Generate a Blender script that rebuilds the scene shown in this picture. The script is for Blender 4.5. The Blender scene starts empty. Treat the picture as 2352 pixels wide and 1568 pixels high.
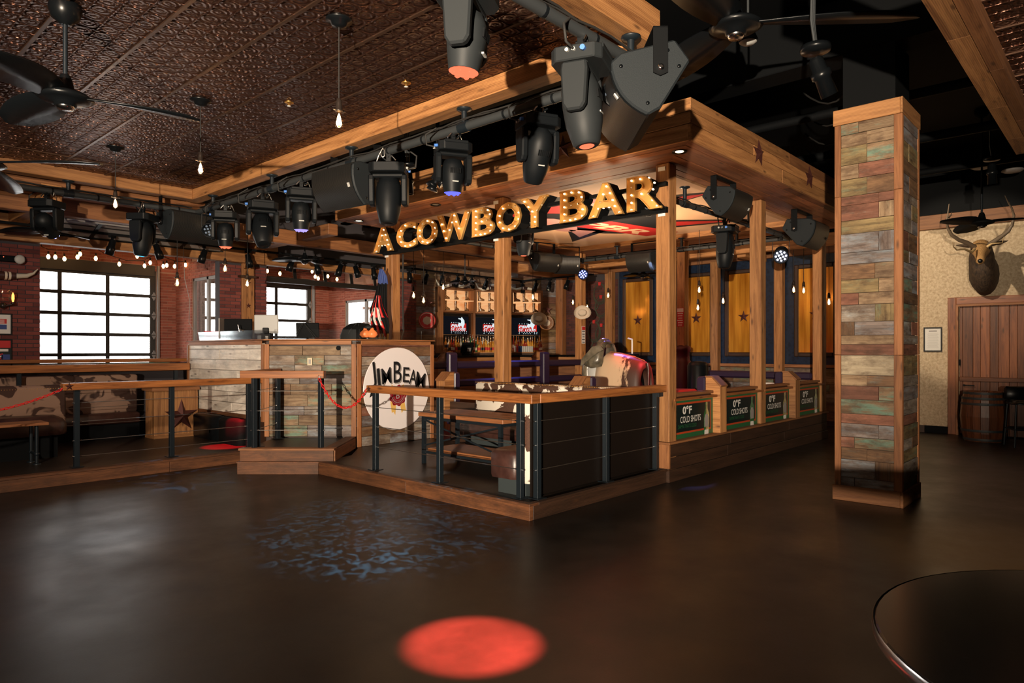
import bpy, bmesh, math, random
from mathutils import Vector, Matrix
R = random.Random(7)
PI = math.pi
scene = bpy.context.scene
COL = scene.collection
# ------------------------------------------------------------------ camera
# World X = u (along the right-hand walls), Y = v (towards the window wall), Z up, floor at 0.
F, CX, HY, H = 1568.0, 1176.0, 804.0, 1.65
CA = 1434 / math.hypot(1434, 1568)
CB = 1568 / math.hypot(1434, 1568)
cd = bpy.data.cameras.new('camera')
cd.sensor_width = 36; cd.lens = 24; cd.shift_y = 20 / 2352
cd.clip_start = 0.02; cd.clip_end = 200
cam = bpy.data.objects.new('camera', cd); COL.objects.link(cam)
cam.location = (0, 0, H); cam.rotation_euler = (PI / 2, 0, -math.atan2(CB, CA))
scene.camera = cam
vs = scene.view_settings
vs.view_transform = 'Standard'; vs.look = 'None'; vs.gamma = 1; vs.use_curve_mapping = False
vs.exposure = -0.08
# ------------------------------------------------------------------ daylight
w = bpy.data.worlds.new('World'); scene.world = w; w.use_nodes = True
bgn = w.node_tree.nodes['Background']
bgn.inputs[0].default_value = (1.0, 0.98, 0.95, 1); bgn.inputs[1].default_value = 7.0

def uv2(lat, d): return (lat * CA + d * CB, -lat * CB + d * CA)
def at(px, py, d):                        # pixel + true depth -> point
    u, v = uv2((px - CX) / F * d, d)
    return Vector((u, v, H - (py - HY) / F * d))
def onU(px, py, u):
    l = (px - CX) / F; d = u / (l * CA + CB)
    return at(px, py, d)
def onV(px, py, v):
    l = (px - CX) / F; d = v / (CA - l * CB)
    return at(px, py, d)
def onZ(px, py, z): return at(px, py, F * (H - z) / (py - HY))
def cp(lat, d, z):                        # camera-aligned floor coordinates
    u, v = uv2(lat, d); return Vector((u, v, z))

def lamp(name, kind, loc, power, color, target=None, **kw):
    l = bpy.data.lights.new(name, kind); l.energy = power; l.color = color
    for k, v in kw.items(): setattr(l, k, v)
    o = bpy.data.objects.new(name, l); COL.objects.link(o); o.location = loc
    if target is not None:
        o.rotation_euler = (Vector(target) - Vector(loc)).to_track_quat('-Z', 'Y').to_euler()
    return o
# flash on a stand behind and left of the camera: the hard key light
lamp('key_flash', 'SPOT', cp(-1.85, -5.2, 1.9), 16500, (1.0, 0.82, 0.62), (6.8, 6.2, 4.4),
     spot_size=math.radians(62), spot_blend=1.0, shadow_soft_size=0.06)
lamp('platform_fill', 'SPOT', (-1.5, 3.4, 3.4), 1500, (1.0, 0.82, 0.64), (3.4, 12.4, .9),
     spot_size=math.radians(62), spot_blend=1.0, shadow_soft_size=0.08)  # unseen fill spot, added to brighten the left platform seating
# ------------------------------------------------------------------ mesh helpers
class MB:
    def __init__(s): s.v = []; s.f = []; s.uv = []; s.m = []; s.sm = []
    def add(s, vs, fs, uvs=None, mat=0, smooth=False):
        o = len(s.v); s.v += [tuple(p) for p in vs]
        for i, f in enumerate(fs):
            s.f.append(tuple(o + k for k in f)); s.m.append(mat); s.sm.append(smooth)
            if uvs: s.uv.append(uvs[i])
            else: s.uv.append([(vs[k][0] + vs[k][2] * .3, vs[k][1] + vs[k][2]) for k in f])
        return s
    def obox(s, c, ax, h, mat=0):          # centre, three unit axes, half sizes
        c = Vector(c); ax = [Vector(a) for a in ax]
        L = max(range(3), key=lambda i: h[i])
        sg = [(-1, -1, -1), (1, -1, -1), (1, 1, -1), (-1, 1, -1), (-1, -1, 1), (1, -1, 1), (1, 1, 1), (-1, 1, 1)]
        vs = [c + ax[0] * (a * h[0]) + ax[1] * (b * h[1]) + ax[2] * (d * h[2]) for a, b, d in sg]
        fs = [(0, 3, 2, 1), (4, 5, 6, 7), (0, 1, 5, 4), (2, 3, 7, 6), (1, 2, 6, 5), (0, 4, 7, 3)]
        nrm = [2, 2, 1, 1, 0, 0]; uvs = []
        ox, oy = R.random() * 9, R.random() * 9
        for f, n in zip(fs, nrm):
            oth = [i for i in range(3) if i != n]
            a, b = (L, [i for i in oth if i != L][0]) if L in oth else (oth[0], oth[1])
            k = 1 if L in oth else .15
            uvs.append([(sg[i][a] * h[a] * k + ox, sg[i][b] * h[b] + oy + n * .37) for i in f])
        return s.add(vs, fs, uvs, mat)
    def box(s, a, b, mat=0):
        lo = [min(p, q) for p, q in zip(a, b)]; hi = [max(p, q) for p, q in zip(a, b)]
        return s.obox([(p + q) / 2 for p, q in zip(lo, hi)], [(1, 0, 0), (0, 1, 0), (0, 0, 1)], [(q - p) / 2 for p, q in zip(lo, hi)], mat)
    def beam(s, p, q, w, t, up=(0, 0, 1), mat=0):   # box from p to q, width w (sideways), thickness t (along up)
        p = Vector(p); q = Vector(q); d = (q - p); L = d.length; d.normalize()
        up = Vector(up); sd = d.cross(up)
        if sd.length < 1e-4: sd = d.cross(Vector((1, 0, 0)))
        sd.normalize(); up = sd.cross(d)
        return s.obox((p + q) / 2, [d, sd, up], [L / 2, w / 2, t / 2], mat)
    def path(s, pts, r, n=8, mat=0, cap=True, smooth=True):
        pts = [Vector(p) for p in pts]; rr = r if isinstance(r, (list, tuple)) else [r] * len(pts)
        rings = []; T = (pts[1] - pts[0]).normalized()
        nv = T.cross(Vector((0, 0, 1)))
        if nv.length < 1e-3: nv = T.cross(Vector((1, 0, 0)))
        nv.normalize()
        for i, p in enumerate(pts):
            t = (pts[min(i + 1, len(pts) - 1)] - pts[max(i - 1, 0)]).normalized()
            nv = (nv - t * nv.dot(t)).normalized(); b = t.cross(nv)
            rings.append([p + (nv * math.cos(2 * PI * k / n) + b * math.sin(2 * PI * k / n)) * rr[i] for k in range(n)])
        return s.loft(rings, mat, cap, smooth)
    def tube(s, p, q, r, n=8, mat=0, r2=None, smooth=True): return s.path([p, q], [r, r if r2 is None else r2], n, mat, True, smooth)
    def loft(s, rings, mat=0, cap=True, smooth=True, closed=True):
        n = len(rings[0]); vs = [p for g in rings for p in g]; fs = []; uvs = []
        acc = [0]
        for i in range(1, len(rings)): acc.append(acc[-1] + (Vector(rings[i][0]) - Vector(rings[i - 1][0])).length)
        for i in range(len(rings) - 1):
            for k in range(n if closed else n - 1):
                k2 = (k + 1) % n
                fs.append((i * n + k, i * n + k2, (i + 1) * n + k2, (i + 1) * n + k))
                uvs.append([(acc[i], k / n), (acc[i], (k + 1) / n), (acc[i + 1], (k + 1) / n), (acc[i + 1], k / n)])
        s.add(vs, fs, uvs, mat, smooth)
        if cap and closed:
            for g, rev in ((rings[0], True), (rings[-1], False)):
                idx = list(range(n)); idx = idx[::-1] if rev else idx
                s.add(g, [tuple(idx)], None, mat, False)
        return s
    def lathe(s, prof, o=(0, 0, 0), n=16, mat=0, ax=(0, 0, 1), smooth=True, cap=True):
        o = Vector(o); ax = Vector(ax).normalized()
        x = ax.orthogonal().normalized(); y = ax.cross(x)
        rings = [[o + ax * z + (x * math.cos(2 * PI * k / n) + y * math.sin(2 * PI * k / n)) * max(r, 1e-4) for k in range(n)] for r, z in prof]
        return s.loft(rings, mat, cap, smooth)
    def prism(s, poly, o, x, y, d, mat=0):           # polygon in plane (x,y) at o, extruded along vector d
        o = Vector(o); x = Vector(x); y = Vector(y); d = Vector(d); n = len(poly)
        a = [o + x * p[0] + y * p[1] for p in poly]; b = [p + d for p in a]
        fs = [tuple(range(n))[::-1], tuple(range(n, 2 * n))] + [(i, (i + 1) % n, n + (i + 1) % n, n + i) for i in range(n)]
        uvs = [[(poly[i][0], poly[i][1]) for i in range(n)][::-1], [(poly[i][0], poly[i][1]) for i in range(n)]]
        L = d.length; t = 0
        for i in range(n):
            e = math.hypot(poly[(i + 1) % n][0] - poly[i][0], poly[(i + 1) % n][1] - poly[i][1])
            uvs.append([(t, 0), (t + e, 0), (t + e, L), (t, L)]); t += e
        return s.add(a + b, fs, uvs, mat)
    def ball(s, c, r, n=10, mat=0, sz=1.0):
        return s.lathe([(r * math.sin(PI * i / (n // 2)), -r * sz * math.cos(PI * i / (n // 2))) for i in range(n // 2 + 1)], c, n, mat)
    def mesh(s, name):
        me = bpy.data.meshes.new(name); me.from_pydata(s.v, [], s.f)
        ul = me.uv_layers.new(name='UVMap'); flat = [c for f in s.uv for p in f for c in p]
        ul.data.foreach_set('uv', flat)
        me.polygons.foreach_set('material_index', s.m); me.polygons.foreach_set('use_smooth', s.sm)
        me.update(); return me

def obj(name, mb, mat=None, parent=None, bevel=0, loc=None, rot=None, kind=None, label=None, cat=None, group=None):
    me = mb.mesh(name) if isinstance(mb, MB) else mb
    if mat is not None and not me.materials:
        for m in (mat if isinstance(mat, (list, tuple)) else [mat]): me.materials.append(m)
    o = bpy.data.objects.new(name, me); COL.objects.link(o)
    if parent is not None: o.parent = parent
    if loc is not None: o.location = loc
    if rot is not None: o.rotation_euler = rot
    if bevel:
        b = o.modifiers.new('bevel', 'BEVEL'); b.width = bevel; b.segments = 1; b.limit_method = 'ANGLE'
    if kind: o['kind'] = kind
    tag(o, label, cat, group); return o
def tag(o, label=None, cat=None, group=None):
    if label: o['label'] = label
    if cat: o['category'] = cat
    if group: o['group'] = group
    return o
def thing(name, label, cat, loc=(0, 0, 0), rz=0, group=None, rot=None):
    o = bpy.data.objects.new(name, None); COL.objects.link(o); o.empty_display_size = .1
    o.location = loc; o.rotation_euler = rot if rot else (0, 0, rz)
    return tag(o, label, cat, group)
def struct(name, mb, mat, **k): return obj(name, mb, mat, kind='structure', **k)
def dup(root, loc, rz=None, label=None, group=None, rot=None):
    def cpy(o, par):
        c = o.copy(); COL.objects.link(c); c.parent = par
        for ch in list(o.children): cpy(ch, c)
        return c
    r = cpy(root, None); r.location = loc
    if rz is not None: r.rotation_euler = (0, 0, rz)
    if rot is not None: r.rotation_euler = rot
    if label: r['label'] = label
    if group: r['group'] = group
    return r
ORD = ['first', 'second', 'third', 'fourth', 'fifth', 'sixth', 'seventh', 'eighth', 'ninth', 'tenth', 'eleventh', 'twelfth', 'thirteenth', 'fourteenth']
XU, YV, ZU = Vector((1, 0, 0)), Vector((0, 1, 0)), Vector((0, 0, 1))

# text meshes (built-in font) are made first, while the scene is still empty
TXT = {}
def text_mesh(s, key, size=1.0, extrude=0.0, offset=0.0, shear=0.0, fill='BOTH', space=1.0, res=3):
    cu = bpy.data.curves.new('txt', 'FONT'); cu.body = s; cu.size = size; cu.extrude = extrude
    cu.offset = offset; cu.shear = shear; cu.fill_mode = fill; cu.space_character = space; cu.resolution_u = res
    o = bpy.data.objects.new('txt', cu); COL.objects.link(o)
    dg = bpy.context.evaluated_depsgraph_get()
    me = bpy.data.meshes.new_from_object(o.evaluated_get(dg), depsgraph=dg)
    bpy.data.objects.remove(o); bpy.data.curves.remove(cu); me.name = 'lettering'
    xs = [v.co.x for v in me.vertices]; ys = [v.co.y for v in me.vertices]
    TXT[key] = (me, min(xs), max(xs), min(ys), max(ys)); return me
def put_text(mb, key, o, x, y, w, h, mat=0, lift=0.0, z=None):
    """add text mesh fitted to width w, height h, lower-left corner at o, axes x,y"""
    me, x0, x1, y0, y1 = TXT[key]; x = Vector(x); y = Vector(y); nn = z if z is not None else x.cross(y); o = Vector(o)
    sx, sy = w / (x1 - x0), h / (y1 - y0)
    vs = [o + x * ((v.co.x - x0) * sx) + y * ((v.co.y - y0) * sy) + nn * (v.co.z + lift) for v in me.vertices]
    mb.add(vs, [tuple(p.vertices) for p in me.polygons], None, mat); return mb
for L_ in 'ACOWBYR':
    text_mesh(L_, 'chan_' + L_, 1, .0, .035)
for k_, s_ in (('jim', 'J'), ('i', 'I'), ('m', 'M'), ('b', 'B'), ('e', 'E'), ('a', 'A'), ('pbr', 'PBR'), ('stl', 'ST. LOUIS'), ('cb', 'COWBOY BAR'),
               ('zerof', '0°F'), ('cold', 'COLD SHOTS'), ('damn', 'DAMN THAT\'S COLD'), ('sb', 'B'), ('std', 'STANDARD SINCE 1795'),
               ('rule', 'MUST BE\nREADY TO\nGO OUT'), ('reg', 'R')):
    text_mesh(s_, k_, 1, 0, .03 if k_ in ('pbr', 'stl', 'zerof') else .008, .2 if k_ in ('pbr', 'stl') else 0)

# ------------------------------------------------------------------ materials
def nd(nt, t, inp=None, **attr):
    n = nt.nodes.new('ShaderNode' + t)
    for k, v in attr.items(): setattr(n, k, v)
    for k, v in (inp or {}).items():
        s = n.inputs[k]
        if hasattr(v, 'is_output'): nt.links.new(v, s)
        else: s.default_value = (tuple(v) + (1,) if isinstance(v, (tuple, list)) and len(v) == 3 and s.type == 'RGBA' else v)
    return n
def base(name, **inp):
    m = bpy.data.materials.new(name); m.use_nodes = True; nt = m.node_tree
    b = nt.nodes['Principled BSDF']
    for k, v in inp.items():
        k = k.replace('_', ' ')
        s = b.inputs[k]
        s.default_value = tuple(v) + (1,) if isinstance(v, (tuple, list)) and s.type == 'RGBA' else v
    return m, nt, b
def math_(nt, op, a, b=0.5, c=None):
    d = {0: a, 1: b}
    if c is not None: d[2] = c
    return nd(nt, 'Math', d, operation=op).outputs[0]
def ramp(nt, fac, stops, interp='LINEAR'):
    n = nd(nt, 'ValToRGB', {0: fac}); cr = n.color_ramp; cr.interpolation = interp
    while len(cr.elements) < len(stops): cr.elements.new(.5)
    for e, (p, c) in zip(cr.elements, stops):
        e.position = p; e.color = tuple(c) + (1,) if len(c) == 3 else c
    return n.outputs[0]
def mix(nt, f, a, b, mode='MIX'):
    n = nt.nodes.new('ShaderNodeMix'); n.data_type = 'RGBA'; n.blend_type = mode
    for i, v in ((0, f), (6, a), (7, b)):
        if hasattr(v, 'is_output'): nt.links.new(v, n.inputs[i])
        else: n.inputs[i].default_value = v if i == 0 else tuple(v) + (1,)
    return n.outputs[2]
def rnd(nt):
    a = nd(nt, 'ObjectInfo').outputs['Random']; b = nd(nt, 'NewGeometry').outputs['Random Per Island']
    x = math_(nt, 'MULTIPLY', a, 17.31)
    return math_(nt, 'FRACT', math_(nt, 'ADD', x, b), 0)
def bump(nt, b, h, strength, dist=.01):
    n = nd(nt, 'Bump', {'Height': h, 'Strength': strength, 'Distance': dist})
    nt.links.new(n.outputs[0], b.inputs['Normal'])
M = {}
def flat(name, col, rough=.5, metal=0, **k):
    m, nt, b = base(name, Base_Color=col, Roughness=rough, Metallic=metal, **k); M[name] = m; return m
def emit(name, col, s):
    m, nt, b = base(name, Base_Color=(0, 0, 0), Emission_Color=col, Emission_Strength=s, Specular_IOR_Level=0.05); M[name] = m; return m
def wood(name, lo, hi, dark=(.05, .02, .008), rough=.62, var=.5, paint=None, pamt=.5, wear=.0, holes=.75):
    """boards: grain runs along U; every board (island/object) gets its own tone"""
    m, nt, b = base(name, Roughness=rough)
    r = rnd(nt); uvn = nd(nt, 'UVMap').outputs[0]
    off = nd(nt, 'CombineXYZ', {0: math_(nt, 'MULTIPLY', r, 53.0), 1: math_(nt, 'MULTIPLY', r, 91.0), 2: 0.0}).outputs[0]
    p = nd(nt, 'VectorMath', {0: uvn, 1: off}, operation='ADD').outputs[0]
    def sc(x, y): return nd(nt, 'VectorMath', {0: p, 1: (x, y, 1)}, operation='MULTIPLY').outputs[0]
    n1 = nd(nt, 'TexNoise', {'Vector': sc(1.0, 15), 'Scale': 1.0, 'Detail': 8, 'Roughness': .68, 'Distortion': .8}).outputs[0]
    n2 = nd(nt, 'TexNoise', {'Vector': sc(5, 150), 'Scale': 1.0, 'Detail': 3}).outputs[0]
    wv = nd(nt, 'TexWave', {'Vector': sc(.22, 8), 'Scale': 3.0, 'Distortion': 4.5, 'Detail': 2, 'Detail Scale': .8}, bands_direction='Y').outputs[1]
    g = math_(nt, 'ADD', math_(nt, 'MULTIPLY', n1, .82), math_(nt, 'ADD', math_(nt, 'MULTIPLY', n2, .10), math_(nt, 'MULTIPLY', wv, .10)))
    c = ramp(nt, g, [(.34, lo), (.62, hi)])
    kk = .78 if paint and name != 'plank_pale' else 1.0
    tone = math_(nt, 'ADD', math_(nt, 'MULTIPLY', r, var * kk), (1 - var / 2) * kk)
    c = mix(nt, 1.0, c, nd(nt, 'CombineColor', {0: tone, 1: tone, 2: tone}).outputs[0], 'MULTIPLY')
    h = g
    if paint:
        pn = nd(nt, 'TexNoise', {'Vector': sc(2.2, 9), 'Scale': 1.0, 'Detail': 7, 'Roughness': .72}).outputs[0]
        pf = ramp(nt, pn, [(.60 - pamt * .24, (0, 0, 0)), (.74 - pamt * .24, (1, 1, 1))])
        c = mix(nt, math_(nt, 'MULTIPLY', pf, .62), c, paint)
        h = math_(nt, 'ADD', g, math_(nt, 'MULTIPLY', pf, .3))
    if wear:
        wn = nd(nt, 'TexNoise', {'Vector': sc(3, 6), 'Scale': 1.0, 'Detail': 8, 'Roughness': .7}).outputs[0]
        c = mix(nt, ramp(nt, wn, [(.46, (0, 0, 0)), (.70, (wear, wear, wear))]), c, dark)
        w2 = nd(nt, 'TexNoise', {'Vector': sc(1.6, 3.2), 'Scale': 1.0, 'Detail': 5, 'Roughness': .6}).outputs[0]
        c = mix(nt, ramp(nt, w2, [(.42, (0, 0, 0)), (.75, (.55, .55, .55))]), c, dark)
    if holes:
        vo = nd(nt, 'TexVoronoi', {'Vector': sc(2.6, 9), 'Scale': 1.0, 'Randomness': 1.0}).outputs[0]
        c = mix(nt, ramp(nt, vo, [(.06, (holes, holes, holes)), (.19, (0, 0, 0))]), c, dark)
    nt.links.new(c, b.inputs['Base Color']); bump(nt, b, h, .3, .006)
    M[name] = m; return m
wood('timber', (.17, .062, .018), (.48, .225, .08), var=.45)
wood('timber_dark', (.13, .045, .015), (.30, .125, .045), var=.4)
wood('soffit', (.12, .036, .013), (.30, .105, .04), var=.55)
wood('rail_wood', (.10, .028, .007), (.36, .13, .036), var=.2, rough=.42)
wood('trim_wood', (.15, .052, .016), (.37, .15, .055), var=.3)
wood('step_wood', (.05, .018, .008), (.19, .07, .025), var=.3, wear=.9)
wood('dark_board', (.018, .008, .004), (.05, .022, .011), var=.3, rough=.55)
wood('deck_dark', (.010, .007, .005), (.026, .017, .012), var=.3, rough=.4, holes=0)
wood('door_wood', (.075, .02, .008), (.24, .08, .028), var=.8, rough=.4)
wood('table_wood', (.13, .045, .018), (.33, .13, .05), var=.3, rough=.45)
PLK = []
for nm, lo, hi, pt, pa in (('plank_tan', (.17, .09, .04), (.46, .32, .19), (.20, .30, .22), .05), ('plank_teal', (.16, .09, .04), (.40, .26, .15), (.11, .33, .26), .62),
                           ('plank_grey', (.13, .10, .08), (.44, .35, .27), (.40, .43, .43), .4), ('plank_brown', (.07, .035, .018), (.30, .16, .075), (.14, .19, .18), .25),
                           ('plank_rust', (.15, .05, .03), (.34, .14, .085), (.3, .27, .22), .15), ('plank_cream', (.34, .27, .17), (.70, .58, .40), (.4, .4, .34), .1),
                           ('plank_slate', (.09, .08, .08), (.34, .27, .24), (.26, .32, .37), .55), ('plank_olive', (.11, .075, .03), (.38, .27, .12), (.15, .25, .17), .3)):
    PLK.append(wood(nm, lo, hi, paint=pt, pamt=pa, wear=.92, var=.5, rough=.7))
wood('plank_pale', (.58, .50, .41), (.84, .77, .68), paint=(.5, .52, .48), pamt=.35, wear=.3, var=.2, rough=.5)  # pale boards, lightened further to carry the window light in their colour
flat('black', (.0035, .0042, .005), .7, 0, Specular_IOR_Level=.12); flat('black_gloss', (.004, .005, .006), .3, 0, Specular_IOR_Level=.25)
flat('post_steel', (.012, .018, .024), .4, .3); flat('chrome', (.7, .7, .7), .2, 1); flat('cable', (.55, .53, .5), .35, 1)
flat('pipe', (.05, .056, .06), .55, .4); flat('white', (.8, .8, .78), .6); flat('fixture', (.0045, .006, .0075), .5, 0, Specular_IOR_Level=.2)
flat('fixture_grey', (.018, .021, .023), .55, 0, Specular_IOR_Level=.22); flat('plug_blue', (.06, .2, .62), .5); flat('grey_plastic', (.45, .45, .43), .5)
flat('red_plastic', (.62, .015, .015), .35); flat('cord', (.015, .014, .013), .7); flat('bakelite', (.03, .022, .018), .35, .3)
flat('star_rust', (.09, .03, .025), .45, .6); flat('purple_vinyl', (.022, .012, .035), .42); flat('brown_vinyl', (.007, .0045, .0035), .5, 0, Specular_IOR_Level=.25)
flat('maroon_vinyl', (.08, .008, .012), .4); flat('plinth_grey', (.03, .04, .043), .6); flat('frame_black', (.008, .008, .008), .35); flat('door_frame', (.045, .04, .036), .5)  # door_frame: black frames with the window haze put into a greyer colour
flat('cream_plate', (.55, .47, .32), .5); flat('paper', (.7, .68, .64), .6); flat('red_print', (.5, .02, .02), .6); flat('blue_print', (.03, .06, .22), .6)
flat('ink', (.008, .009, .012), .5); flat('shade_grey', (.28, .26, .25), .5); flat('sign_white', (.78, .74, .76), .35); flat('gold_print', (.72, .45, .12), .5)
flat('seal_red', (.22, .006, .015), .4); flat('gold_letter', (.56, .33, .11), .40, .55); flat('brass', (.55, .3, .08), .35, .9)
flat('monitor_grey', (.42, .42, .41), .45); flat('green_print', (.015, .10, .035), .5); flat('orange_print', (.42, .05, .012), .5)
flat('dark_print', (.004, .012, .012), .4); flat('mauve', (.42, .2, .19), .6); flat('straw', (.62, .52, .40), .8); flat('stone_mat', (.5, .45, .42), .7)
flat('horn_white', (.5, .45, .36), .5); flat('antler', (.14, .10, .065), .55); flat('antler_tip', (.55, .38, .18), .5); flat('nose', (.006, .006, .006), .3)
flat('rope_green', (.05, .055, .035), .8); flat('gummy_orange', (.7, .16, .05), .4, Emission_Color=(1, .25, .06), Emission_Strength=.35)
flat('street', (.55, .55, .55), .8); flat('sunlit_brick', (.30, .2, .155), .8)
emit('bulb_hot', (1, .62, .28), 26); emit('bulb_small', (1, .56, .22), 14); emit('marquee_bulb', (1, .66, .36), 5); emit('downlight_glow', (1, .75, .45), 5)
emit('lens_red', (1, .17, .08), 1.7); emit('lens_blue', (.12, .13, 1), 1.8); emit('lens_violet', (.42, .33, 1), 1.4); emit('lens_cyan', (.06, .55, .8), 1.4)
emit('led_blue', (.2, .25, 1), 16); emit('led_white', (.75, .78, 1), 9); emit('led_off', (.6, .65, .7), .35); emit('candle', (1, .35, .07), 4)  # led_off: faint glow put into unlit cells
emit('screen', (.004, .005, .008), 1); emit('screen_red', (.55, .02, .015), 1); emit('screen_white', (.8, .9, .95), 1.0)
def glass(name, col=(1, 1, 1), rough=0.0, alpha=.12, gl=.5):
    m, nt, b = base(name, Base_Color=col, Roughness=rough)
    tr = nd(nt, 'BsdfTransparent', {0: (1, 1, 1)}).outputs[0]; g = nd(nt, 'BsdfGlossy', {0: col, 'Roughness': rough}).outputs[0]
    fr = nd(nt, 'Fresnel', {0: 1.45}).outputs[0]
    ms = nd(nt, 'MixShader', {0: math_(nt, 'ADD', math_(nt, 'MULTIPLY', fr, gl), alpha), 1: tr, 2: g}).outputs[0]
    nt.links.new(ms, nt.nodes['Material Output'].inputs[0]); M[name] = m; return m
glass('pane_glass', (1, 1, 1), .02, .02); glass('guard_glass', (.75, .8, .82), .1, .10); glass('bulb_glass', (1, .8, .55), .05, .08)
for nm, c, a in (('bottle_amber', (.55, .20, .03), .2), ('bottle_clear', (.7, .68, .6), .25), ('bottle_green', (.04, .18, .06), .2), ('bottle_red', (.4, .04, .02), .2), ('bottle_gold', (.8, .42, .07), .2)):
    flat(nm, c, .12, 0, Transmission_Weight=.35)
def f_floor():
    m, nt, b = base('concrete', Specular_IOR_Level=.42); tc = nd(nt, 'TexCoord').outputs['Object']
    n1 = nd(nt, 'TexNoise', {'Vector': tc, 'Scale': 1.3, 'Detail': 8, 'Roughness': .65}).outputs[0]
    n2 = nd(nt, 'TexNoise', {'Vector': tc, 'Scale': 90.0, 'Detail': 3}).outputs[0]
    g = math_(nt, 'ADD', math_(nt, 'MULTIPLY', n1, .75), math_(nt, 'MULTIPLY', n2, .28))
    nt.links.new(ramp(nt, g, [(.35, (.0045, .0042, .004)), (.7, (.0125, .0115, .011))]), b.inputs['Base Color'])
    nt.links.new(ramp(nt, n1, [(.3, (.30, .3, .3)), (.7, (.46, .46, .46))]), b.inputs['Roughness'])
    bump(nt, b, n2, .12, .002); M['concrete'] = m
f_floor()
def f_tin():
    m, nt, b = base('tin', Metallic=.9, Roughness=.36); uvn = nd(nt, 'UVMap').outputs[0]
    fr = nd(nt, 'VectorMath', {0: nd(nt, 'VectorMath', {0: uvn, 1: (6.56, 6.56, 1)}, operation='MULTIPLY').outputs[0]}, operation='FRACTION').outputs[0]
    dd = nd(nt, 'VectorMath', {0: fr, 1: (.5, .5, 0)}, operation='DISTANCE').outputs['Value']
    rings = math_(nt, 'SINE', math_(nt, 'MULTIPLY', dd, 24.0), 0)
    nz = nd(nt, 'TexVoronoi', {'Vector': uvn, 'Scale': 34.0}).outputs[0]
    h = math_(nt, 'ADD', math_(nt, 'MULTIPLY', rings, .5), math_(nt, 'MULTIPLY', nz, .8))
    nz2 = nd(nt, 'TexNoise', {'Vector': nd(nt, 'TexCoord').outputs['Object'], 'Scale': .9, 'Detail': 3}).outputs[0]
    nt.links.new(ramp(nt, nz2, [(.3, (.12, .062, .046)), (.7, (.17, .085, .056))]), b.inputs['Base Color'])
    bump(nt, b, h, .6, .013); M['tin'] = m
f_tin(); flat('tin_strip', (.13, .075, .05), .4, .8)
def f_brick(name, a, c, mor=False):
    m, nt, b = base(name, Roughness=.85); r = rnd(nt); tc = nd(nt, 'TexCoord').outputs['Object']
    n = nd(nt, 'TexNoise', {'Vector': tc, 'Scale': 60.0, 'Detail': 4}).outputs[0]
    k = math_(nt, 'ADD', math_(nt, 'MULTIPLY', r, .65), math_(nt, 'MULTIPLY', n, .35))
    nt.links.new(ramp(nt, k, [(.15, a), (.85, c)]), b.inputs['Base Color']); bump(nt, b, n, .3, .004); M[name] = m
f_brick('brick', (.085, .018, .016), (.19, .045, .035)); f_brick('brick_out', (.25, .07, .045), (.42, .125, .08)); f_brick('brick_dark', (.05, .015, .012), (.11, .03, .022))
f_brick('mortar', (.035, .03, .035), (.05, .045, .05)); f_brick('mortar_out', (.42, .24, .18), (.5, .3, .22))
def f_cow():
    m, nt, b = base('cowhide', Roughness=.8); tc = nd(nt, 'TexCoord').outputs['Object']
    n = nd(nt, 'TexNoise', {'Vector': tc, 'Scale': 4.2, 'Detail': 3, 'Roughness': .55, 'Distortion': .6}).outputs[0]
    n2 = nd(nt, 'TexNoise', {'Vector': tc, 'Scale': 200.0, 'Detail': 1}).outputs[0]
    k = ramp(nt, n, [(.49, (0, 0, 0)), (.51, (1, 1, 1))])
    br = ramp(nt, n2, [(.3, (.03, .012, .006)), (.7, (.09, .035, .018))])
    nt.links.new(mix(nt, k, br, (.66, .6, .52)), b.inputs['Base Color']); bump(nt, b, n2, .2, .003); M['cowhide'] = m
    m, nt, b = base('cowhide_tan', Roughness=.8); tc = nd(nt, 'TexCoord').outputs['Object']
    n = nd(nt, 'TexNoise', {'Vector': tc, 'Scale': 3.0, 'Detail': 3, 'Roughness': .5, 'Distortion': .6}).outputs[0]
    k = ramp(nt, n, [(.48, (0, 0, 0)), (.51, (1, 1, 1))])
    nt.links.new(mix(nt, k, (.05, .022, .015), (.30, .185, .13)), b.inputs['Base Color']); M['cowhide_tan'] = m
f_cow()
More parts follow.
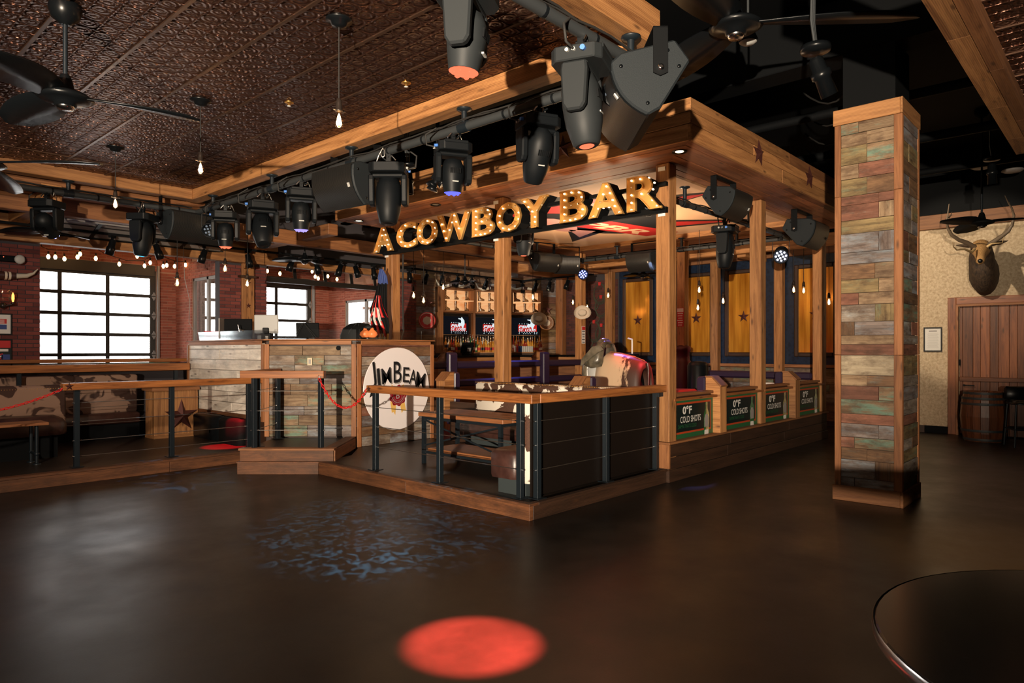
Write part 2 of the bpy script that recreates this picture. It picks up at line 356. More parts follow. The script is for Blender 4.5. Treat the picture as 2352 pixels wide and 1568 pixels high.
def f_misc():
    m, nt, b = base('leather', Roughness=.36); tc = nd(nt, 'TexCoord').outputs['Object']
    n = nd(nt, 'TexNoise', {'Vector': tc, 'Scale': 9.0, 'Detail': 4}).outputs[0]
    nt.links.new(ramp(nt, n, [(.3, (.03, .012, .01)), (.7, (.065, .028, .022))]), b.inputs['Base Color']); bump(nt, b, n, .25, .01); M['leather'] = m
    m, nt, b = base('gold_glass', Roughness=.22, Metallic=.45); tc = nd(nt, 'TexCoord').outputs['Object']
    p = nd(nt, 'VectorMath', {0: tc, 1: (3, 9, .7)}, operation='MULTIPLY').outputs[0]
    n = nd(nt, 'TexNoise', {'Vector': p, 'Scale': 1.0, 'Detail': 5}).outputs[0]
    nt.links.new(ramp(nt, n, [(.3, (.42, .15, .012)), (.7, (.9, .42, .05))]), b.inputs['Base Color']); bump(nt, b, n, .3, .01); M['gold_glass'] = m
    m, nt, b = base('blue_paper', Roughness=.38); tc = nd(nt, 'TexCoord').outputs['Object']
    n = nd(nt, 'TexVoronoi', {'Vector': tc, 'Scale': 14.0}).outputs[0]
    nt.links.new(ramp(nt, n, [(.2, (.003, .009, .024)), (.6, (.006, .018, .046))]), b.inputs['Base Color']); bump(nt, b, n, .25, .005); M['blue_paper'] = m
    m, nt, b = base('stucco', Roughness=.8); tc = nd(nt, 'TexCoord').outputs['Object']
    n = nd(nt, 'TexNoise', {'Vector': tc, 'Scale': 22.0, 'Detail': 5, 'Roughness': .65}).outputs[0]
    nt.links.new(ramp(nt, n, [(.3, (.38, .27, .16)), (.7, (.66, .53, .36))]), b.inputs['Base Color']); bump(nt, b, n, .3, .008); M['stucco'] = m
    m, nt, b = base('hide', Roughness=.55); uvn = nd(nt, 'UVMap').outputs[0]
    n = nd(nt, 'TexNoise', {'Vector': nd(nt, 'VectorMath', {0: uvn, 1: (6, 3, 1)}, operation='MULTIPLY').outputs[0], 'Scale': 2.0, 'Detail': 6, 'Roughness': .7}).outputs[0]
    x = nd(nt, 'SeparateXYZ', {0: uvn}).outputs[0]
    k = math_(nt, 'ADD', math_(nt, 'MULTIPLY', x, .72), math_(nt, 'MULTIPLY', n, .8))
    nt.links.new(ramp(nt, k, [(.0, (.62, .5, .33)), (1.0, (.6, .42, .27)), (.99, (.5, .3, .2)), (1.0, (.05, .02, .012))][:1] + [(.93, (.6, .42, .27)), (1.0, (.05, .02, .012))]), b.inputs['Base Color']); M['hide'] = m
    m, nt, b = base('saddle', Roughness=.3); tc = nd(nt, 'TexCoord').outputs['Object']
    n = nd(nt, 'TexNoise', {'Vector': tc, 'Scale': 7.0, 'Detail': 4}).outputs[0]
    nt.links.new(ramp(nt, n, [(.3, (.05, .045, .03)), (.7, (.2, .17, .12))]), b.inputs['Base Color']); bump(nt, b, n, .3, .02); M['saddle'] = m
    m, nt, b = base('fur', Roughness=.8); tc = nd(nt, 'TexCoord').outputs['Object']
    p = nd(nt, 'VectorMath', {0: tc, 1: (40, 40, 8)}, operation='MULTIPLY').outputs[0]
    n = nd(nt, 'TexNoise', {'Vector': p, 'Scale': 1.0, 'Detail': 3}).outputs[0]
    nt.links.new(ramp(nt, n, [(.3, (.018, .011, .007)), (.75, (.085, .05, .026))]), b.inputs['Base Color']); bump(nt, b, n, .5, .01); M['fur'] = m
    m, nt, b = base('face_fur', Roughness=.75); tc = nd(nt, 'TexCoord').outputs['Object']
    n = nd(nt, 'TexNoise', {'Vector': tc, 'Scale': 60.0, 'Detail': 3}).outputs[0]
    nt.links.new(ramp(nt, n, [(.3, (.25, .13, .045)), (.75, (.5, .29, .11))]), b.inputs['Base Color']); M['face_fur'] = m
    m, nt, b = base('speaker_shell', Roughness=.6, Base_Color=(.013, .017, .020)); b.inputs['Specular IOR Level'].default_value = .25; tc = nd(nt, 'TexCoord').outputs['Object']
    bump(nt, b, nd(nt, 'TexNoise', {'Vector': tc, 'Scale': 260.0, 'Detail': 1}).outputs[0], .3, .003); M['speaker_shell'] = m
    m, nt, b = base('grille', Roughness=.4, Metallic=.6); uvn = nd(nt, 'UVMap').outputs[0]
    wv = nd(nt, 'TexWave', {'Vector': uvn, 'Scale': 26.0, 'Distortion': 0}, bands_direction='X').outputs[1]
    nt.links.new(ramp(nt, wv, [(.3, (.010, .010, .010)), (.7, (.05, .05, .048))]), b.inputs['Base Color']); bump(nt, b, wv, .4, .003); M['grille'] = m
    m, nt, b = base('lightbox', Base_Color=(0, 0, 0)); tc = nd(nt, 'TexCoord').outputs['Object']
    p = nd(nt, 'VectorMath', {0: tc, 1: (2, 2, 5)}, operation='MULTIPLY').outputs[0]
    n = nd(nt, 'TexNoise', {'Vector': p, 'Scale': 1.2, 'Detail': 5, 'Distortion': 1.0}).outputs[0]
    nt.links.new(ramp(nt, n, [(.3, (.92, .32, .10)), (.55, (1, .52, .23))]), b.inputs['Emission Color']); b.inputs['Emission Strength'].default_value = .9; M['lightbox'] = m
    m, nt, b = base('boot_leather', Roughness=.25); tc = nd(nt, 'TexCoord').outputs['Object']
    n = nd(nt, 'TexVoronoi', {'Vector': tc, 'Scale': 26.0}).outputs[0]
    nt.links.new(ramp(nt, n, [(.2, (.035, .012, .006)), (.6, (.3, .15, .06))]), b.inputs['Base Color']); M['boot_leather'] = m
    m, nt, b = base('mural_cream', Roughness=.7, Base_Color=(.72, .45, .28)); M['mural_cream'] = m
    m, nt, b = base('table_black', Roughness=.17, Base_Color=(.006, .006, .006)); M['table_black'] = m
    b.inputs['Specular IOR Level'].default_value = .25
f_misc()
# ------------------------------------------------------------------ shell of the room
struct('floor', MB().box((-7, -6, -.1), (17, 17.2, 0)), M['concrete'])
struct('wall_near', MB().box((-7, -6.2, 0), (17, -6, 5.7)), M['black'])
struct('wall_west', MB().box((-7.2, -6, 0), (-7, 17.2, 5.7)), M['black'])
struct('ceiling', MB().box((-7.2, -6.2, 5.6), (17.2, 13.45, 5.7)), M['black'])
struct('ceiling_patio', MB().box((-7.2, 13.45, 3.95), (6.75, 17.2, 4.05)).box((7.05, 13.45, 3.95), (10.95, 17.2, 4.05)), M['timber_dark'])
struct('street', MB().box((-30, 17.4, -.25), (45, 60, -.15)), M['street'])

BRK = {}
def bricks(par, o, x, w, h, nr, mat, single=True, bl=.2, bh=.055, gap=.011, skip=None, dep=.012):
    o = Vector(o); x = Vector(x); nr = Vector(nr); row = 0; z = 0; mb = MB(); ang = math.atan2(x.y, x.x)
    while z + bh <= h + .02:
        a = -((row % 2) * (bl + gap) / 2)
        while a < w:
            p, q = max(a, 0), min(a + bl, w)
            if q - p > .02 and not (skip and skip((p + q) / 2, z)):
                pr = dep * (.6 + .7 * R.random()); c = o + x * ((p + q) / 2) + ZU * (z + bh / 2) + nr * (pr / 2 - .004)
                if single:
                    k = round(q - p, 2)
                    if k not in BRK: BRK[k] = MB().obox((0, 0, 0), (XU, YV, ZU), (k / 2, .010, bh / 2)).mesh('brick')
                    b = obj('brick', BRK[k], mat, par, loc=c, rot=(0, 0, ang))
                else: mb.obox(c, (x, nr, ZU), ((q - p) / 2, .010, bh / 2))
            a += bl + gap
        z += bh + gap; row += 1
    if not single and mb.v: obj('bricks', mb, mat, par, kind='stuff')

# window side: brick piers with two openings (v = 13.2)
WV = 13.2
wl = struct('wall_left', MB().box((-7, WV, 0), (3.02, WV + .2, 5.6)).box((3.02, WV, 0), (5.98, WV + .2, 1.42)).box((5.98, WV, 0), (6.95, WV + .2, 5.6))
            .box((6.95, WV, 0), (9.9, WV + .2, 1.42)).box((9.9, WV, 0), (10.9, WV + .2, 5.6)).box((3.02, WV, 3.5), (5.98, WV + .2, 5.6)).box((6.95, WV, 3.5), (9.9, WV + .2, 5.6)), M['mortar'])
bricks(wl, (1.35, WV, 1.5), XU, 1.67, 1.87, -YV, M['brick'])
bricks(wl, (5.98, WV, 1.5), XU, .97, 1.87, -YV, M['brick'])
bricks(wl, (9.9, WV, 1.5), XU, 1.0, 1.87, -YV, M['brick'], False)
# sill cap and plank band on the half wall
tb = struct('trim_1', MB().box((-2, WV - .16, 1.44), (5.9, WV + .22, 1.5)).box((5.9, WV - .16, 1.44), (9.95, WV + .22, 1.5)), M['rail_wood'], bevel=.006)
u_ = -1.5
while u_ < 5.0:
    L = .7 + R.random() * .9
    obj('plank', MB().box((u_, WV - .03, 1.28), (min(u_ + L, 5.1) - .006, WV - .001, 1.435)), R.choice([PLK[0], PLK[1], PLK[3], PLK[6], PLK[7]]), wl); u_ += L
# outer wall with garage doors (v = 17)
OV = 17.0
wo = struct('wall_outer', MB().box((-7, OV, 0), (2.35, OV + .2, 3.95)).box((2.35, OV, 3.5), (6.2, OV + .2, 3.95)).box((6.2, OV, 0), (6.65, OV + .2, 3.95))
            .box((7.05, OV, 0), (7.3, OV + .2, 3.95)).box((7.3, OV, 3.5), (10.3, OV + .2, 3.95)).box((10.3, OV, 0), (10.95, OV + .2, 3.95)), M['mortar_out'])
bricks(wo, (2.3, OV, 3.5), XU, 4.35, .45, -YV, M['brick_out'], False)
bricks(wo, (6.24, OV, .9), XU, .42, 2.6, -YV, M['brick_out'], False)
bricks(wo, (7.05, OV, 3.5), XU, 3.85, .45, -YV, M['brick_out'], False)
bricks(wo, (10.34, OV, .9), XU, .56, 2.6, -YV, M['brick_out'], False)
# cheek walls between the bays, each pierced by a tall side window
def cheek(name, u, v0, v1, zt, thick):
    w_ = struct(name, MB().box((u, WV + .2, 0), (u + thick, v0, 3.95)).box((u, v1, 0), (u + thick, OV, 3.95)).box((u, v0, zt), (u + thick, v1, 3.95)).box((u, v0, 0), (u + thick, v1, .6)), M['mortar_out'])
    bricks(w_, (u, v1, .8), YV, OV - v1, 3.1, -XU, M['brick_out'], False)
    bricks(w_, (u, v0, zt), YV, v1 - v0, .4, -XU, M['brick_out'], False)
    return w_
v505 = onU(505, 700, 6.65).y; v443 = onU(441, 700, 6.65).y
cheek('wall_cheek_left', 6.65, 14.0, v443, 3.3, .1)
v790 = onU(792, 700, 10.85).y
cheek('wall_cheek_right', 10.85, 13.75, v790, 3.02, .1)
def side_window(name, u, v0, v1, z1):
    wn = struct(name, MB().box((u + .03, v0, z1 - .06), (u + .09, v1, z1)).box((u + .03, v0, .6), (u + .09, v0 + .05, z1)).box((u + .03, v1 - .05, .6), (u + .09, v1, z1)).box((u + .03, (v0 + v1) / 2 - .03 + .28, .6), (u + .09, (v0 + v1) / 2 + .34, z1)), M['shade_grey'])
    obj('pane', MB().box((u + .055, v0 + .05, .62), (u + .06, (v0 + v1) / 2 + .25, z1 - .06)), M['pane_glass'], wn)
    obj('pane', MB().box((u + .055, (v0 + v1) / 2 + .34, .62), (u + .06, v1 - .05, z1 - .06)), M['pane_glass'], wn)
side_window('window_1', 6.65, 14.0, v443, 3.3); side_window('window_2', 10.85, 13.75, v790, 3.02)
wb = struct('wall_alcove', MB().box((7.0, 13.5, 0), (7.05, 17.2, 3.95)), M['mortar_out'])
bricks(wb, (7.0, 17.2, .8), -YV, 3.6, 3.1, -XU, M['sunlit_brick'], False)
wb = struct('wall_annex', MB().box((12.0, 14.2, -.2), (12.1, 17.0, 5)), M['mortar_out'])
bricks(wb, (12.0, 17.0, .8), -YV, 2.8, 3.2, -XU, M['sunlit_brick'], False)
# sectional glass garage doors
def garage(name, us, zs, ztop):
    d = struct(name, MB().box((us[0] - .09, OV + .02, .0), (us[0] + .03, OV + .1, ztop)).box((us[-1] - .03, OV + .02, 0), (us[-1] + .09, OV + .1, ztop)), M['door_frame'])
    for z in zs: obj('rail', MB().box((us[0] - .06, OV + .03, z - .037), (us[-1] + .06, OV + .08, z + .037)), M['door_frame'], d, bevel=.008)
    obj('rail', MB().box((us[0] - .06, OV - .02, zs[0] + .02), (us[-1] + .06, OV + .08, ztop)), M['door_frame'], d)
    for u in us[1:-1]: obj('stile', MB().box((u - .04, OV + .035, .2), (u + .04, OV + .075, zs[0])), M['door_frame'], d, bevel=.008)
    for i in range(len(us) - 1):
        for j in range(len(zs) - 1):
            obj('pane', MB().box((us[i] + .03, OV + .05, zs[j + 1] + .03), (us[i + 1] - .03, OV + .056, zs[j] - .03)), M['pane_glass'], d)
    x = us[-1] + .07
    obj('track', MB().box((x + .03, OV - .1, 0), (x + .07, OV - .02, ztop)), M['shade_grey'], d)
    for z in zs[1:6]:
        for s in (1, -1): obj('hinge', MB().prism([(-.05, s * .01), (.05, s * .01), (0, s * .10)], (x - .03, OV - .03, z), XU, ZU, YV * .02), M['shade_grey'], d)
    return d
ZR = [3.36, 2.91, 2.455, 2.0, 1.55, 1.1, .65, .2]
garage('door_1', [2.4, 3.33, 4.26, 5.185, 6.1], ZR, 3.62)
garage('door_2', [7.4, 8.33, 9.26, 10.2], ZR, 3.62)

# ------------------------------------------------------------------ far right wall (u = 15.8): stucco, blue paper, brick
UB = 15.8
wr = struct('wall_right', MB().box((UB, -6, 0), (UB + .2, 14.2, 5.6)), M['black'])
obj('stucco_face', MB().box((UB - .02, -3, .14), (UB, 4.0, 4.06)), M['stucco'], wr)
obj('paper_face', MB().box((UB - .02, 4.0, 1.32), (UB, 10.45, 3.8)), M['blue_paper'], wr)
obj('mortar_face', MB().box((UB - .015, 10.45, 0), (UB, 12.6, 3.9)), M['mortar'], wr)
bricks(wr, (UB - .015, 12.6, 1.3), -YV, 2.1, 2.3, -XU, M['brick_dark'], False)
struct('baseboard_right', MB().box((UB - .05, 3.15, 0), (UB - .02, 4.0, .14)).box((UB - .05, -3, 0), (UB - .02, 1.3, .14)), M['dark_board'])
tr = struct('trim_2', MB().box((UB - .12, -3, 4.06), (UB, 4.0, 4.34)), M['timber_dark'], bevel=.006)
tr = struct('trim_3', MB().box((UB - .14, 4.0, 3.78), (UB, 12.5, 4.1)), M['timber_dark'], bevel=.006)
# wainscot of reclaimed boards under the blue paper
wc = struct('wainscot', MB().box((UB - .05, 4.0, 0), (UB - .02, 10.45, 1.28)), M['dark_board'])
obj('cap', MB().box((UB - .10, 4.0, 1.26), (UB - .0, 10.45, 1.33)), M['trim_wood'], wc, bevel=.006)
for z in (.1, .3, .5, .7, .9, 1.08):
    v = 4.02
    while v < 10.4:
        L = .5 + R.random() * .9; q = min(v + L, 10.42)
        obj('plank', MB().box((UB - .075, v, z), (UB - .05, q - .006, z + (.19 if z < 1.0 else .16))), R.choice(PLK[:4] + PLK[6:]), wc); v = q
for i, (v0, v1) in enumerate(((10.554, 10.784), (7.49, 7.68), (5.93, 6.12))):
    obj('timber_post', MB().box((UB - .24, v0, 0), (UB - .051, v1, 3.8)), M['timber'], None, bevel=.008, label='%s slim timber post standing against the blue wall%s' % (('corner-side', 'middle', 'right-hand')[i], (' beside the rope brickwork', ' between gold panels', ' nearest the plank column')[i]), cat='post', group='posts against the blue wall')
# gold glass panels in dark frames
def star_mesh(r, d, n=5):
    mb = MB(); o = (0, 0, d); pts = []
    for k in range(2 * n):
        a = PI / 2 + k * PI / n; q = r if k % 2 == 0 else r * .38
        pts.append((q * math.cos(a), q * math.sin(a), 0))
    for k in range(2 * n): mb.add([o, pts[k], pts[(k + 1) % (2 * n)]], [(0, 1, 2)])
    mb.add(pts, [tuple(range(2 * n))[::-1]]); return mb
STAR = star_mesh(1, .28).mesh('star'); STAR.materials.append(M['star_rust'])
STARF = star_mesh(1, .05).mesh('star'); STARF.materials.append(M['star_rust'])
def star(loc, r, nr, label, flatt=False, name='metal_star', mat=None):
    nr = Vector(nr); x = ZU.cross(nr).normalized(); mtx = Matrix((x, ZU, nr)).transposed()
    o = bpy.data.objects.new(name, STARF if flatt else STAR); COL.objects.link(o)
    o.location = loc; o.rotation_euler = mtx.to_euler(); o.scale = (r, r, r)
    return tag(o, label, 'star')
for i, (vc, nmx) in enumerate(((9.85, 'leftmost'), (7.95 + .2, 'second from left'), (6.92, 'third from left'), (5.26, 'rightmost'))):
    w_ = .47
    g = thing('gold_panel', '%s amber gold glass panel in a dark moulded frame on the blue wall' % nmx, 'wall panel', (UB - .02, vc, 1.5), 0, 'gold panels on the blue wall')
    obj('glass_sheet', MB().box((-.02, -w_ + .1, .1), (-.003, w_ - .1, 1.98)), M['gold_glass'], g)
    for a, b in (((-.06, -w_, 0), (0, -w_ + .1, 2.08)), ((-.06, w_ - .1, 0), (0, w_, 2.08)), ((-.06, -w_ + .1, 1.98), (0, w_ - .1, 2.08)), ((-.06, -w_ + .1, 0), (0, w_ - .1, .1))):
        obj('frame_bar', MB().box(a, b), M['dark_board'], g, bevel=.02)
    s_ = obj('star', STARF, None, g, loc=(-.022, 0, .95), rot=(PI / 2, 0, -PI / 2)); s_.scale = (.15, .15, .15)

# tall planked wall around the back bar (v = 14 and a splayed return)
BW = [(10.85, 14.05), (12.2, 14.03), (13.5, 13.95), (15.3, 12.86), (15.8, 12.55)]
wbk = MB()
for (a, b), (c, d) in zip(BW, BW[1:]):
    wbk.beam((a, b, 2.8), (c, d, 2.8), .1, 5.6)
wback = struct('wall_back', wbk, M['dark_board'])
def planks_on(par, p, q, z0, z1, mats, h=.19, off=.05, t=.02, lmin=.5, lmax=1.3, jit=.0):
    p = Vector((p[0], p[1], 0)); q = Vector((q[0], q[1], 0)); d = (q - p); L = d.length; d.normalize(); nr = Vector((d.y, -d.x, 0))
    z = z0
    while z < z1 - .02:
        hh = min(h * (1 + (R.random() - .5) * jit), z1 - z); a = 0
        while a < L - .01:
            l = min(lmin + R.random() * (lmax - lmin), L - a)
            if L - a - l < .12: l = L - a
            tt = t * (.75 + .5 * R.random())
            obj('plank', MB().obox(p + d * (a + l / 2) + nr * (off + tt / 2) + ZU * (z + hh / 2), (d, nr, ZU), (l / 2 - .0025, tt / 2, hh / 2 - .003)), R.choice(mats), par, bevel=.003)
            a += l
        z += hh
DKP = [PLK[0], PLK[3], PLK[6], PLK[7], PLK[3], PLK[4]]
planks_on(wback, (11.45, 14.04), (12.2, 14.03), 1.3, 4.0, DKP)
planks_on(wback, (15.3, 12.86), (15.72, 12.6), 1.3, 4.0, DKP)
planks_on(wback, (12.2, 14.03), (13.5, 13.95), 3.36, 4.0, DKP)
planks_on(wback, (13.5, 13.95), (15.3, 12.86), 3.36, 4.0, DKP)
obj('timber_post', MB().box((11.0, 13.85, 0), (11.25, 13.99, 4.3)), M['timber_dark'], None, bevel=.008, label='dark timber post against the back wall beside the left bar planks', cat='post')
obj('timber_post', MB().box((15.55, 12.25, 0), (15.74, 12.5, 4.0)), M['timber_dark'], None, bevel=.008, label='dark timber post between bar planks and rope brickwork', cat='post')

# ------------------------------------------------------------------ pressed tin ceiling (ribbed tiles) and its timber frame
ZC = 4.16
tc_ = struct('ceiling_tin', MB().box((-4.2, 2.94, ZC + .03), (4.49, 10.9, ZC + .06)), M['black'])
def tile_mesh():
    mb = MB(); s = .61; k = .006
    # recessed field plus four raised ribs and an embossed cell grid
    mb.add([(0, 0, 0), (s, 0, 0), (s, s, 0), (0, s, 0)], [(0, 3, 2, 1)], [[(0, 0), (0, s), (s, s), (s, 0)]], 0)
    for i in range(4):
        w_ = .028 if i == 0 else .009
        mb.box((i * s / 4, 0, -k * (2 if i == 0 else 1)), (i * s / 4 + w_, s, 0), 1 if i == 0 else 0)
        mb.box((0, i * s / 4, -k * .6), (s, i * s / 4 + .007, 0), 0)
    return mb.mesh('ceiling_tile')
TILE = tile_mesh(); TILE.materials.append(M['tin']); TILE.materials.append(M['tin_strip'])
for i in range(12):
    for j in range(13):
        u = 4.49 - .61 * (i + 1); v = 10.9 - .61 * (j + 1)
        obj('ceiling_tile', TILE, None, tc_, loc=(u, v, ZC + R.random() * .003))
obj('edge_strip', MB().box((-2.8, 10.2, ZC - .012), (3.6, 10.225, ZC + .002)), M['tin_strip'], tc_)
t2 = struct('ceiling_tin_east', MB().box((4, -4, ZC + .03), (10.15, .83, ZC + .06)), M['black'])
for i in range(10):
    for j in range(5):
        obj('ceiling_tile', TILE, None, t2, loc=(10.15 - .61 * (i + 1), .82 - .61 * (j + 1), ZC))
def beam(label, p, q, w, h, mat='timber', **k):
    p = Vector(p); q = Vector(q)
    return obj('ceiling_beam', MB().beam(p, q, w, h), M[mat], None, bevel=.008, label=label, cat='beam', **k)
ZB = 4.01
beam('long timber beam above the lighting pipe, edging the tin ceiling towards the canopy', (4.61, 2.94, ZB + .15), (4.61, 11.15, ZB + .15), .2, .3)
beam('near timber beam whose sawn end hangs beside the largest loudspeaker', (-4.2, 2.845, ZB + .15), (4.73, 2.845, ZB + .15), .19, .3)
beam('timber beam edging the tin ceiling on the window side', (-4.2, 11.0, ZB + .15), (4.51, 11.0, ZB + .15), .2, .3)
bm_ = MB()
rb = thing('ceiling_beam', 'broad timber box beam at the top right corner of the room', 'beam', (0, 0, 0))
u = 3.0
for a, b in ((3.0, 6.1), (6.1, 8.1), (8.1, 9.4), (9.4, 10.2)): obj('plank', MB().box((a, .92, ZB), (b - .005, 1.07, ZB + .03)), M['timber'], rb)
for a, b in ((3.0, 7.0), (7.0, 8.7), (8.7, 10.2)): obj('plank', MB().box((a, .82, ZB), (b - .005, .915, ZB + .03)), M['timber_dark'], rb)
obj('side_board', MB().box((3.0, 1.045, ZB + .03), (10.2, 1.07, ZB + .3)), M['timber_dark'], rb); obj('side_board', MB().box((3.0, .82, ZB + .03), (10.2, .845, ZB + .3)), M['timber_dark'], rb)
obj('end_board', MB().box((10.175, .845, ZB + .03), (10.2, 1.045, ZB + .3)), M['timber_dark'], rb)
# beam grid over the window side and the back of the room
beam('timber beam just behind the window-side lighting pipe', (-3, 11.42, 3.98), (4.9, 11.42, 3.98), .16, .26, 'timber_dark')
beam('long lower timber beam running in front of the brick openings', (-3, 11.85, 3.78), (15.6, 11.85, 3.78), .18, .26, 'timber_dark')
beam('timber header beam lying over the brick openings', (-3, 13.09, 3.45), (10.9, 13.09, 3.45), .2, .14, 'timber')
beam('left stretch of the upper header above the brick pier', (-3, 13.09, 3.66), (2.95, 13.09, 3.66), .2, .28, 'timber')
beam('middle stretch of the upper header above the star post pier', (5.9, 13.09, 3.66), (7.1, 13.09, 3.66), .2, .28, 'timber')
beam('left cross beam between header and lighting pipe', (2.68, 11.1, 3.80), (2.68, 12.99, 3.80), .25, .3, 'timber')
beam('middle cross beam running to the star post pier', (6.6, 11.95, 3.80), (6.6, 12.99, 3.80), .25, .3, 'timber')
beam('cross beam between canopy and long lower beam', (6.92, 10.7, 3.83), (6.92, 11.75, 3.83), .2, .2, 'timber_dark')
beam('cross beam seen below the marquee letters', (10.2, 11.95, 3.80), (10.2, 13.85, 3.80), .24, .28, 'timber')
beam('cross beam over the bar lightboxes', (13.2, 10.3, 3.80), (13.2, 11.75, 3.80), .24, .28, 'timber')
beam('back beam joining the rear canopy posts to the bar', (9.0, 10.75, 3.86), (15.6, 10.75, 3.86), .2, .22, 'timber_dark')
beam('back beam between canopy and blue wall', (14.3, 4.3, 3.86), (14.3, 10.6, 3.86), .2, .24, 'timber')
beam('short beam from canopy to the blue wall near the left gold panel', (14.45, 9.1, 3.80), (15.6, 9.1, 3.80), .2, .22, 'timber')
beam('short beam from canopy to the blue wall near the right gold panel', (14.45, 6.4, 3.80), (15.6, 6.4, 3.80), .2, .22, 'timber')
# black girder and services in the open ceiling
def service(name, label, cat, mb, mat='black', **k): return obj(name, mb, M[mat], None, label=label, cat=cat, **k)
service('steel_girder', 'big black girder crossing above the canopy and the plank column', 'girder', MB().box((8.05, -5, 4.92), (8.45, 12.5, 5.55)), bevel=.01)
service('air_duct', 'black sheet metal duct behind the lighting bar above the canopy', 'duct', MB().box((5.4, 4.6, 4.75), (6.3, 12.8, 5.2)), bevel=.02)
for i, (a, b, r, lb) in enumerate((((9.4, 0.2, 4.75), (9.4, 9, 4.75), .06, 'sprinkler pipe crossing the black ceiling left of the column'), ((11.6, .2, 4.8), (11.6, 9, 4.8), .07, 'second black pipe in the open ceiling above the canopy'),
                                    ((13.4, -2, 4.7), (13.4, 9, 4.7), .06, 'far black pipe in the open ceiling beyond the column'), ((10.6, 1.0, 4.95), (15.6, 1.0, 4.95), .12, 'fat black duct pipe high behind the plank column'))):
    service('ceiling_pipe', lb, 'pipe', MB().tube(a, b, r, 10), 'black')
cab = MB()
for k in range(5):
    p0 = Vector((8.6 + k * .9, 2.2 + .3 * k, 5.1)); pts = []
    for i in range(9):
        t = i / 8; pts.append(p0 + Vector((t * .8, t * 1.1, -.35 * math.sin(PI * t))))
    cab.path(pts, .012, 5)
service('cable_bundle', 'loose black cables drooping in the open ceiling', 'cable', cab, 'cord')

# plank-clad column
CU, CV = 8.02, 1.82; W1, W2 = .64, .74
col_ = thing('plank_column', 'square column clad in weathered multicoloured boards with timber corner trim', 'column', (CU, CV, 0))
obj('core', MB().box((.02, .02, 0), (W2 - .02, W1 - .02, 4.2)), M['dark_board'], col_)
obj('black_shaft', MB().box((.04, .06, 4.2), (W2 - .1, W1 - .06, 4.95)), M['black'], col_)
for a, b in (((-.03, -.03, 0), (W2 + .03, .0, .165)), ((-.03, 0, 0), (0, W1 + .03, .165))): obj('base_board', MB().box(a, b), M['timber_dark'], col_, bevel=.004)
for a, b in (((-.025, -.025, 4.13), (W2 + .025, .0, 4.30)), ((-.025, 0, 4.13), (0, W1 + .025, 4.30)), ((W2, -.02, 4.13), (W2 + .02, W1 + .02, 4.30))): obj('cap_board', MB().box(a, b), M['timber'], col_, bevel=.004)
for z0, z1 in ((.165, 1.6), (1.6, 3.34), (3.34, 4.13)):
    for a, b in (((-.02, -.02), (.0, .06)), ((-.02, W1 - .055), (.0, W1 + .01)), ((0.0, -.02), (.035, .0)), ((W2 - .05, -.02), (W2 + .01, .0))):
        obj('corner_trim', MB().box(a + (z0,), b + (z1 - .003,)), M['trim_wood'], col_, bevel=.003)
rows = [(.0, 5, .5), (.09, 6, 0), (.26, 6, 0), (.44, 3, .2), (.55, 1, 0), (.66, 3, .46), (.79, 2, .5), (.87, 1, 0), (1.02, 1, .25), (1.16, 3, .5), (1.28, 5, 0), (1.45, 4, .7), (1.55, 0, .0),
        (1.66, 2, .5), (1.80, 7, 0), (1.94, 0, .1), (2.06, 0, .6), (2.18, 7, 0), (2.31, 6, .85), (2.42, 6, 0), (2.60, 0, 0), (2.72, 4, .55), (2.86, 3, 0), (2.98, 4, .7), (3.12, 1, .2), (3.25, 6, 0)]
zz = [.165 + .152 * i for i in range(27)]
z = .165; i = 0
hts = [.10, .2, .13, .12, .15, .11, .16, .15, .12, .22, .12, .10, .15, .19, .13, .15, .17, .13, .21, .15, .17, .10, .19, .16, .2, .14, .12]
tot = sum(hts); kf = (4.13 - .165) / tot
cseq = [6, 3, 3, 1, 6, 4, 1, 1, 3, 5, 4, 0, 6, 7, 0, 0, 0, 6, 6, 7, 0, 4, 3, 4, 1, 0, 0]
for i, h in enumerate(hts):
    h *= kf; m = PLK[cseq[i]]; L = W1 - .115; sp = R.choice([.28, .5, .66, 1, .35, .74, 1]) if i != 9 else 1
    a = .06
    for fr, mm in ((sp, m), (1 - sp, R.choice(PLK[:5] + PLK[6:]))):
        if fr * L < .03: continue
        # the face towards the room (-u) reads right to left along v
        tk = .012 * (.6 + R.random() * .8)
        obj('plank', MB().box((-tk, a, z), (0, a + fr * L - .002, z + h - .004)), mm, col_, bevel=.002); a += fr * L
    sp = R.choice([.4, 1, 1, .6]); a = .035; L = W2 - .085
    for fr in (sp, 1 - sp):
        if fr * L < .03: continue
        obj('plank', MB().box((a, -.012 * (.6 + R.random() * .8), z), (a + fr * L - .002, 0, z + h - .004)), R.choice(PLK[1:5] + PLK[6:]), col_, bevel=.002); a += fr * L
    z += h
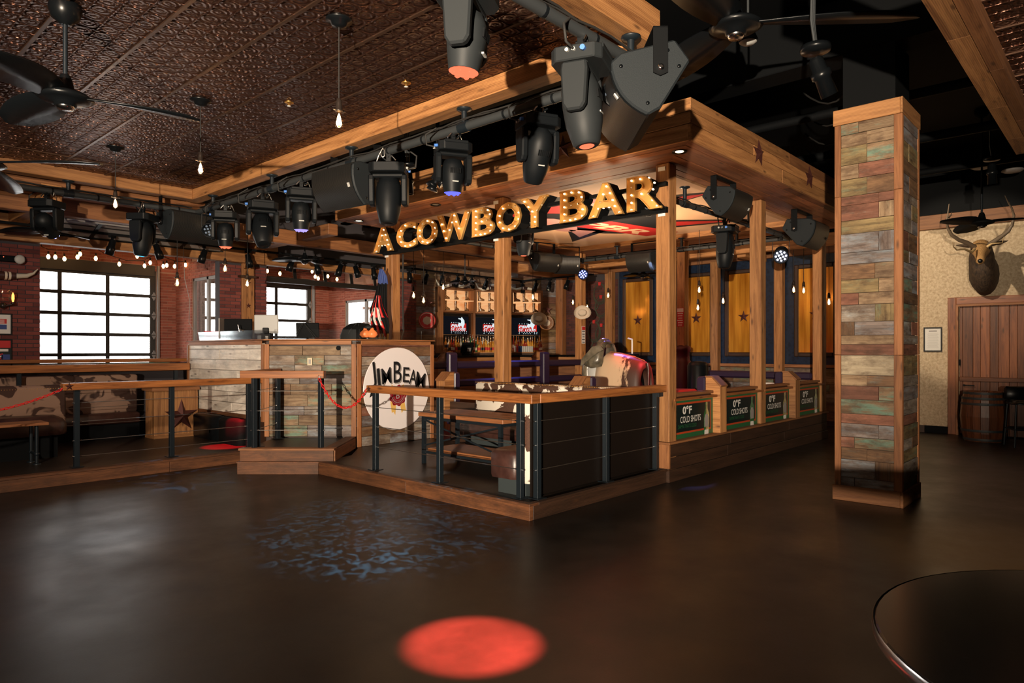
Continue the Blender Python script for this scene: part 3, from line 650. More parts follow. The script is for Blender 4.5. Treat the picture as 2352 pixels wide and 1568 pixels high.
# ------------------------------------------------------------------ big timber canopy over the bull ring
CU0, CU1, CV0, CV1, CZ0, CZ1 = 6.97, 13.95, 3.67, 10.72, 4.0, 4.48
can = thing('timber_canopy', 'big square plank-faced timber canopy over the bull ring', 'canopy', (0, 0, 0))
obj('deck_core', MB().box((CU0 + .04, CV0 + .04, CZ0 + .03), (7.85, CV1 - .04, CZ1 - .03)).box((7.85, CV0 + .04, CZ0 + .03), (CU1 - .04, 4.55, CZ1 - .03)).box((13.1, 4.55, CZ0 + .03), (CU1 - .04, CV1 - .04, CZ1 - .03)).box((7.85, 9.85, CZ0 + .03), (13.1, CV1 - .04, CZ1 - .03)).box((7.8, 4.5, 4.2), (13.15, 9.9, 4.25)), M['dark_board'], can)
hs = [.19, .135, .155]
def run(p0, p1, fixed, axis, z, h, n, mats):
    a = p0
    while a < p1 - .01:
        l = min(1.4 + R.random() * 2.2, p1 - a)
        if p1 - a - l < .5: l = p1 - a
        t = .036 + R.random() * .008
        if axis == 'v': b = ((fixed - t + .04, a, z + .003), (fixed + .04, a + l - .005, z + h - .004))
        elif axis == 'u': b = ((a, fixed - t + .04, z + .003), (a + l - .005, fixed + .04, z + h - .004))
        obj('plank', MB().box(*b), R.choice(mats), can, bevel=.003); a += l
for i, h in enumerate(hs):
    z = CZ0 + sum(hs[:i])
    run(CV0, CV1, CU0, 'v', z, h, 0, [M['timber']])
    run(CU0, CU1, CV0, 'u', z, h, 0, [M['timber'], M['timber_dark']] if i else [M['timber']])
    obj('plank', MB().box((CU0, CV1 - .04, z), (CU1, CV1, z + h - .003)), M['timber_dark'], can)
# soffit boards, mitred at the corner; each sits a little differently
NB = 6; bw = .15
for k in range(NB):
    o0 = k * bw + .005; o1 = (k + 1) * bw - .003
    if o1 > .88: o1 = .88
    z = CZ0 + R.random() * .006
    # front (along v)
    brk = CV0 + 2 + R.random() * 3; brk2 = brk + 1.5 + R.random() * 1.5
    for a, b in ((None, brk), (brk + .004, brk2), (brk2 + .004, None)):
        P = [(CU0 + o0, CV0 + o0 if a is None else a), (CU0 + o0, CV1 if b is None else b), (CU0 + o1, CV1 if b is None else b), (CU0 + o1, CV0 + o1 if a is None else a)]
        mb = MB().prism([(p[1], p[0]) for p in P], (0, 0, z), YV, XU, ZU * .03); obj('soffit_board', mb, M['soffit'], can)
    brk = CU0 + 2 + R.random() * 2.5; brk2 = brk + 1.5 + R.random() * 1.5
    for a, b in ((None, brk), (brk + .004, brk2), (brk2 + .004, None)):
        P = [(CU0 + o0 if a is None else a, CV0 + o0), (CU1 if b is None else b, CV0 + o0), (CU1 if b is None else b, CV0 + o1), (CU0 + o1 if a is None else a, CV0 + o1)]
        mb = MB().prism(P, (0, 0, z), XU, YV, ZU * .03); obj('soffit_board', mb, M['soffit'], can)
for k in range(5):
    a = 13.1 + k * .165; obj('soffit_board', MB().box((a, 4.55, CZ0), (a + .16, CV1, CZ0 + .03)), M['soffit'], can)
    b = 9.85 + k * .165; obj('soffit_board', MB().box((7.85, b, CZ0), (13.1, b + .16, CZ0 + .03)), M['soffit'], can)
# painted mural ceiling with its timber surround
mu = thing('ceiling_mural', 'cream ceiling panel printed with a red and black bull riding emblem under the canopy', 'mural', (0, 0, 0))
MZ = 4.10
obj('panel', MB().box((7.86, 4.56, MZ), (13.09, 9.84, MZ + .04)), M['mural_cream'], mu)
for a, b in (((7.86, 4.56, 4.0), (13.1, 4.62, MZ)), ((7.86, 9.78, 4.0), (13.1, 9.84, MZ)), ((13.03, 4.62, 4.0), (13.09, 9.78, MZ)), ((7.86, 4.62, 4.0), (7.92, 9.78, MZ))):
    obj('surround_board', MB().box(a, b), M['timber'], mu)
def flat_on(name, polys, z, mat):
    mb = MB()
    for P in polys: mb.prism(P, (0, 0, z - .003), XU, YV, ZU * .003)
    obj(name, mb, mat, mu)
def ell(cx, cy, a, b, n=20, rot=0): return [(cx + a * math.cos(t) * math.cos(rot) - b * math.sin(t) * math.sin(rot), cy + a * math.cos(t) * math.sin(rot) + b * math.sin(t) * math.cos(rot)) for t in [2 * PI * k / n for k in range(n)]]
flat_on('printed_black', [ell(10.4, 7.3, 1.9, 1.25, 24, .2), [(9.6, 5.6), (9.9, 4.75), (10.5, 6.3)], [(8.3, 8.2), (9.2, 9.6), (9.6, 8.2)], [(10.8, 8.4), (12.3, 9.4), (11.6, 7.9)], [(11.4, 6.6), (12.6, 5.1), (12.2, 7.0)], [(9.5, 8.2), (10.2, 9.5), (10.7, 8.2)]], MZ, M['ink'])
flat_on('printed_red', [[(10.35, 7.45), (12.75, 7.0), (12.75, 7.75), (10.35, 8.3)], [(9.75, 5.7), (9.95, 4.95), (10.35, 6.2)], [(8.5, 8.0), (9.1, 9.2), (9.35, 8.0)], [(11.6, 6.6), (12.4, 5.5), (12.05, 6.8)], [(8.7, 6.6), (9.3, 6.2), (9.6, 7.6), (9.3, 7.9)]], MZ - .003, M['red_print'])
flat_on('printed_mauve', [ell(10.5, 8.35, .75, .3, 16, .35), [(11.0, 8.5), (11.9, 8.9), (11.5, 8.2)], ell(9.6, 6.9, .35, .6, 16), [(9.7, 8.6), (10.1, 9.25), (10.3, 8.5)]], MZ - .004, M['mauve'])
mb = MB(); put_text(mb, 'pbr', (10.55, 8.1, MZ - .008), Vector((2.05, -.38, 0)).normalized(), Vector((-.18, -1, 0)).normalized(), 1.9, .45); obj('printed_letters', mb, M['mural_cream'], mu)
# canopy posts
PO = []
for i, (u, v, lb) in enumerate(((7.62, 4.31, 'timber canopy post at the front corner beside the marquee letter R'), (7.62, 7.15, 'timber canopy post in the middle of the sign beside the letter Y'),
     (7.62, 9.9, 'timber canopy post behind the marquee letter A on the left, with the flag'), (10.46, 4.31, 'timber canopy post second along the drinks posters'), (13.3, 4.31, 'timber canopy post at the far end of the drinks posters'),
     (13.3, 7.15, 'rear timber canopy post with padded base and red notice'), (13.3, 9.9, 'rear timber canopy post with the straw hat'), (10.46, 9.9, 'timber canopy post hidden behind the middle sign post'))):
    p = thing('timber_post', lb, 'post', (u, v, 0))
    obj('shaft', MB().box((0, 0, .502 if v < 5 and u > 8 else 0), (.19, .19, 3.998)), M['timber'], p, bevel=.01)
    obj('base_trim', MB().box((-.03, -.02, .17), (-.001, .21, .5)), M['timber_dark'], p) if i == 0 else None
# stars on the fascia
for px, py, pl, lb in ((1293, 340, 'u', 'rust star on the canopy front nearest the corner'), (1072, 408, 'u', 'rust star on the canopy front half hidden by the blue-lit fixture'), (1742, 352, 'v', 'rust star on the canopy side nearest the corner'), (1858, 408, 'v', 'rust star on the canopy side towards the column')):
    if pl == 'u': p = onU(px, py, CU0); star(p - XU * .003, .175, -XU, lb)
    else: p = onV(px, py, CV0); star(p - YV * .003, .185, -YV, lb)
# recessed downlights in the soffit
for i, (u, v, lb) in enumerate(((7.3, 3.99, 'lit recessed downlight in the canopy soffit corner'), (7.27, 10.42, 'lit recessed downlight at the left end of the canopy soffit'), (7.3, 8.35, 'unlit recessed downlight in the canopy soffit above the marquee letter C'))):
    d = thing('recessed_downlight', lb, 'downlight', (u, v, CZ0 + .0))
    obj('trim_ring', MB().lathe([(.055, .0), (.085, -.012), (.09, -.004), (.09, .0)], n=20), M['black_gloss'], d)
    obj('lens', MB().lathe([(.001, -.003), (.05, -.003), (.05, 0)], n=16), M['downlight_glow'] if i < 2 else M['shade_grey'], d)
    if i < 2: lamp('downlight_spot', 'SPOT', (u, v, CZ0 - .03), 25, (1, .68, .36), (u, v, 0), spot_size=1.4, spot_blend=.8, shadow_soft_size=.04)

# ------------------------------------------------------------------ platforms
PZ, SZ = .165, .33
pl = struct('platform_ring', MB().prism([(5.03, 4.37), (7.56, 4.37), (7.56, 8.75), (6.1, 8.75), (5.6, 8.2), (5.03, 8.03)], (0, 0, 0), XU, YV, ZU * PZ), M['deck_dark'])
# worn timber risers and nosing
obj('riser_board', MB().beam((5.0, 4.32, .07), (5.0, 6.2, .07), .055, .14), M['step_wood'], pl, bevel=.003)
obj('riser_board', MB().beam((5.0, 6.205, .07), (5.0, 8.06, .07), .055, .14), M['step_wood'], pl, bevel=.003)
obj('nosing', MB().beam((5.03, 4.31, .152), (5.03, 8.06, .152), .14, .026), M['step_wood'], pl, bevel=.003)
obj('riser_board', MB().beam((5.03, 4.345, .07), (7.57, 4.345, .07), .055, .14), M['dark_board'], pl, bevel=.003)  # dark boards put the shade of this side into riser and nosing
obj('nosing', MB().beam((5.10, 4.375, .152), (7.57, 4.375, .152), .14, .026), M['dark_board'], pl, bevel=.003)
FW = Vector((CB, CA, 0)); LT = Vector((CA, -CB, 0))         # straight ahead / to the right of the camera
sp_ = struct('platform_step', MB().obox(cp(-3.0, 9.75, SZ / 2 - .005), (LT, FW, ZU), (.60, .60, SZ / 2 - .005)).obox(cp(-3.12, 9.6, PZ / 2 - .005), (LT, FW, ZU), (.51, .5, PZ / 2 - .005)), M['deck_dark'])
obj('riser_board', MB().obox(cp(-3.115, 9.095, .075), (LT, FW, ZU), (.54, .02, .075)), M['step_wood'], sp_, bevel=.003)
obj('nosing', MB().obox(cp(-3.115, 9.12, .157), (LT, FW, ZU), (.545, .055, .008)), M['step_wood'], sp_)
obj('riser_board', MB().obox(cp(-3.01, 9.135, .24), (LT, FW, ZU), (.625, .02, .075)), M['step_wood'], sp_, bevel=.003)
obj('nosing', MB().obox(cp(-3.01, 9.17, .325), (LT, FW, ZU), (.64, .075, .014)), M['timber_dark'], sp_, bevel=.003)
obj('nosing', MB().obox(cp(-2.45, 9.8, .325), (FW, LT, ZU), (.56, .075, .014)), M['step_wood'], sp_, bevel=.003)
obj('side_board', MB().obox(cp(-2.385, 9.75, .24), (FW, LT, ZU), (.6, .015, .075)), M['timber_dark'], sp_)
pL = struct('platform_left', MB().prism([(-4, 9.72), (5.25, 9.72), (5.25, 9.76), (5.1, 9.95), (5.1, 13.2), (-4, 13.2)], (0, 0, 0), XU, YV, ZU * PZ), M['deck_dark'])
u = -2
while u < 5.1:
    obj('riser_board', MB().box((u, 9.67, 0), (min(u + 1.9, 5.25) - .004, 9.715, .14)), M['step_wood'], pL, bevel=.003); u += 1.9
obj('nosing', MB().box((-2, 9.66, .14), (5.25, 9.80, .168)), M['step_wood'], pL, bevel=.003)
# low plank wall along the ring
struct('wall_skirt', MB().box((7.66, 4.55, .0), (7.72, 5.6, .8)).box((7.66, 5.86, 0), (7.72, 7.12, .8)).box((7.66, 7.37, 0), (7.72, 8.4, .8)).box((7.66, 8.66, 0), (7.72, 9.87, .8)), M['dark_board'])
lw = struct('wall_ring', MB().box((7.60, 4.33, 0), (13.5, 4.5, .47)), M['dark_board'])
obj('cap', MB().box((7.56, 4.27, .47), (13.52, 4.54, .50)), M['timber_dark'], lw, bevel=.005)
for z, h in ((.155, .15), (.31, .155)):
    u = 7.6
    while u < 13.4:
        L = 1.4 + R.random(); q = min(u + L, 13.48); obj('plank', MB().box((u, 4.297, z), (q - .004, 4.33, z + h - .004)), M['dark_board'], lw, bevel=.002); u = q
obj('kick_board', MB().box((7.57, 4.28, 0), (13.48, 4.33, .15)), M['dark_board'], lw, bevel=.004)  # dark colour carries the shade at the foot of this wall

# ------------------------------------------------------------------ ring fence: stub posts, caps, drinks posters, padded bars
def stub(label, o, xin, zt=1.28):
    """square timber stub whose top slopes down away from the ring; xin = unit vector pointing into the ring"""
    x = Vector(xin); y = ZU.cross(x); t = thing('fence_stub', label, 'post', o)
    obj('timber_block', MB().prism([(-.16, .5 if zt < 1.4 else 0), (.06, .5 if zt < 1.4 else 0), (.06, zt), (-.03, zt), (-.16, zt - .13)], -y * .1, x, ZU, y * .2), M['timber'], t, bevel=.004)
    obj('sloped_cap', MB().prism([(-.17, zt - .13), (-.03, zt + .002), (.065, zt + .002), (.065, zt + .02), (-.035, zt + .02), (-.18, zt - .11)], -y * .105, x, ZU, y * .21), M['timber_dark'], t)
    obj('pad', MB().prism([(.07, .4), (.2, .4), (.2, zt - .02), (.17, zt + .01), (.07, zt + .01)], -y * .11, x, ZU, y * .22), M['purple_vinyl'], t, bevel=.02)
for i, u in enumerate((9.04, 11.88)):
    stub('sloped timber stub post %s the drinks posters' % ('between the first and second of', 'between the third and fourth of')[i], (u, 4.42, 0), YV, 1.27)
for i, u in enumerate((9.04, 11.88)):
    stub('sloped timber stub post at the back of the ring %s' % ('in front of the left television', 'in front of the right television')[i], (u, 10.0, 0), -YV, 1.6)
for i, v in enumerate((5.73, 8.53)):
    stub('sloped timber stub post %s' % ('behind the cowhide bench in front of the bull', 'beside the white whiskey disc')[i], (7.72, v, 0), XU, 1.27)
spans = [(7.83, 8.93), (9.15, 10.44), (10.67, 11.77), (11.99, 13.28)]
for i, (a, b) in enumerate(spans):
    s_ = thing('drinks_poster', '%s green poster reading 0°F COLD SHOTS on the ring fence' % ('nearest', 'second', 'third', 'farthest')[i], 'poster', (0, 4.37, 0), 0, 'cold shots posters')
    w_ = 1.1; a0 = b - 1.12
    obj('board', MB().box((a - .06, 0, .5), (b + .02, .02, 1.0)), M['green_print'], s_)
    P = [(a0, .56), (a0 + 1.06, .56), (a0 + 1.06, .96), (a0, .96)]
    obj('border', MB().box((max(a0, a - .05), -.002, .56), (a0 + 1.07, 0, .965)), M['orange_print'], s_)
    obj('field', MB().box((max(a0, a - .05), -.004, .585), (a0 + 1.045, -.002, .94)), M['dark_print'], s_)
    tm = MB(); put_text(tm, 'zerof', (a0 + .26, -.005, .81), XU, ZU, .25, .11); put_text(tm, 'cold', (a0 + .2, -.005, .70), XU, ZU, .56, .085)
    obj('lettering', tm, M['paper'], s_)
    tm = MB(); put_text(tm, 'damn', (a0 + .14, -.005, .63), XU, ZU, .5, .05); obj('lettering', tm, M['green_print'], s_)
    bt = [(-.075, 0), (.075, 0), (.075, .26), (.03, .33), (.03, .42), (-.03, .42), (-.03, .33), (-.075, .26)]
    obj('bottle_print', MB().prism(bt, (a0 + .93, -.0045, .52), XU, ZU, YV * .001), M['bottle_green'], s_)
    obj('bottle_label', MB().prism([(-.055, .08), (.055, .08), (.06, .2), (.03, .25), (-.03, .25), (-.06, .2)], (a0 + .93, -.0055, .52), XU, ZU, YV * .001), M['shade_grey'], s_)
    obj('bottle_label', MB().prism([(-.06, -.02), (.06, -.02), (.05, .04), (-.05, .04)], (a0 + .93, -.0055, .52), XU, ZU, YV * .001), M['paper'], s_)
    f = thing('fence_rail', '%s double timber cap rail above a cold shots poster' % ('nearest', 'second', 'third', 'farthest')[i], 'rail', (0, 0, 0), 0, 'fence caps')
    obj('lower_rail', MB().box((a - .08, 4.30, 1.0), (b + .1, 4.46, 1.035)), M['rail_wood'], f, bevel=.005)
    obj('upper_rail', MB().box((a - .08, 4.36, 1.05), (b + .08, 4.5, 1.09)), M['timber_dark'], f, bevel=.005)
    obj('spacer', MB().box((a - .05, 4.4, 1.035), (b + .05, 4.46, 1.05)), M['dark_board'], f)
# padded bars and padded posts inside the ring
def pad(label, p, q, w=.1, h=.14, mat='purple_vinyl'):
    obj('padded_bar', MB().beam(p, q, w, h), M[mat], None, bevel=.03, label=label, cat='padding')
pad('upper purple padded bar at the back of the ring, left section', (7.81, 9.9, 1.36), (8.93, 9.9, 1.36)); pad('lower purple padded bar at the back of the ring, left section', (7.81, 9.9, 1.0), (8.93, 9.9, 1.0))
pad('upper purple padded bar at the back of the ring, middle section', (9.15, 9.9, 1.36), (10.455, 9.9, 1.36)); pad('lower purple padded bar at the back of the ring, middle section', (9.15, 9.9, 1.0), (10.455, 9.9, 1.0))
pad('upper purple padded bar at the back of the ring, blue-lit section', (10.655, 9.9, 1.36), (11.77, 9.9, 1.36)); pad('lower purple padded bar at the back of the ring, blue-lit section', (10.655, 9.9, 1.0), (11.77, 9.9, 1.0))
pad('upper purple padded bar at the back of the ring, right section', (11.99, 9.9, 1.36), (13.295, 9.9, 1.36)); pad('lower purple padded bar at the back of the ring, right section', (11.99, 9.9, 1.0), (13.295, 9.9, 1.0))
pad('upper padded bar of the far ring side behind the poster fence', (13.34, 4.52, 1.16), (13.34, 7.1, 1.16)); pad('upper padded bar of the far ring side behind the bull', (13.34, 7.4, 1.16), (13.34, 9.88, 1.16))
obj('padded_sleeve', MB().lathe([(.17, 0), (.18, .02), (.18, 1.3), (.15, 1.34), (.14, 1.5), (.17, 1.53), (.17, 1.62), (.1, 1.66)], (13.395, 7.245, .1), 14), M['maroon_vinyl'], None, label='maroon padded sleeve with black top around the rear ring post', cat='padding')
obj('padded_sleeve', MB().lathe([(.2, 0), (.2, 1.25), (.16, 1.32), (.05, 1.34)], (12.05, 6.2, .1), 14), M['black_gloss'], None, label='black padded sleeve beside the bull below the first gold panel', cat='padding')
obj('ring_mat', MB().box((7.85, 4.56, 0), (13.2, 9.8, .12)), M['maroon_vinyl'], None, label='dark red padded floor mat inside the bull ring', cat='mat', bevel=.03)
obj('wedge_mat', MB().prism([(7.85, 4.62), (9.0, 4.62), (8.6, 5.4), (7.85, 5.5)], (0, 0, .12), XU, YV, ZU * .98), M['red_plastic'], None, label='red padded wedge mat behind the nearest drinks poster', cat='mat', bevel=.03)
for a, b, lb in ((10.2, 11.2, 'left'), (11.9, 12.8, 'right')):
    obj('wall_pad', MB().box((13.12, 15.35 - a + .2, .5), (13.2, 15.35 - b + .35, 1.02)), M['white'], None, label='white wall pad on the far ring side, %s of two' % lb, cat='padding', bevel=.02)
# ------------------------------------------------------------------ cable railings
def rail_post(par, p, zt, zb, w=.06, horn=None):
    obj('post', MB().box((p[0] - w / 2, p[1] - w / 2, zb), (p[0] + w / 2, p[1] + w / 2, zt)).box((p[0] - .07, p[1] - .07, zb), (p[0] + .07, p[1] + .07, zb + .008)), M['post_steel'], par, bevel=.003)
    for k in range(3): pass
def railing(label, pts, zt, zb, cabs, rail_pts, tr_w=.11, tr_h=.09, mat='rail_wood'):
    r = thing('cable_railing', label, 'railing', (0, 0, 0))
    obj('top_rail', MB().beam(Vector(rail_pts[0] + (zt - tr_h / 2,)), Vector(rail_pts[1] + (zt - tr_h / 2,)), tr_w, tr_h), M[mat], r, bevel=.006)
    for p in pts: rail_post(r, p, zt - tr_h, zb)
    for z in cabs:
        obj('cable', MB().tube((pts[0][0], pts[0][1], z), (pts[-1][0], pts[-1][1], z), .0045, 6), M['cable'], r)
        fit = MB()
        for p, q in ((pts[0], pts[1]), (pts[-1], pts[-2])):
            d = (Vector(q) - Vector(p)).normalized(); c = Vector((p[0], p[1], z)); d = Vector((d.x, d.y, 0))
            fit.tube(c - d * .05, c - d * .028, .009, 8); fit.tube(c + d * .03, c + d * .06, .008, 8)
        obj('cable_fitting', fit, M['chrome'], r)
    return r
r1 = railing('wood-topped cable railing at the front of the seating enclosure', [(5.12, 6.98), (5.12, 5.78), (5.12, 4.57)], 1.215, PZ, (.94, .70, .45), ((5.10, 7.06), (5.10, 4.345)), .13)
r2 = railing('wood-topped cable railing on the side of the seating enclosure with a dark panel', [(5.22, 4.43), (6.42, 4.43), (7.5, 4.43)], 1.215, PZ, (.94, .70, .45), ((5.17, 4.41), (7.63, 4.41)), .13)
obj('bracket', MB().box((7.5, 4.38, 1.07), (7.6, 4.42, 1.12)), M['post_steel'], r2)
r3 = railing('long wood-topped cable railing along the left platform', [(2.67, 9.95), (3.83, 9.95), (4.95, 9.95)], 1.235, PZ, (.98, .74, .5, .3), ((2.50, 9.92), (5.2, 9.92)), .12)
A_, B_ = cp(-3.48, 9.22, 0), cp(-2.58, 9.22, 0); C_ = cp(-3.50, 10.2, 0)
r4 = railing('short cable railing on the front of the DJ step', [(A_.x, A_.y), (B_.x, B_.y)], 1.375, SZ, (1.10, .83, .57), (tuple(cp(-3.63, 9.16, 0)[:2]), tuple(cp(-2.51, 9.16, 0)[:2])), .12, .1)
r5 = railing('short cable railing returning along the left side of the DJ step', [tuple((C_ * .12 + A_ * .88)[:2]), (C_.x, C_.y)], 1.375, SZ, (1.10, .83, .57), (tuple(cp(-3.56, 9.22, 0)[:2]), tuple(cp(-3.56, 10.35, 0)[:2])), .12, .1)
r6 = railing('rear cable railing in front of the tan cowhide booths', [(.2, 12.55), (2.6, 12.55), (4.9, 12.55)], 1.42, PZ, (1.0, .72, .45), ((-1.0, 12.55), (5.12, 12.55)), .14, .12)
for v in (0, 1): star((2.545 + .02, 9.855, 1.195), .055, -YV, 'small black star on the end of the left platform rail') if v == 0 else None
obj('bolts', MB().ball((1.35, 12.475, 1.37), .02).ball((1.62, 12.475, 1.37), .018), M['chrome'], r6)
star((5.03 + .0, 7.0, 1.17), .045, -XU, 'small dark star on the end of the enclosure rail', True)

# red plastic chains with steel snap hooks
def link_mesh():
    pts = []; a, b = .030, .013
    for k in range(14):
        t = 2 * PI * k / 14; pts.append((a * math.copysign(min(abs(math.cos(t)) * 1.25, 1), math.cos(t)), b * math.sin(t), 0))
    mb = MB(); n = len(pts); rings = []
    for i in range(n + 1):
        p = Vector(pts[i % n]); t = (Vector(pts[(i + 1) % n]) - Vector(pts[i - 1])).normalized(); nn = Vector((-t.y, t.x, 0))
        rings.append([p + (nn * math.cos(2 * PI * k / 5) + ZU * math.sin(2 * PI * k / 5)) * .0055 for k in range(5)])
    return mb.loft(rings, cap=False).mesh('chain_link')
LINK = link_mesh(); LINK.materials.append(M['red_plastic'])
def chain(label, p, q, sag, hook_end):
    t = thing('plastic_chain', label, 'chain', (0, 0, 0)); p = Vector(p); q = Vector(q); pts = []; N = 200
    for i in range(N + 1):
        s = i / N; c = p.lerp(q, s); c.z -= sag * 4 * s * (1 - s); pts.append(c)
    acc = 0; last = pts[0]; k = 0
    for c in pts[1:]:
        acc += (c - last).length
        if acc >= .046:
            d = (c - last).normalized(); acc = 0; rot = d.to_track_quat('X', 'Z').to_matrix() @ Matrix.Rotation(PI / 2 * (k % 2) + .5, 3, 'X')
            obj('chain_link', LINK, None, t, loc=c, rot=rot.to_euler()); k += 1
        last = c
    h = MB(); e = q if hook_end else p; d = ((pts[-8] if hook_end else pts[8]) - e).normalized(); sd = d.cross(ZU).normalized(); up = sd.cross(d)
    loop = [e + d * (.055 + .05 * math.cos(a)) + up * (.02 * math.sin(a)) for a in [2 * PI * k / 12 for k in range(13)]]
    h.path(loop, .005, 6); obj('snap_hook', h, M['chrome'], t)
    f = p if hook_end else q; h2 = MB().path([f + Vector((0, 0, .03)), f + Vector((.012, 0, .0)), f + Vector((0, 0, -.03))], .005, 6); obj('hook', h2, M['chrome'], t)
ca, cb = cp(-2.575, 9.09, 1.29), Vector((5.06, 7.08, 1.16))
chain('red plastic chain hanging between DJ step rail and enclosure rail', ca, cb, .31, True)
chain('red plastic chain hanging from the end of the left platform rail', (.5, 9.6, 1.05), (2.51, 9.88, 1.17), .2, True)

# ------------------------------------------------------------------ DJ booth of reclaimed boards
bo = thing('dj_booth', 'angled DJ booth clad in reclaimed multicoloured boards with timber corner posts', 'booth', (0, 0, 0))
BP = [(5.16, 12.64), (5.16, 9.84), (6.105, 8.81), (7.64, 8.81)]
BZ = 1.815
obj('carcass', MB().prism([(5.19, 12.6), (5.19, 9.86), (6.12, 8.84), (7.58, 8.84), (7.58, 9.6), (6.3, 10.2), (5.9, 12.6)], (0, 0, .0), XU, YV, ZU * (BZ - .03)), M['dark_board'], bo)
planks_on(bo, BP[0], BP[1], .62, BZ - .06, [M['plank_pale']], .175, -.005, .018, 1.0, 1.9)
planks_on(bo, BP[1], BP[2], SZ, BZ - .1, [PLK[2], PLK[6], PLK[1], PLK[2], PLK[0], PLK[4], PLK[3], PLK[1]], .155, -.005, .018, .35, .9, .25)
planks_on(bo, BP[2], BP[3], PZ, BZ - .06, [PLK[6], PLK[4], PLK[3], PLK[2], PLK[3]], .155, -.005, .018, .5, 1.2, .2)
for (p, q), zb in zip(zip(BP, BP[1:]), (.55, SZ, PZ)):
    P_ = Vector(p + (0,)); Q_ = Vector(q + (0,)); d = (Q_ - P_).normalized(); nr = Vector((d.y, -d.x, 0)); L = (Q_ - P_).length
    for a in (.035, L - .035): obj('corner_trim', MB().obox(P_ + d * a + nr * .022 + ZU * (zb + BZ - .07) / 2, (d, nr, ZU), (.036, .012, (BZ - .07 - zb) / 2)), M['trim_wood'], bo, bevel=.004)
    obj('top_trim', MB().obox(P_ + d * L / 2 + nr * .02 + ZU * (BZ - .05), (d, nr, ZU), (L / 2 - .07, .012, .03)), M['trim_wood'], bo, bevel=.004)
    obj('counter_edge', MB().obox(P_ + d * L / 2 + nr * .0 + ZU * (BZ - .006), (d, nr, ZU), (L / 2 + .01, .045, .009)), M['trim_wood'], bo, bevel=.003)
obj('counter_top', MB().prism([(5.2, 12.6), (5.2, 9.87), (6.13, 8.85), (7.6, 8.85), (7.6, 9.7), (6.4, 10.3), (6.0, 12.6)], (0, 0, BZ - .02), XU, YV, ZU * .02), M['table_black'], bo)
obj('skirt_board', MB().box((5.115, 10.4, .55), (5.155, 12.6, .63)), M['step_wood'], bo)
dB = (Vector(BP[2]) - Vector(BP[1])).normalized(); dB3 = Vector((dB.x, dB.y, 0)); nB = Vector((dB3.y, -dB3.x, 0))
pz = at(778, 799, 10.45); obj('cable_port', MB().lathe([(.001, .004), (.028, .004), (.036, .008), (.036, 0)], pz + nB * .018, 16, ax=nB), M['black'], bo)
ot = thing('outlet_plate', 'cream outlet plate on the middle panel of the DJ booth', 'outlet', at(712, 830, 10.42))
obj('plate', MB().obox(nB * .012, (dB3, nB, ZU), (.038, .004, .057)), M['cream_plate'], ot, bevel=.003)
obj('socket', MB().obox(nB * .018, (dB3, nB, ZU), (.016, .003, .034)), M['shade_grey'], ot)
# glass guards on the counter
def guard(name, lab, segs):
    g = thing('glass_guard', lab, 'glass screen', (0, 0, 0))
    for p, q, h0, h1 in segs:
        p = Vector(p); q = Vector(q); d = q - p; nr = Vector((d.y, -d.x, 0)).normalized() * .006
        obj('pane', MB().prism([(0, 0), (d.length, 0), (d.length - h1, .155), (h0, .155)], p + ZU * BZ, d.normalized(), ZU, nr), M['guard_glass'], g)
    return g
guard('g', 'low glass guard along the window end of the DJ booth counter', [((5.24, 12.35, 0), (5.24, 9.95, 0), -.08, .1)])
guard('g', 'low glass guard along the room side of the DJ booth counter', [((5.3, 9.82, 0), (6.16, 8.9, 0), 0, 0), ((6.2, 8.88, 0), (7.45, 8.88, 0), 0, 0)])
# round whiskey sign on the right-hand panel
wd = thing('round_sign', 'big round white whiskey sign reading JIM BEAM on the DJ booth', 'sign', (6.86, 8.775, 1.033))
obj('disc', MB().lathe([(.001, .012), (.655, .012), (.66, .006), (.66, 0)], n=64, ax=-YV, smooth=False), M['sign_white'], wd)
lt = MB(); sh = MB()
for key, x, y, w_, h_, rot in (('jim', -.50, .02, .10, .40, .22), ('i', -.385, .04, .055, .29, .18), ('m', -.31, .075, .19, .25, .13), ('b', -.085, .095, .16, .34, 0), ('e', .10, .10, .13, .245, -.08), ('a', .225, .07, .16, .24, -.14), ('m', .36, .02, .2, .25, -.22)):
    X_ = Vector((math.cos(rot), 0, math.sin(rot))); Y_ = Vector((-math.sin(rot) * .6, 0, 1)).normalized()
    put_text(lt, key, (x, -.0145, y), X_, Y_, w_, h_, z=Vector((0, -1, 0))); put_text(sh, key, (x + .022, -.0135, y - .018), X_, Y_, w_, h_, z=Vector((0, -1, 0)))
lt.prism([(-.55, -.06), (-.40, .02), (-.44, .07), (-.52, .04)], (-.0, -.0145, -.06), XU, ZU, YV * .001)
obj('lettering', lt, M['ink'], wd); obj('letter_shadow', sh, M['shade_grey'], wd)
obj('ribbon', MB().prism([(-.12, -.38), (-.15, -.2), (-.03, -.2), (-.05, -.42), (-.085, -.37)], (-.0, -.0135, 0), XU, ZU, YV * .001), M['gold_print'], wd)
obj('ribbon', MB().prism([(.03, -.2), (.13, -.2), (.17, -.37), (.11, -.36), (.08, -.4)], (0, -.0135, 0), XU, ZU, YV * .001), M['gold_print'], wd)
obj('ribbon', MB().prism([(-.13, .07), (-.1, -.0), (.1, 0), (.13, .07), (.05, .03), (-.05, .03)], (0, -.0135, 0), XU, ZU, YV * .001), M['gold_print'], wd)
sc = [((.165 + .012 * math.cos(9 * t)) * math.cos(t), (.165 + .012 * math.cos(9 * t)) * math.sin(t) - .11) for t in [2 * PI * k / 54 for k in range(54)]]
obj('wax_seal', MB().prism(sc, (0, -.0155, 0), XU, ZU, YV * .002), M['seal_red'], wd)
rg = MB()
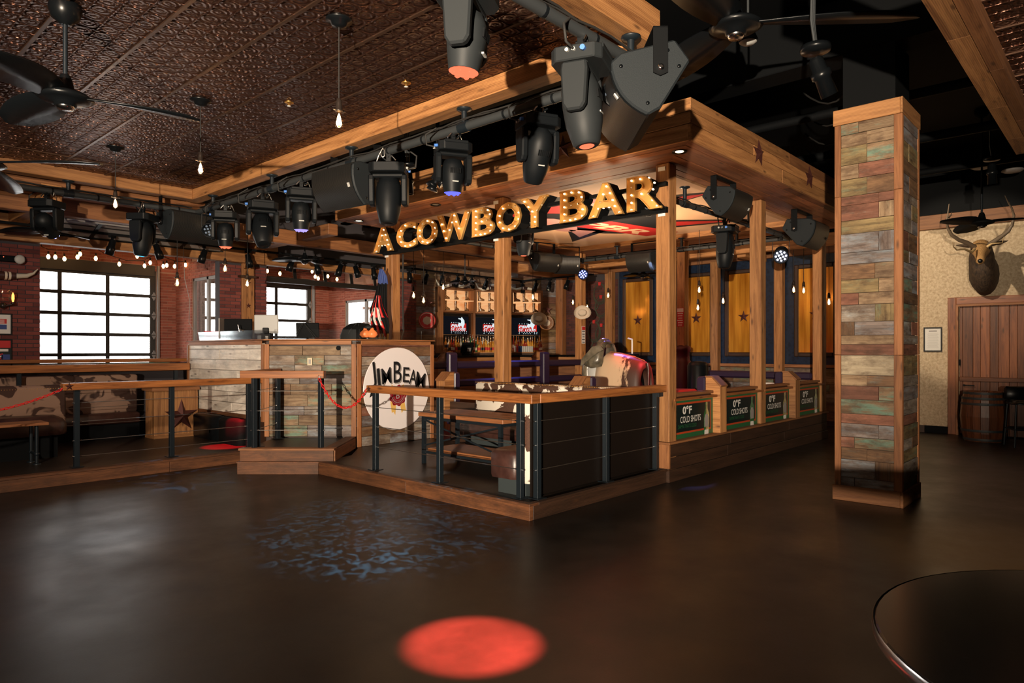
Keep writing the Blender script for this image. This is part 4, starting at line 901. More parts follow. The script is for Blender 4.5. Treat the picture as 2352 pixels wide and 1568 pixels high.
for r_ in (.085, .14):
    pts = [Vector((r_ * math.cos(t), -.016, r_ * math.sin(t) - .11)) for t in [2 * PI * k / 32 for k in range(33)]]; rg.path(pts, .0022, 4)
put_text(rg, 'sb', (-.035, -.0165, -.16), XU, ZU, .07, .1, z=Vector((0, -1, 0)))
for k, ch in enumerate('STANDARD SINCE'): pass
for k in range(15):
    t = PI * 1.08 + k * PI * .84 / 14; c = Vector((.113 * math.cos(t), -.0165, .113 * math.sin(t) - .11)); rg.obox(c, (XU, YV, ZU), (.006, .0005, .009))
obj('seal_print', rg, M['shade_grey'], wd)
# equipment on the booth
mo = thing('computer_monitor', 'grey desktop monitor seen from behind on the DJ booth', 'monitor', at(612, 762, 11.6), -.75)
obj('housing', MB().obox((0, 0, .13), (XU, YV, ZU), (.2, .02, .16)), M['monitor_grey'], mo, bevel=.012); obj('stand', MB().box((-.09, -.05, -.16), (.09, .1, -.02)).box((-.05, -.07, -.03), (.05, -.02, .07)), M['fixture'], mo, bevel=.01)
obj('port_cover', MB().box((-.13, -.07, -.15), (-.07, -.02, -.06)).box((.0, -.09, -.13), (.05, -.05, -.07)), M['grey_plastic'], mo)
mo = thing('computer_monitor', 'black monitor on a wire stand on the DJ booth', 'monitor', at(706, 758, 10.9), -.75)
obj('housing', MB().obox((0, .02, .0), (XU, Vector((0, 1, .15)).normalized(), Vector((0, -.15, 1)).normalized()), (.18, .015, .12)), M['black'], mo, bevel=.008)
obj('wire_stand', MB().path([(-.2, -.05, -.12), (-.05, -.07, .13), (.12, -.1, -.12)], .004, 5).path([(-.17, -.05, -.12), (-.04, -.07, .12), (.16, -.1, -.12)], .004, 5), M['cord'], mo)
mo = thing('equipment_case', 'open black equipment case on the window end of the DJ booth', 'case', at(546, 757, 11.9), -.75)
obj('case_lid', MB().box((-.24, .0, -.16), (.24, .03, .19)), M['black'], mo, bevel=.006); obj('case_side', MB().box((-.25, -.22, -.16), (-.23, 0, .19)), M['shade_grey'], mo)
obj('lamp_arm', MB().path([(-.12, -.2, -.1), (.06, -.2, -.08), (.1, -.2, .0), (.16, -.22, -.03)], .02, 6).tube((.1, -.22, -.05), (.07, -.22, .08), .008, 6), M['chrome'], mo)
mx = thing('mixer_bag', 'black fabric cover over mixing gear beside the flag on the booth', 'bag', at(825, 768, 10.9), -.75)
obj('cover', MB().loft([[(.30 * s * math.cos(t), .2 * s * math.sin(t), z) for t in [2 * PI * k / 14 for k in range(14)]] for s, z in ((1, -.08), (1.02, -.02), (.85, .1), (.5, .17), (.1, .19))]), M['black'], mx)
obj('seam', MB().path([(-.2, -.14, -.12), (-.12, -.17, .06), (-.02, -.1, .175)], .006, 5).path([(.05, -.2, -.12), (.03, -.18, .06), (0, -.1, .175)], .006, 5), M['fixture_grey'], mx)
cl = thing('cup_lamp', 'pair of glowing orange red glass cups on the DJ booth', 'lamp', at(846, 766, 10.7), 0)
for dx in (-.05, .06): obj('cup', MB().lathe([(.045, -.06), (.085, -.02), (.075, .02), (.03, .06), (.02, .09)], LT * dx - FW * .03 * dx, 14), M['gummy_orange'], cl)
obj('dish', MB().lathe([(.001, -.1), (.15, -.1), (.16, -.06), (.1, -.055)], n=20), M['guard_glass'], cl)
obj('reel', MB().lathe([(.06, .0), (.07, .02), (.02, .05)], (0, .0, .08), 12), M['fixture_grey'], cl)
dn = thing('folding_menu', 'red folding menu standing at the window end of the booth counter', 'menu', at(486, 768, 12.2), -.8)
obj('cover', MB().box((-.14, 0, -.06), (.14, .015, .06)), M['red_print'], dn); obj('spine', MB().box((-.14, .015, -.06), (-.12, .09, .06)), M['red_plastic'], dn)
# flag furled on the corner post
fl = thing('furled_flag', 'furled dark team flag and red white striped flag hanging by the booth post', 'flag', at(872, 700, 11.9), -.75)
def drape(pts, mat, nm, k=3, amp=.03):
    rings = []
    for x, z, w_ in pts: rings.append([(x + w_ * (i / 10 - .5), amp * math.sin(i * 1.7 + z * 5) - .02, z) for i in range(11)])
    obj(nm, MB().loft(rings, cap=False, closed=False), mat, fl)
drape([(.03, .62, .06), (.05, .5, .16), (.06, .36, .18)], M['blue_print'], 'flag_top')
drape([(.05, .38, .17), (.02, .15, .22), (-.02, -.1, .3), (.03, -.35, .28), (.06, -.5, .2)], M['black'], 'flag_body')
drape([(-.02, .16, .08), (-.03, -.02, .18), (-.0, -.22, .3)], M['red_plastic'], 'flag_stripe', amp=.05)
drape([(-.06, -.05, .1), (-.06, -.25, .22), (-.02, -.36, .24)], M['paper'], 'flag_stripe', amp=.045)
drape([(-.04, -.28, .2), (.0, -.45, .3), (.0, -.56, .26)], M['red_plastic'], 'flag_stripe', amp=.04)
drape([(.0, -.5, .26), (.02, -.66, .2)], M['paper'], 'flag_stripe', amp=.04)
drape([(.1, -.5, .12), (.1, -.68, .1)], M['gold_print'], 'flag_fringe', amp=.03)
obj('pole', MB().tube((.06, .02, .66), (.06, .02, -.7), .015, 8), M['timber_dark'], fl)
ec = thing('conduit_cable', 'black cable running down the flag post', 'cable', (0, 0, 0)); obj('run', MB().path([(7.84, 9.86, 3.4), (7.84, 9.87, 2.6), (7.85, 9.86, 2.0), (7.75, 9.8, 1.8)], .018, 6), M['cord'], ec)
# ------------------------------------------------------------------ marquee sign A COWBOY BAR
mq = thing('marquee_sign', 'long marquee sign of gold bulb letters reading A COWBOY BAR between the canopy posts', 'sign', (0, 0, 0))
SU, SZ0, SH = 7.44, 3.405, .44
for z, r_ in ((SZ0 - .035, .035), (SZ0 + .30, .025)):
    obj('mounting_bar', MB().box((SU + .12, 4.32, z), (SU + .178, 10.1, z + r_ * 2)), M['black'], mq)
STROKES = {  # bulb positions in a unit box (x right, y up)
 'A': [(.5, .9), (.41, .68), (.60, .68), (.32, .46), (.68, .46), (.27, .27), (.42, .27), (.58, .27), (.74, .27), (.13, .06), (.87, .06)],
 'C': [(.85, .78), (.65, .9), (.4, .9), (.19, .72), (.12, .5), (.19, .28), (.4, .1), (.65, .1), (.85, .22)],
 'O': [(.5, .91), (.25, .83), (.11, .6), (.11, .38), (.25, .16), (.5, .09), (.75, .16), (.89, .38), (.89, .6), (.75, .83)],
 'W': [(.07, .92), (.12, .68), (.18, .42), (.25, .14), (.36, .42), (.44, .68), (.5, .92), (.56, .68), (.64, .42), (.75, .14), (.82, .42), (.88, .68), (.93, .92)],
 'B': [(.13, .92), (.13, .72), (.13, .5), (.13, .28), (.13, .07), (.4, .92), (.68, .88), (.78, .72), (.4, .52), (.66, .53), (.82, .34), (.8, .14), (.55, .07), (.35, .07)],
 'Y': [(.1, .92), (.25, .72), (.4, .55), (.9, .92), (.75, .72), (.6, .55), (.5, .36), (.5, .2), (.5, .07)],
 'R': [(.12, .92), (.12, .72), (.12, .5), (.12, .28), (.12, .07), (.38, .92), (.64, .9), (.80, .74), (.76, .56), (.42, .49), (.62, .45), (.74, .26), (.87, .07)]}
BULB = MB().lathe([(.010, 0), (.011, .006), (.0135, .015), (.0115, .024), (.005, .029), (.001, .03)], n=8).mesh('bulb'); BULB.materials.append(M['marquee_bulb'])
BULBO = MB().lathe([(.010, 0), (.011, .006), (.0135, .015), (.0115, .024), (.005, .029), (.001, .03)], n=8).mesh('bulb'); BULBO.materials.append(M['chrome'])
def outline_walls(mb, me, tr, n0, n1, mat):
    """ribbon walls along the boundary edges of a filled letter, from depth n0 to n1"""
    cnt = {}
    for p in me.polygons:
        vs_ = list(p.vertices)
        for a, b in zip(vs_, vs_[1:] + vs_[:1]): cnt[(a, b)] = cnt.get((a, b), 0) + 1
    for (a, b) in cnt:
        if (b, a) not in cnt:
            pa, pb = tr(me.vertices[a].co, n0), tr(me.vertices[b].co, n0); qa, qb = tr(me.vertices[a].co, n1), tr(me.vertices[b].co, n1)
            mb.add([pa, pb, qb, qa], [(0, 1, 2, 3)], None, mat)
def weld(me):
    bm = bmesh.new(); bm.from_mesh(me); bmesh.ops.remove_doubles(bm, verts=bm.verts, dist=1e-4); bm.to_mesh(me); bm.free()
for L_ in 'ACOWBYR': weld(TXT['chan_' + L_][0])
spans_px = [('A', 858, 902), ('C', 911, 957), ('O', 958, 1003), ('W', 1005, 1080), ('B', 1085, 1135), ('O', 1140, 1196), ('Y', 1197, 1258), ('B', 1287, 1348), ('A', 1352, 1432), ('R', 1440, 1518)]
li = 0
for ch, x0, x1 in spans_px:
    va, vb = onU(x0, 500, SU).y, onU(x1, 500, SU).y; w_ = va - vb
    me, a0, a1, b0, b1 = TXT['chan_' + ch]; sx, sy = w_ / (a1 - a0), SH / (b1 - b0)
    def tr(co, n, sx=sx, sy=sy, a0=a0, b0=b0, va=va): return (SU + n, va - (co.x - a0) * sx, SZ0 + (co.y - b0) * sy)
    lt = obj('letter', MB().add([tr(v.co, .03) for v in me.vertices], [tuple(p.vertices) for p in me.polygons]), M['gold_letter'], mq)
    wl_ = MB(); outline_walls(wl_, me, tr, .03, -.012, 0); lo = obj('rim', wl_, M['gold_letter'], lt)
    so = lo.modifiers.new('thick', 'SOLIDIFY'); so.thickness = .008
    bk = MB().add([tr(v.co, .22) for v in me.vertices], [tuple(p.vertices)[::-1] for p in me.polygons]); outline_walls(bk, me, tr, .032, .22, 0)
    obj('can', bk, M['black'], lt)
    if ch in 'AYWRB':   # small serif feet
        for fx, fy in {'A': ((.13, 0), (.87, 0)), 'Y': ((.1, 1), (.9, 1), (.5, 0)), 'W': ((.06, 1), (.94, 1)), 'R': ((.1, 0), (.1, 1), (.9, 0)), 'B': ((.08, 0), (.08, 1))}[ch]:
            y_ = va - fx * w_; z_ = SZ0 + fy * SH; obj('serif', MB().box((SU, y_ - .055, z_ - .025 * fy), (SU + .03, y_ + .055, z_ + .025 * (1 - fy))), M['gold_letter'], lt)
    for bx, by in STROKES[ch]:
        li += 1
        obj('bulb', BULBO if li % 9 == 4 else BULB, None, lt, loc=(SU + .028, va - bx * w_, SZ0 + by * SH), rot=(0, -PI / 2, 0))
for v_ in (9.5, 8.2, 6.9, 5.6, 4.6): lamp('marquee_glow', 'POINT', (7.0, v_, 3.62), 9, (1, .6, .28), shadow_soft_size=.25)
for v_, z_ in ((4.36, 3.93), (4.36, 3.36), (7.25, 3.93), (7.25, 3.36), (10.0, 3.36)):
    obj('mounting_plate', MB().box((7.61, v_, z_ - .025), (7.618, v_ + .1, z_ + .025)), M['white'], mq)

# ------------------------------------------------------------------ lighting pipes
def pipe(label, p, q, flanges, r=.042, zt=ZB):
    t = thing('lighting_pipe', label, 'pipe', (0, 0, 0)); p = Vector(p); q = Vector(q); d = (q - p).normalized()
    mb = MB(); n = 18; pts = [p.lerp(q, i / n) for i in range(n + 1)]; mb.path(pts, r, 12); obj('pipe', mb, M['pipe'], t)
    for f in flanges:
        c = p + d * f; obj('flange', MB().tube(c, (c.x, c.y, zt - .012), .028, 10).lathe([(.03, -.03), (.075, -.012), (.075, 0), (.0, 0)], (c.x, c.y, zt), 14).tube(c - d * .06, c + d * .06, r + .012, 12), M['post_steel'], t)
    sd = d.cross(ZU)
    for k in range(3):
        a = R.random() * 6; pts = []
        for i in range(40): pts.append(p.lerp(q, .01 + .98 * i / 39) + ZU * (r + .008 + .02 * abs(math.sin(i * .9 + a))) + sd * (.03 * math.sin(i * .55 + a)))
        obj('power_cable', MB().path(pts, .009, 5), M['cord'], t)
    for i in range(14):
        c = p.lerp(q, (i + .5) / 14); obj('tape_band', MB().tube(c - d * .012, c + d * .012, r + .004, 12), M['fixture'], t)
    return t
PZ1 = 3.83
pipe('black lighting pipe under the long timber beam in front of the canopy', (4.61, 2.85, PZ1), (4.61, 10.95, PZ1), (.3, 2.0, 3.9, 5.75, 7.55), zt=ZB)
pipe('black lighting pipe under the near timber beam', (-3, 2.81, PZ1), (4.75, 2.81, PZ1), (1, 3.2, 5.6, 7.4))
pipe('black lighting pipe under the window-side beam', (-3.2, 10.99, PZ1), (4.61, 10.99, PZ1), (1.5, 3.7, 6.05))
pipe('black lighting pipe inside the ring along the poster side', (7.9, 4.78, 3.74), (13.0, 4.78, 3.74), (1.0, 3.2), .035, 3.99)
pipe('black lighting pipe inside the ring along the far side', (12.9, 4.8, 3.74), (12.9, 9.7, 3.74), (1.0, 2.2, 3.8), .035, 3.99)
pipe('black lighting pipe inside the ring along the bar side', (7.9, 9.6, 3.74), (13.0, 9.6, 3.74), (1.2, 3.4), .035, 3.99)

# ------------------------------------------------------------------ moving heads
def moving_head(label, loc, rz, tilt, lens, style, grey=False, s=1.0):
    """hangs from its clamp at local z=0; tilt about local X after hanging straight down"""
    body = M['fixture_grey'] if grey else M['fixture']; t = thing('moving_head', label, 'stage light', loc, rz)
    t.scale = (s, s, s)
    obj('clamp', MB().box((-.02, -.025, -.09), (.02, .025, .05)).tube((.0, .04, -.03), (0, -.04, -.03), .01, 6).tube((.03, -.05, -.05), (.07, -.05, -.02), .009, 6), M['fixture'], t)
    obj('clamp_bolt', MB().tube((-.06, -.03, -.05), (-.02, -.03, -.005), .009, 8).tube((0, 0, -.11), (0, 0, -.06), .014, 8), M['chrome'], t)
    b = MB().prism([(-.17, -.12), (-.12, -.16), (.12, -.16), (.17, -.12), (.17, .12), (.12, .16), (-.12, .16), (-.17, .12)], (0, 0, -.20), XU, YV, ZU * .09).box((-.12, -.165, -.135), (.12, -.15, -.10))
    bs = obj('base', b, body, t, bevel=.012)
    obj('power_plug', MB().tube((-.2, -.06, -.15), (-.13, -.06, -.14), .016, 8), M['plug_blue'], bs); obj('connector', MB().tube((-.19, .0, -.145), (-.13, 0, -.14), .012, 8).tube((-.19, .04, -.145), (-.13, .04, -.14), .012, 8), M['grey_plastic'], bs)
    obj('safety_cable', MB().path([(.05, .03, .05), (.09, .03, -.02), (.12, .02, -.1), (.13, .0, -.13)], .005, 5).path([(.05 + .02 * math.cos(a), .03, -.0 + .04 * math.sin(a)) for a in [2 * PI * k / 10 for k in range(11)]], .005, 5), M['cable'], t)
    obj('lead', MB().path([(-.19, 0, -.145), (-.26, .02, -.13), (-.27, .03, -.03), (-.16, .03, .05)], .009, 5), M['cord'], t)
    y = MB().box((-.15, -.075, -.24), (.15, .075, -.20))
    for sgn in (-1, 1): y.prism([(-.075, -.21), (.075, -.21), (.082, -.26), (.07, -.46), (.045, -.50), (-.045, -.50), (-.07, -.46), (-.082, -.26)], (sgn * .155 - .028, 0, 0), YV, ZU, XU * .056)
    obj('yoke', y, body, t, bevel=.012)
    rot = Matrix.Rotation(tilt, 3, 'X'); c = Vector((0, 0, -.42))
    if style == 'wash': prof = [(.03, .17), (.085, .15), (.11, .09), (.115, 0), (.105, -.07), (.09, -.15), (.088, -.165)]; rl = .085; zl = -.166
    else: prof = [(.04, .23), (.09, .19), (.12, .10), (.123, .0), (.115, -.12), (.085, -.24), (.07, -.255)]; rl = .055; zl = -.25
    def tx(mb): mb.v = [tuple(c + rot @ Vector(p)) for p in mb.v]; return mb
    n = 14; h = MB(); h.lathe(prof, n=n); hh = obj('head', tx(h), body, t)
    v_ = MB()
    for k in range(7): v_.box((-.05 + k * .016, -.122 if style == 'spot' else -.117, .01), (-.042 + k * .016, -.105, .06))
    obj('vent', tx(v_), M['black'], hh); obj('badge', tx(MB().box((-.03, -.118, -.075), (.03, -.104, -.065))), M['grey_plastic'], hh)
    obj('lens', tx(MB().lathe([(.001, zl - .012), (rl * .7, zl - .010), (rl, zl)], n=16)), M[lens] if lens else M['black_gloss'], hh)
    if style == 'wash':
        led = MB()
        for k in range(7):
            a = k * PI / 3; q = 0 if k == 6 else .052; led.ball((q * math.cos(a), q * math.sin(a), zl - .008), .018, 6)
        obj('led_cell', tx(led), M[lens] if lens else M['led_off'], hh)
    return t
def hang(px, u=None, v=None): 
    if u is not None: p = onU(px, 500, u); return (u, p.y, PZ1 - .03)
    p = onV(px, 500, v); return (p.x, v, PZ1 - .03)
moving_head('red-lit moving head nearest the camera, aimed straight down', (2.66, 2.78, 3.80), .5, 0.1, 'lens_red', 'wash', True)
moving_head('large grey moving head beside the biggest loudspeaker, glowing dull red', hang(1337, v=2.81), .35, -.12, 'lens_red', 'spot', True, 1.12)
moving_head('moving head tilted to the left hanging before the canopy star', hang(1235, u=4.61), -.75 + .35, .45, None, 'spot', False)
moving_head('moving head with blue lens in front of the canopy planks', hang(1040, u=4.61), -.5, .05, 'lens_blue', 'wash')
moving_head('moving head turned flat side to the room beside the wide loudspeaker', hang(893, u=4.61), -.83 + PI, .12, None, 'spot', False, 1.15)
moving_head('moving head with violet lens left of the wide loudspeaker', hang(692, u=4.61), -.5, .05, 'lens_violet', 'wash', False, 1.05)
moving_head('moving head tilted right, second from the pipe corner', hang(603, u=4.61), -.4, -.6, None, 'spot', False, 1.15)
moving_head('red-lit moving head beside the pipe corner', hang(518, u=4.61), -.6, .05, 'lens_red', 'wash', False, 1.05)
moving_head('moving head with cyan lens under the window-side pipe', hang(328, v=10.99), .65 + PI, -.12, 'lens_cyan', 'spot', False, 1.1)
moving_head('moving head tilted left with violet beam at the far left', hang(108, v=10.99), -.9, .9, 'led_blue', 'wash', False, 1.05)
moving_head('moving head hanging in the ring between poster-side posts', (10.2, 4.78, 3.72), .2, .05, None, 'spot', False, 1.15)
moving_head('moving head behind the middle sign post, red lens rim', (8.6, 7.6, 3.98), .1, 0, 'lens_red', 'spot', True, 1.1)
obj('drop_tube', MB().tube((8.6, 7.6, 3.97), (8.6, 7.6, 4.1), .03, 8), M['black'], None, label='short drop tube above the moving head behind the middle sign post', cat='pipe')
def par_can(label, loc, direction, led, s=1.0):
    t = thing('par_light', label, 'stage light', loc); t.scale = (s, s, s); d = Vector(direction).normalized(); c = Vector((0, 0, -.3)); x = d.orthogonal().normalized(); sd = ZU.cross(d).normalized()
    obj('yoke', MB().box((-.02, -.02, -.06), (.02, .02, .04)).beam(sd * .13 + ZU * -.07, -sd * .13 + ZU * -.07, .03, .008).beam(sd * .13 + ZU * -.07, sd * .13 + c, .008, .03, up=d).beam(-sd * .13 + ZU * -.07, -sd * .13 + c, .008, .03, up=d), M['fixture'], t)
    cb = obj('can', MB().lathe([(.03, -.18), (.085, -.16), (.1, -.05), (.105, .05), (.125, .06), (.125, .1), (.11, .1), (.108, .07), (.0, .065)], c, 18, ax=d), M['fixture'], t)
    fin = MB()
    for k in range(5): fin.lathe([(.098, 0), (.108, .004), (.098, .01)], c + d * (-.14 + k * .03), 18, ax=d, cap=False)
    obj('fins', fin, M['fixture'], cb)
    y = d.cross(x); lm = MB()
    for k in range(12):
        q, a = (.035, k * PI / 2 + .4) if k < 4 else (.078, k * PI / 4)
        lm.ball(c + d * .075 + (x * math.cos(a) + y * math.sin(a)) * q, .017, 6)
    obj('led_cell', lm, M[led], cb); return t
par_can('unlit LED par can tucked behind the biggest loudspeaker', (4.22, 2.81, 3.80), (-.75, -.1, -.6), 'led_off', .8)
par_can('unlit LED par can at the pipe corner', hang(484, u=4.61), (-.5, -.75, -.5), 'led_off', .95)
par_can('glowing blue LED par can hanging at the back of the ring', (12.75, 9.45, 3.72), (-.8, -.75, -.35), 'led_blue')
par_can('glowing white blue LED par can near the last canopy post', (12.5, 4.78, 3.72), (-.9, -.3, -.45), 'led_white', 1.1)
par_can('dark LED par can right behind the letter R', (8.15, 4.95, 3.98), (-.4, .2, -.9), 'led_off', 1.1)
bpd = onV(110, 500, 10.99)

# ------------------------------------------------------------------ loudspeakers
def loudspeaker(label, loc, rz, pitch, L=.62, s=1.0, badge=True, yoke=True, yk_h=.38):
    """cabinet with bowed grille facing local -X, wedge plan, extruded along local Y; pitch tips the grille down"""
    t = thing('loudspeaker', label, 'speaker', loc, 0, rot=(0, 0, rz)); t.scale = (s, s, s)
    arc = [(-.22 - .06 * (1 - (k / 4 - 1) ** 2), -.20 + .40 * k / 8) for k in range(9)]
    sec = arc + [(-.12, .21), (.2, .08), (.2, -.08), (-.12, -.21)]
    rot = Matrix.Rotation(-pitch, 3, 'Y')
    def tx(mb): mb.v = [tuple(rot @ Vector(p)) for p in mb.v]; return mb
    cab = obj('cabinet', tx(MB().prism([(p[0] + (.012 if i < 9 else 0), p[1]) for i, p in enumerate(sec)], (0, L / 2, 0), XU, ZU, Vector((0, -L, 0)))), M['speaker_shell'], t, bevel=.012)
    g = MB(); rings = [[(a[0], y, a[1]) for a in arc] for y in (-L / 2 + .012, L / 2 - .012)]
    g.loft(rings, cap=False, closed=False); obj('grille', tx(g), M['grille'], t)
    if badge: obj('badge', tx(MB().box((-.288, -L / 2 + .05, .0), (-.279, -L / 2 + .075, .04))), M['grey_plastic'], t)
    for x, z in ((-.17, .14), (-.17, -.14), (.12, .05), (.12, -.07)):
        for sg in (-1, 1): obj('screw', tx(MB().lathe([(.012, 0), (.012, .005), (.001, .006)], (x, sg * L / 2, z), 8, ax=(0, sg, 0))), M['black_gloss'], cab)
    if yoke:
        yk = MB()
        for sg in (-1, 1):
            yk.prism([(-.045, -.03), (.0, -.05), (.045, -.03), (.045, yk_h), (-.045, yk_h)], (.02, sg * (L / 2 + .014), .0), XU, ZU, YV * .006 * sg)
        yk.box((-.025, -L / 2 - .02, yk_h - .005), (.065, L / 2 + .02, yk_h + .003)); obj('yoke', yk, M['black'], t)
        kn = MB()
        for sg in (-1, 1): kn.lathe([(.02, 0), (.02, .012), (.01, .016)], (.02, sg * (L / 2 + .02), 0), 10, ax=(0, sg, 0))
        obj('yoke_bolt', kn, M['chrome'], t)
    return t
yawF = -math.atan2(CB, CA)
c0 = at(1480, 212, 5.15)
loudspeaker('biggest loudspeaker hanging by the sawn beam end, grille tipped down left', c0, yawF, math.radians(36), .78, 1.12, yk_h=.25)
loudspeaker('wide loudspeaker on the pipe in front of the canopy, bowed grille to the room', onU(812, 424, 4.72), .1, math.radians(22), .62, 1.18)
loudspeaker('wide black loudspeaker under the window-side pipe near the corner', onV(437, 518, 11.05), PI / 2 + .12, math.radians(20), .8, 1.1)
loudspeaker('loudspeaker with bracket under the canopy beside the first poster-side bay', (8.85, 4.15, 3.70), PI / 2, math.radians(32), .6, .95, yk_h=.30)
loudspeaker('loudspeaker under the canopy near the far poster-side post', (11.83, 4.15, 3.66), PI / 2, math.radians(28), .62, 1.1, yk_h=.29)
loudspeaker('loudspeaker under the mural left of the blue par can', (11.4, 9.5, 3.62), PI * .42, math.radians(35), .6, .95)
loudspeaker('loudspeaker under the mural behind the blue par can', (12.2, 9.5, 3.62), PI * .25, math.radians(25), .6, .95)
loudspeaker('loudspeaker under the mural right of the blue par can', (12.9, 7.9, 3.62), .0, math.radians(25), .62, 1.0)
# ------------------------------------------------------------------ bulbs on cords
BG = MB().lathe([(.012, .0), (.014, -.02), (.03, -.075), (.034, -.10), (.028, -.125), (.012, -.14), (.001, -.143)], n=14).mesh('bulb_envelope'); BG.materials.append(M['bulb_glass'])
BF = MB().lathe([(.004, -.03), (.014, -.06), (.018, -.095), (.012, -.115), (.001, -.12)], n=10).mesh('filament'); BF.materials.append(M['bulb_hot'])
BS = MB().lathe([(.012, .085), (.018, .08), (.024, .04), (.026, .0), (.03, -.005), (.03, -.012), (.016, -.016)], n=14).tube((-.05, 0, -.004), (-.028, 0, -.004), .008, 6).tube((.028, 0, -.004), (.05, 0, -.004), .008, 6).mesh('socket'); BS.materials.append(M['bakelite'])
def pendant(label, p, ztop, canopy=False, s=1.0, light=5):
    """p = bulb tip region; local origin is the socket lip"""
    t = thing('pendant_light', label, 'pendant light', p); t.scale = (s, s, s)
    obj('socket', BS, None, t); obj('bulb', BG, None, t); obj('filament', BF, None, t)
    if not canopy: ztop = 4.095 if (7.9 < p[0] < 13.05 and 4.6 < p[1] < 9.8) else (5.6 if p[1] < 13.4 else 3.95)
    h = (ztop - p[2]) / s
    obj('cord', MB().tube((0, 0, .08), (0, 0, h), .005, 6), M['cord'], t)
    if canopy: obj('ceiling_canopy', MB().lathe([(.02, h - .06), (.055, h - .05), (.065, h - .02), (.1, h - .012), (.1, h)], n=20), M['black_gloss'], t)
    if light: lamp('pendant_glow', 'POINT', (p[0], p[1], p[2] - .09 * s), light, (1, .56, .24), shadow_soft_size=.03)
    return t
for (u, v), py, lb in (((2.94, 4.47), 252, 'nearest Edison pendant under the tin ceiling'), ((2.95, 6.94), 368, 'middle Edison pendant under the tin ceiling'), ((2.92, 9.32), 452, 'far Edison pendant under the tin ceiling')):
    lat, d = u * CA - v * CB, u * CB + v * CA
    pendant(lb, (u, v, H + (HY - py) / F * d), ZC, True, 1.0, 12)
for px, py, d, zt, lb in ((407, 637, 11.2, 4.6, 'Edison pendant in front of the left garage door'), (517, 605, 11.8, 4.6, 'Edison pendant left of the star post pier'), (568, 640, 12.2, 4.6, 'Edison pendant in front of the star post'),
    (950, 668, 14.8, 4.4, 'Edison pendant with star glow left of the bar'), (973, 680, 14.9, 4.4, 'second Edison pendant with star glow left of the bar'), (1018, 650, 15.5, 4.2, 'Edison pendant before the left boot lightbox'),
    (1224, 673, 16.0, 4.0, 'Edison pendant before the right boot lightbox'), (1397, 670, 17.6, 4.0, 'Edison pendant at the corner of the rope brickwork'), (1349, 698, 17.8, 4.0, 'Edison pendant just above the straw hat'), (1316, 686, 18.5, 4.0, 'Edison pendant left of the straw hat post'),
    (1606, 655, 13.9, 3.95, 'upper Edison pendant before the second gold panel'), (1603, 697, 15.4, 4.2, 'lower Edison pendant before the second gold panel'), (1661, 681, 14.8, 3.95, 'Edison pendant right of the second gold panel'),
    (1823, 655, 14.2, 4.0, 'Edison pendant left of the rightmost gold panel'), (1846, 657, 14.8, 3.95, 'Edison pendant at the left edge of the rightmost gold panel'), (1904, 683, 14.0, 3.95, 'Edison pendant beside the plank column')):
    pendant(lb, at(px, py, d), zt, False, 1.15 if d > 13 else 1.05, 6)

# ------------------------------------------------------------------ ceiling fans, at rest
def fan(label, p, ztop, rz, nb=3, L=1.0, s=1.0, mat='black_gloss'):
    t = thing('ceiling_fan', label, 'fan', p, rz); t.scale = (s, s, s); h = (ztop - p[2]) / s
    obj('motor_housing', MB().lathe([(.001, -.06), (.07, -.06), (.075, -.035), (.15, -.02), (.185, .0), (.15, .03), (.06, .06), (.045, .13), (.03, .17)], n=24), M[mat], t)
    obj('hub_cap', MB().lathe([(.001, -.085), (.05, -.08), (.06, -.06), (.06, -.05)], n=16), M['chrome'], t)
    obj('rod', MB().tube((0, 0, .12), (0, 0, h - .05), .016, 10), M['post_steel'], t)
    obj('ceiling_canopy', MB().lathe([(.03, h - .15), (.09, h - .1), (.11, h - .03), (.1, h)], n=20), M[mat], t)
    for k in range(nb):
        a = 2 * PI * k / nb; ca_, sa = math.cos(a), math.sin(a); rings = []
        for i in range(9):
            q = .14 + L * i / 8; wd_ = (.05 + .11 * math.sin(PI * min(1, .15 + .75 * i / 8))) * (1 if i < 8 else .35); pit = .32 - .2 * i / 8; dx, dz = wd_ * math.cos(pit), wd_ * math.sin(pit)
            pt = []
            for e, zz_ in ((-1, -.006), (0, -.012), (1, -.006), (1, .004), (0, .010), (-1, .004)):
                y = e * dx; z = e * dz + zz_ + .02 - .04 * (i / 8) ** 2; pt.append((q * ca_ - y * sa, q * sa + y * ca_, z))
            rings.append(pt)
        obj('blade', MB().loft(rings), M[mat], t)
    return t
fan('black ceiling fan on a long rod under the tin ceiling', at(150, 226, 4.96), ZC, 1.75, L=.75)
fan('black ceiling fan at the left frame edge with one long blade showing', at(-40, 378, 6.2), ZC, -.92, L=1.0)
fan('ceiling fan over the left platform in front of the stored garage door', at(105, 532, 10.4), 5.6, .3, L=.6, s=.9)
fan('small ceiling fan above the right garage opening', at(700, 598, 13.6), 5.6, .5, L=.55, s=.9)
fan('big dark ceiling fan in the open black ceiling at the top', at(1690, 62, 6.0), 5.6, 1.1, L=1.05, s=1.25, mat='black_gloss')
fan('dark ceiling fan in front of the stucco wall above the antlers', at(2255, 512, 11.2), 5.6, .55, L=.75, s=1.0, mat='black')
fan('small dark fan in front of the bar lightboxes', at(1068, 648, 15.5), 5.6, .4, L=.3, s=.8); fan('small dark fan before the first gold panel', at(1477, 632, 16.6), 5.6, .2, L=.4, s=.9)

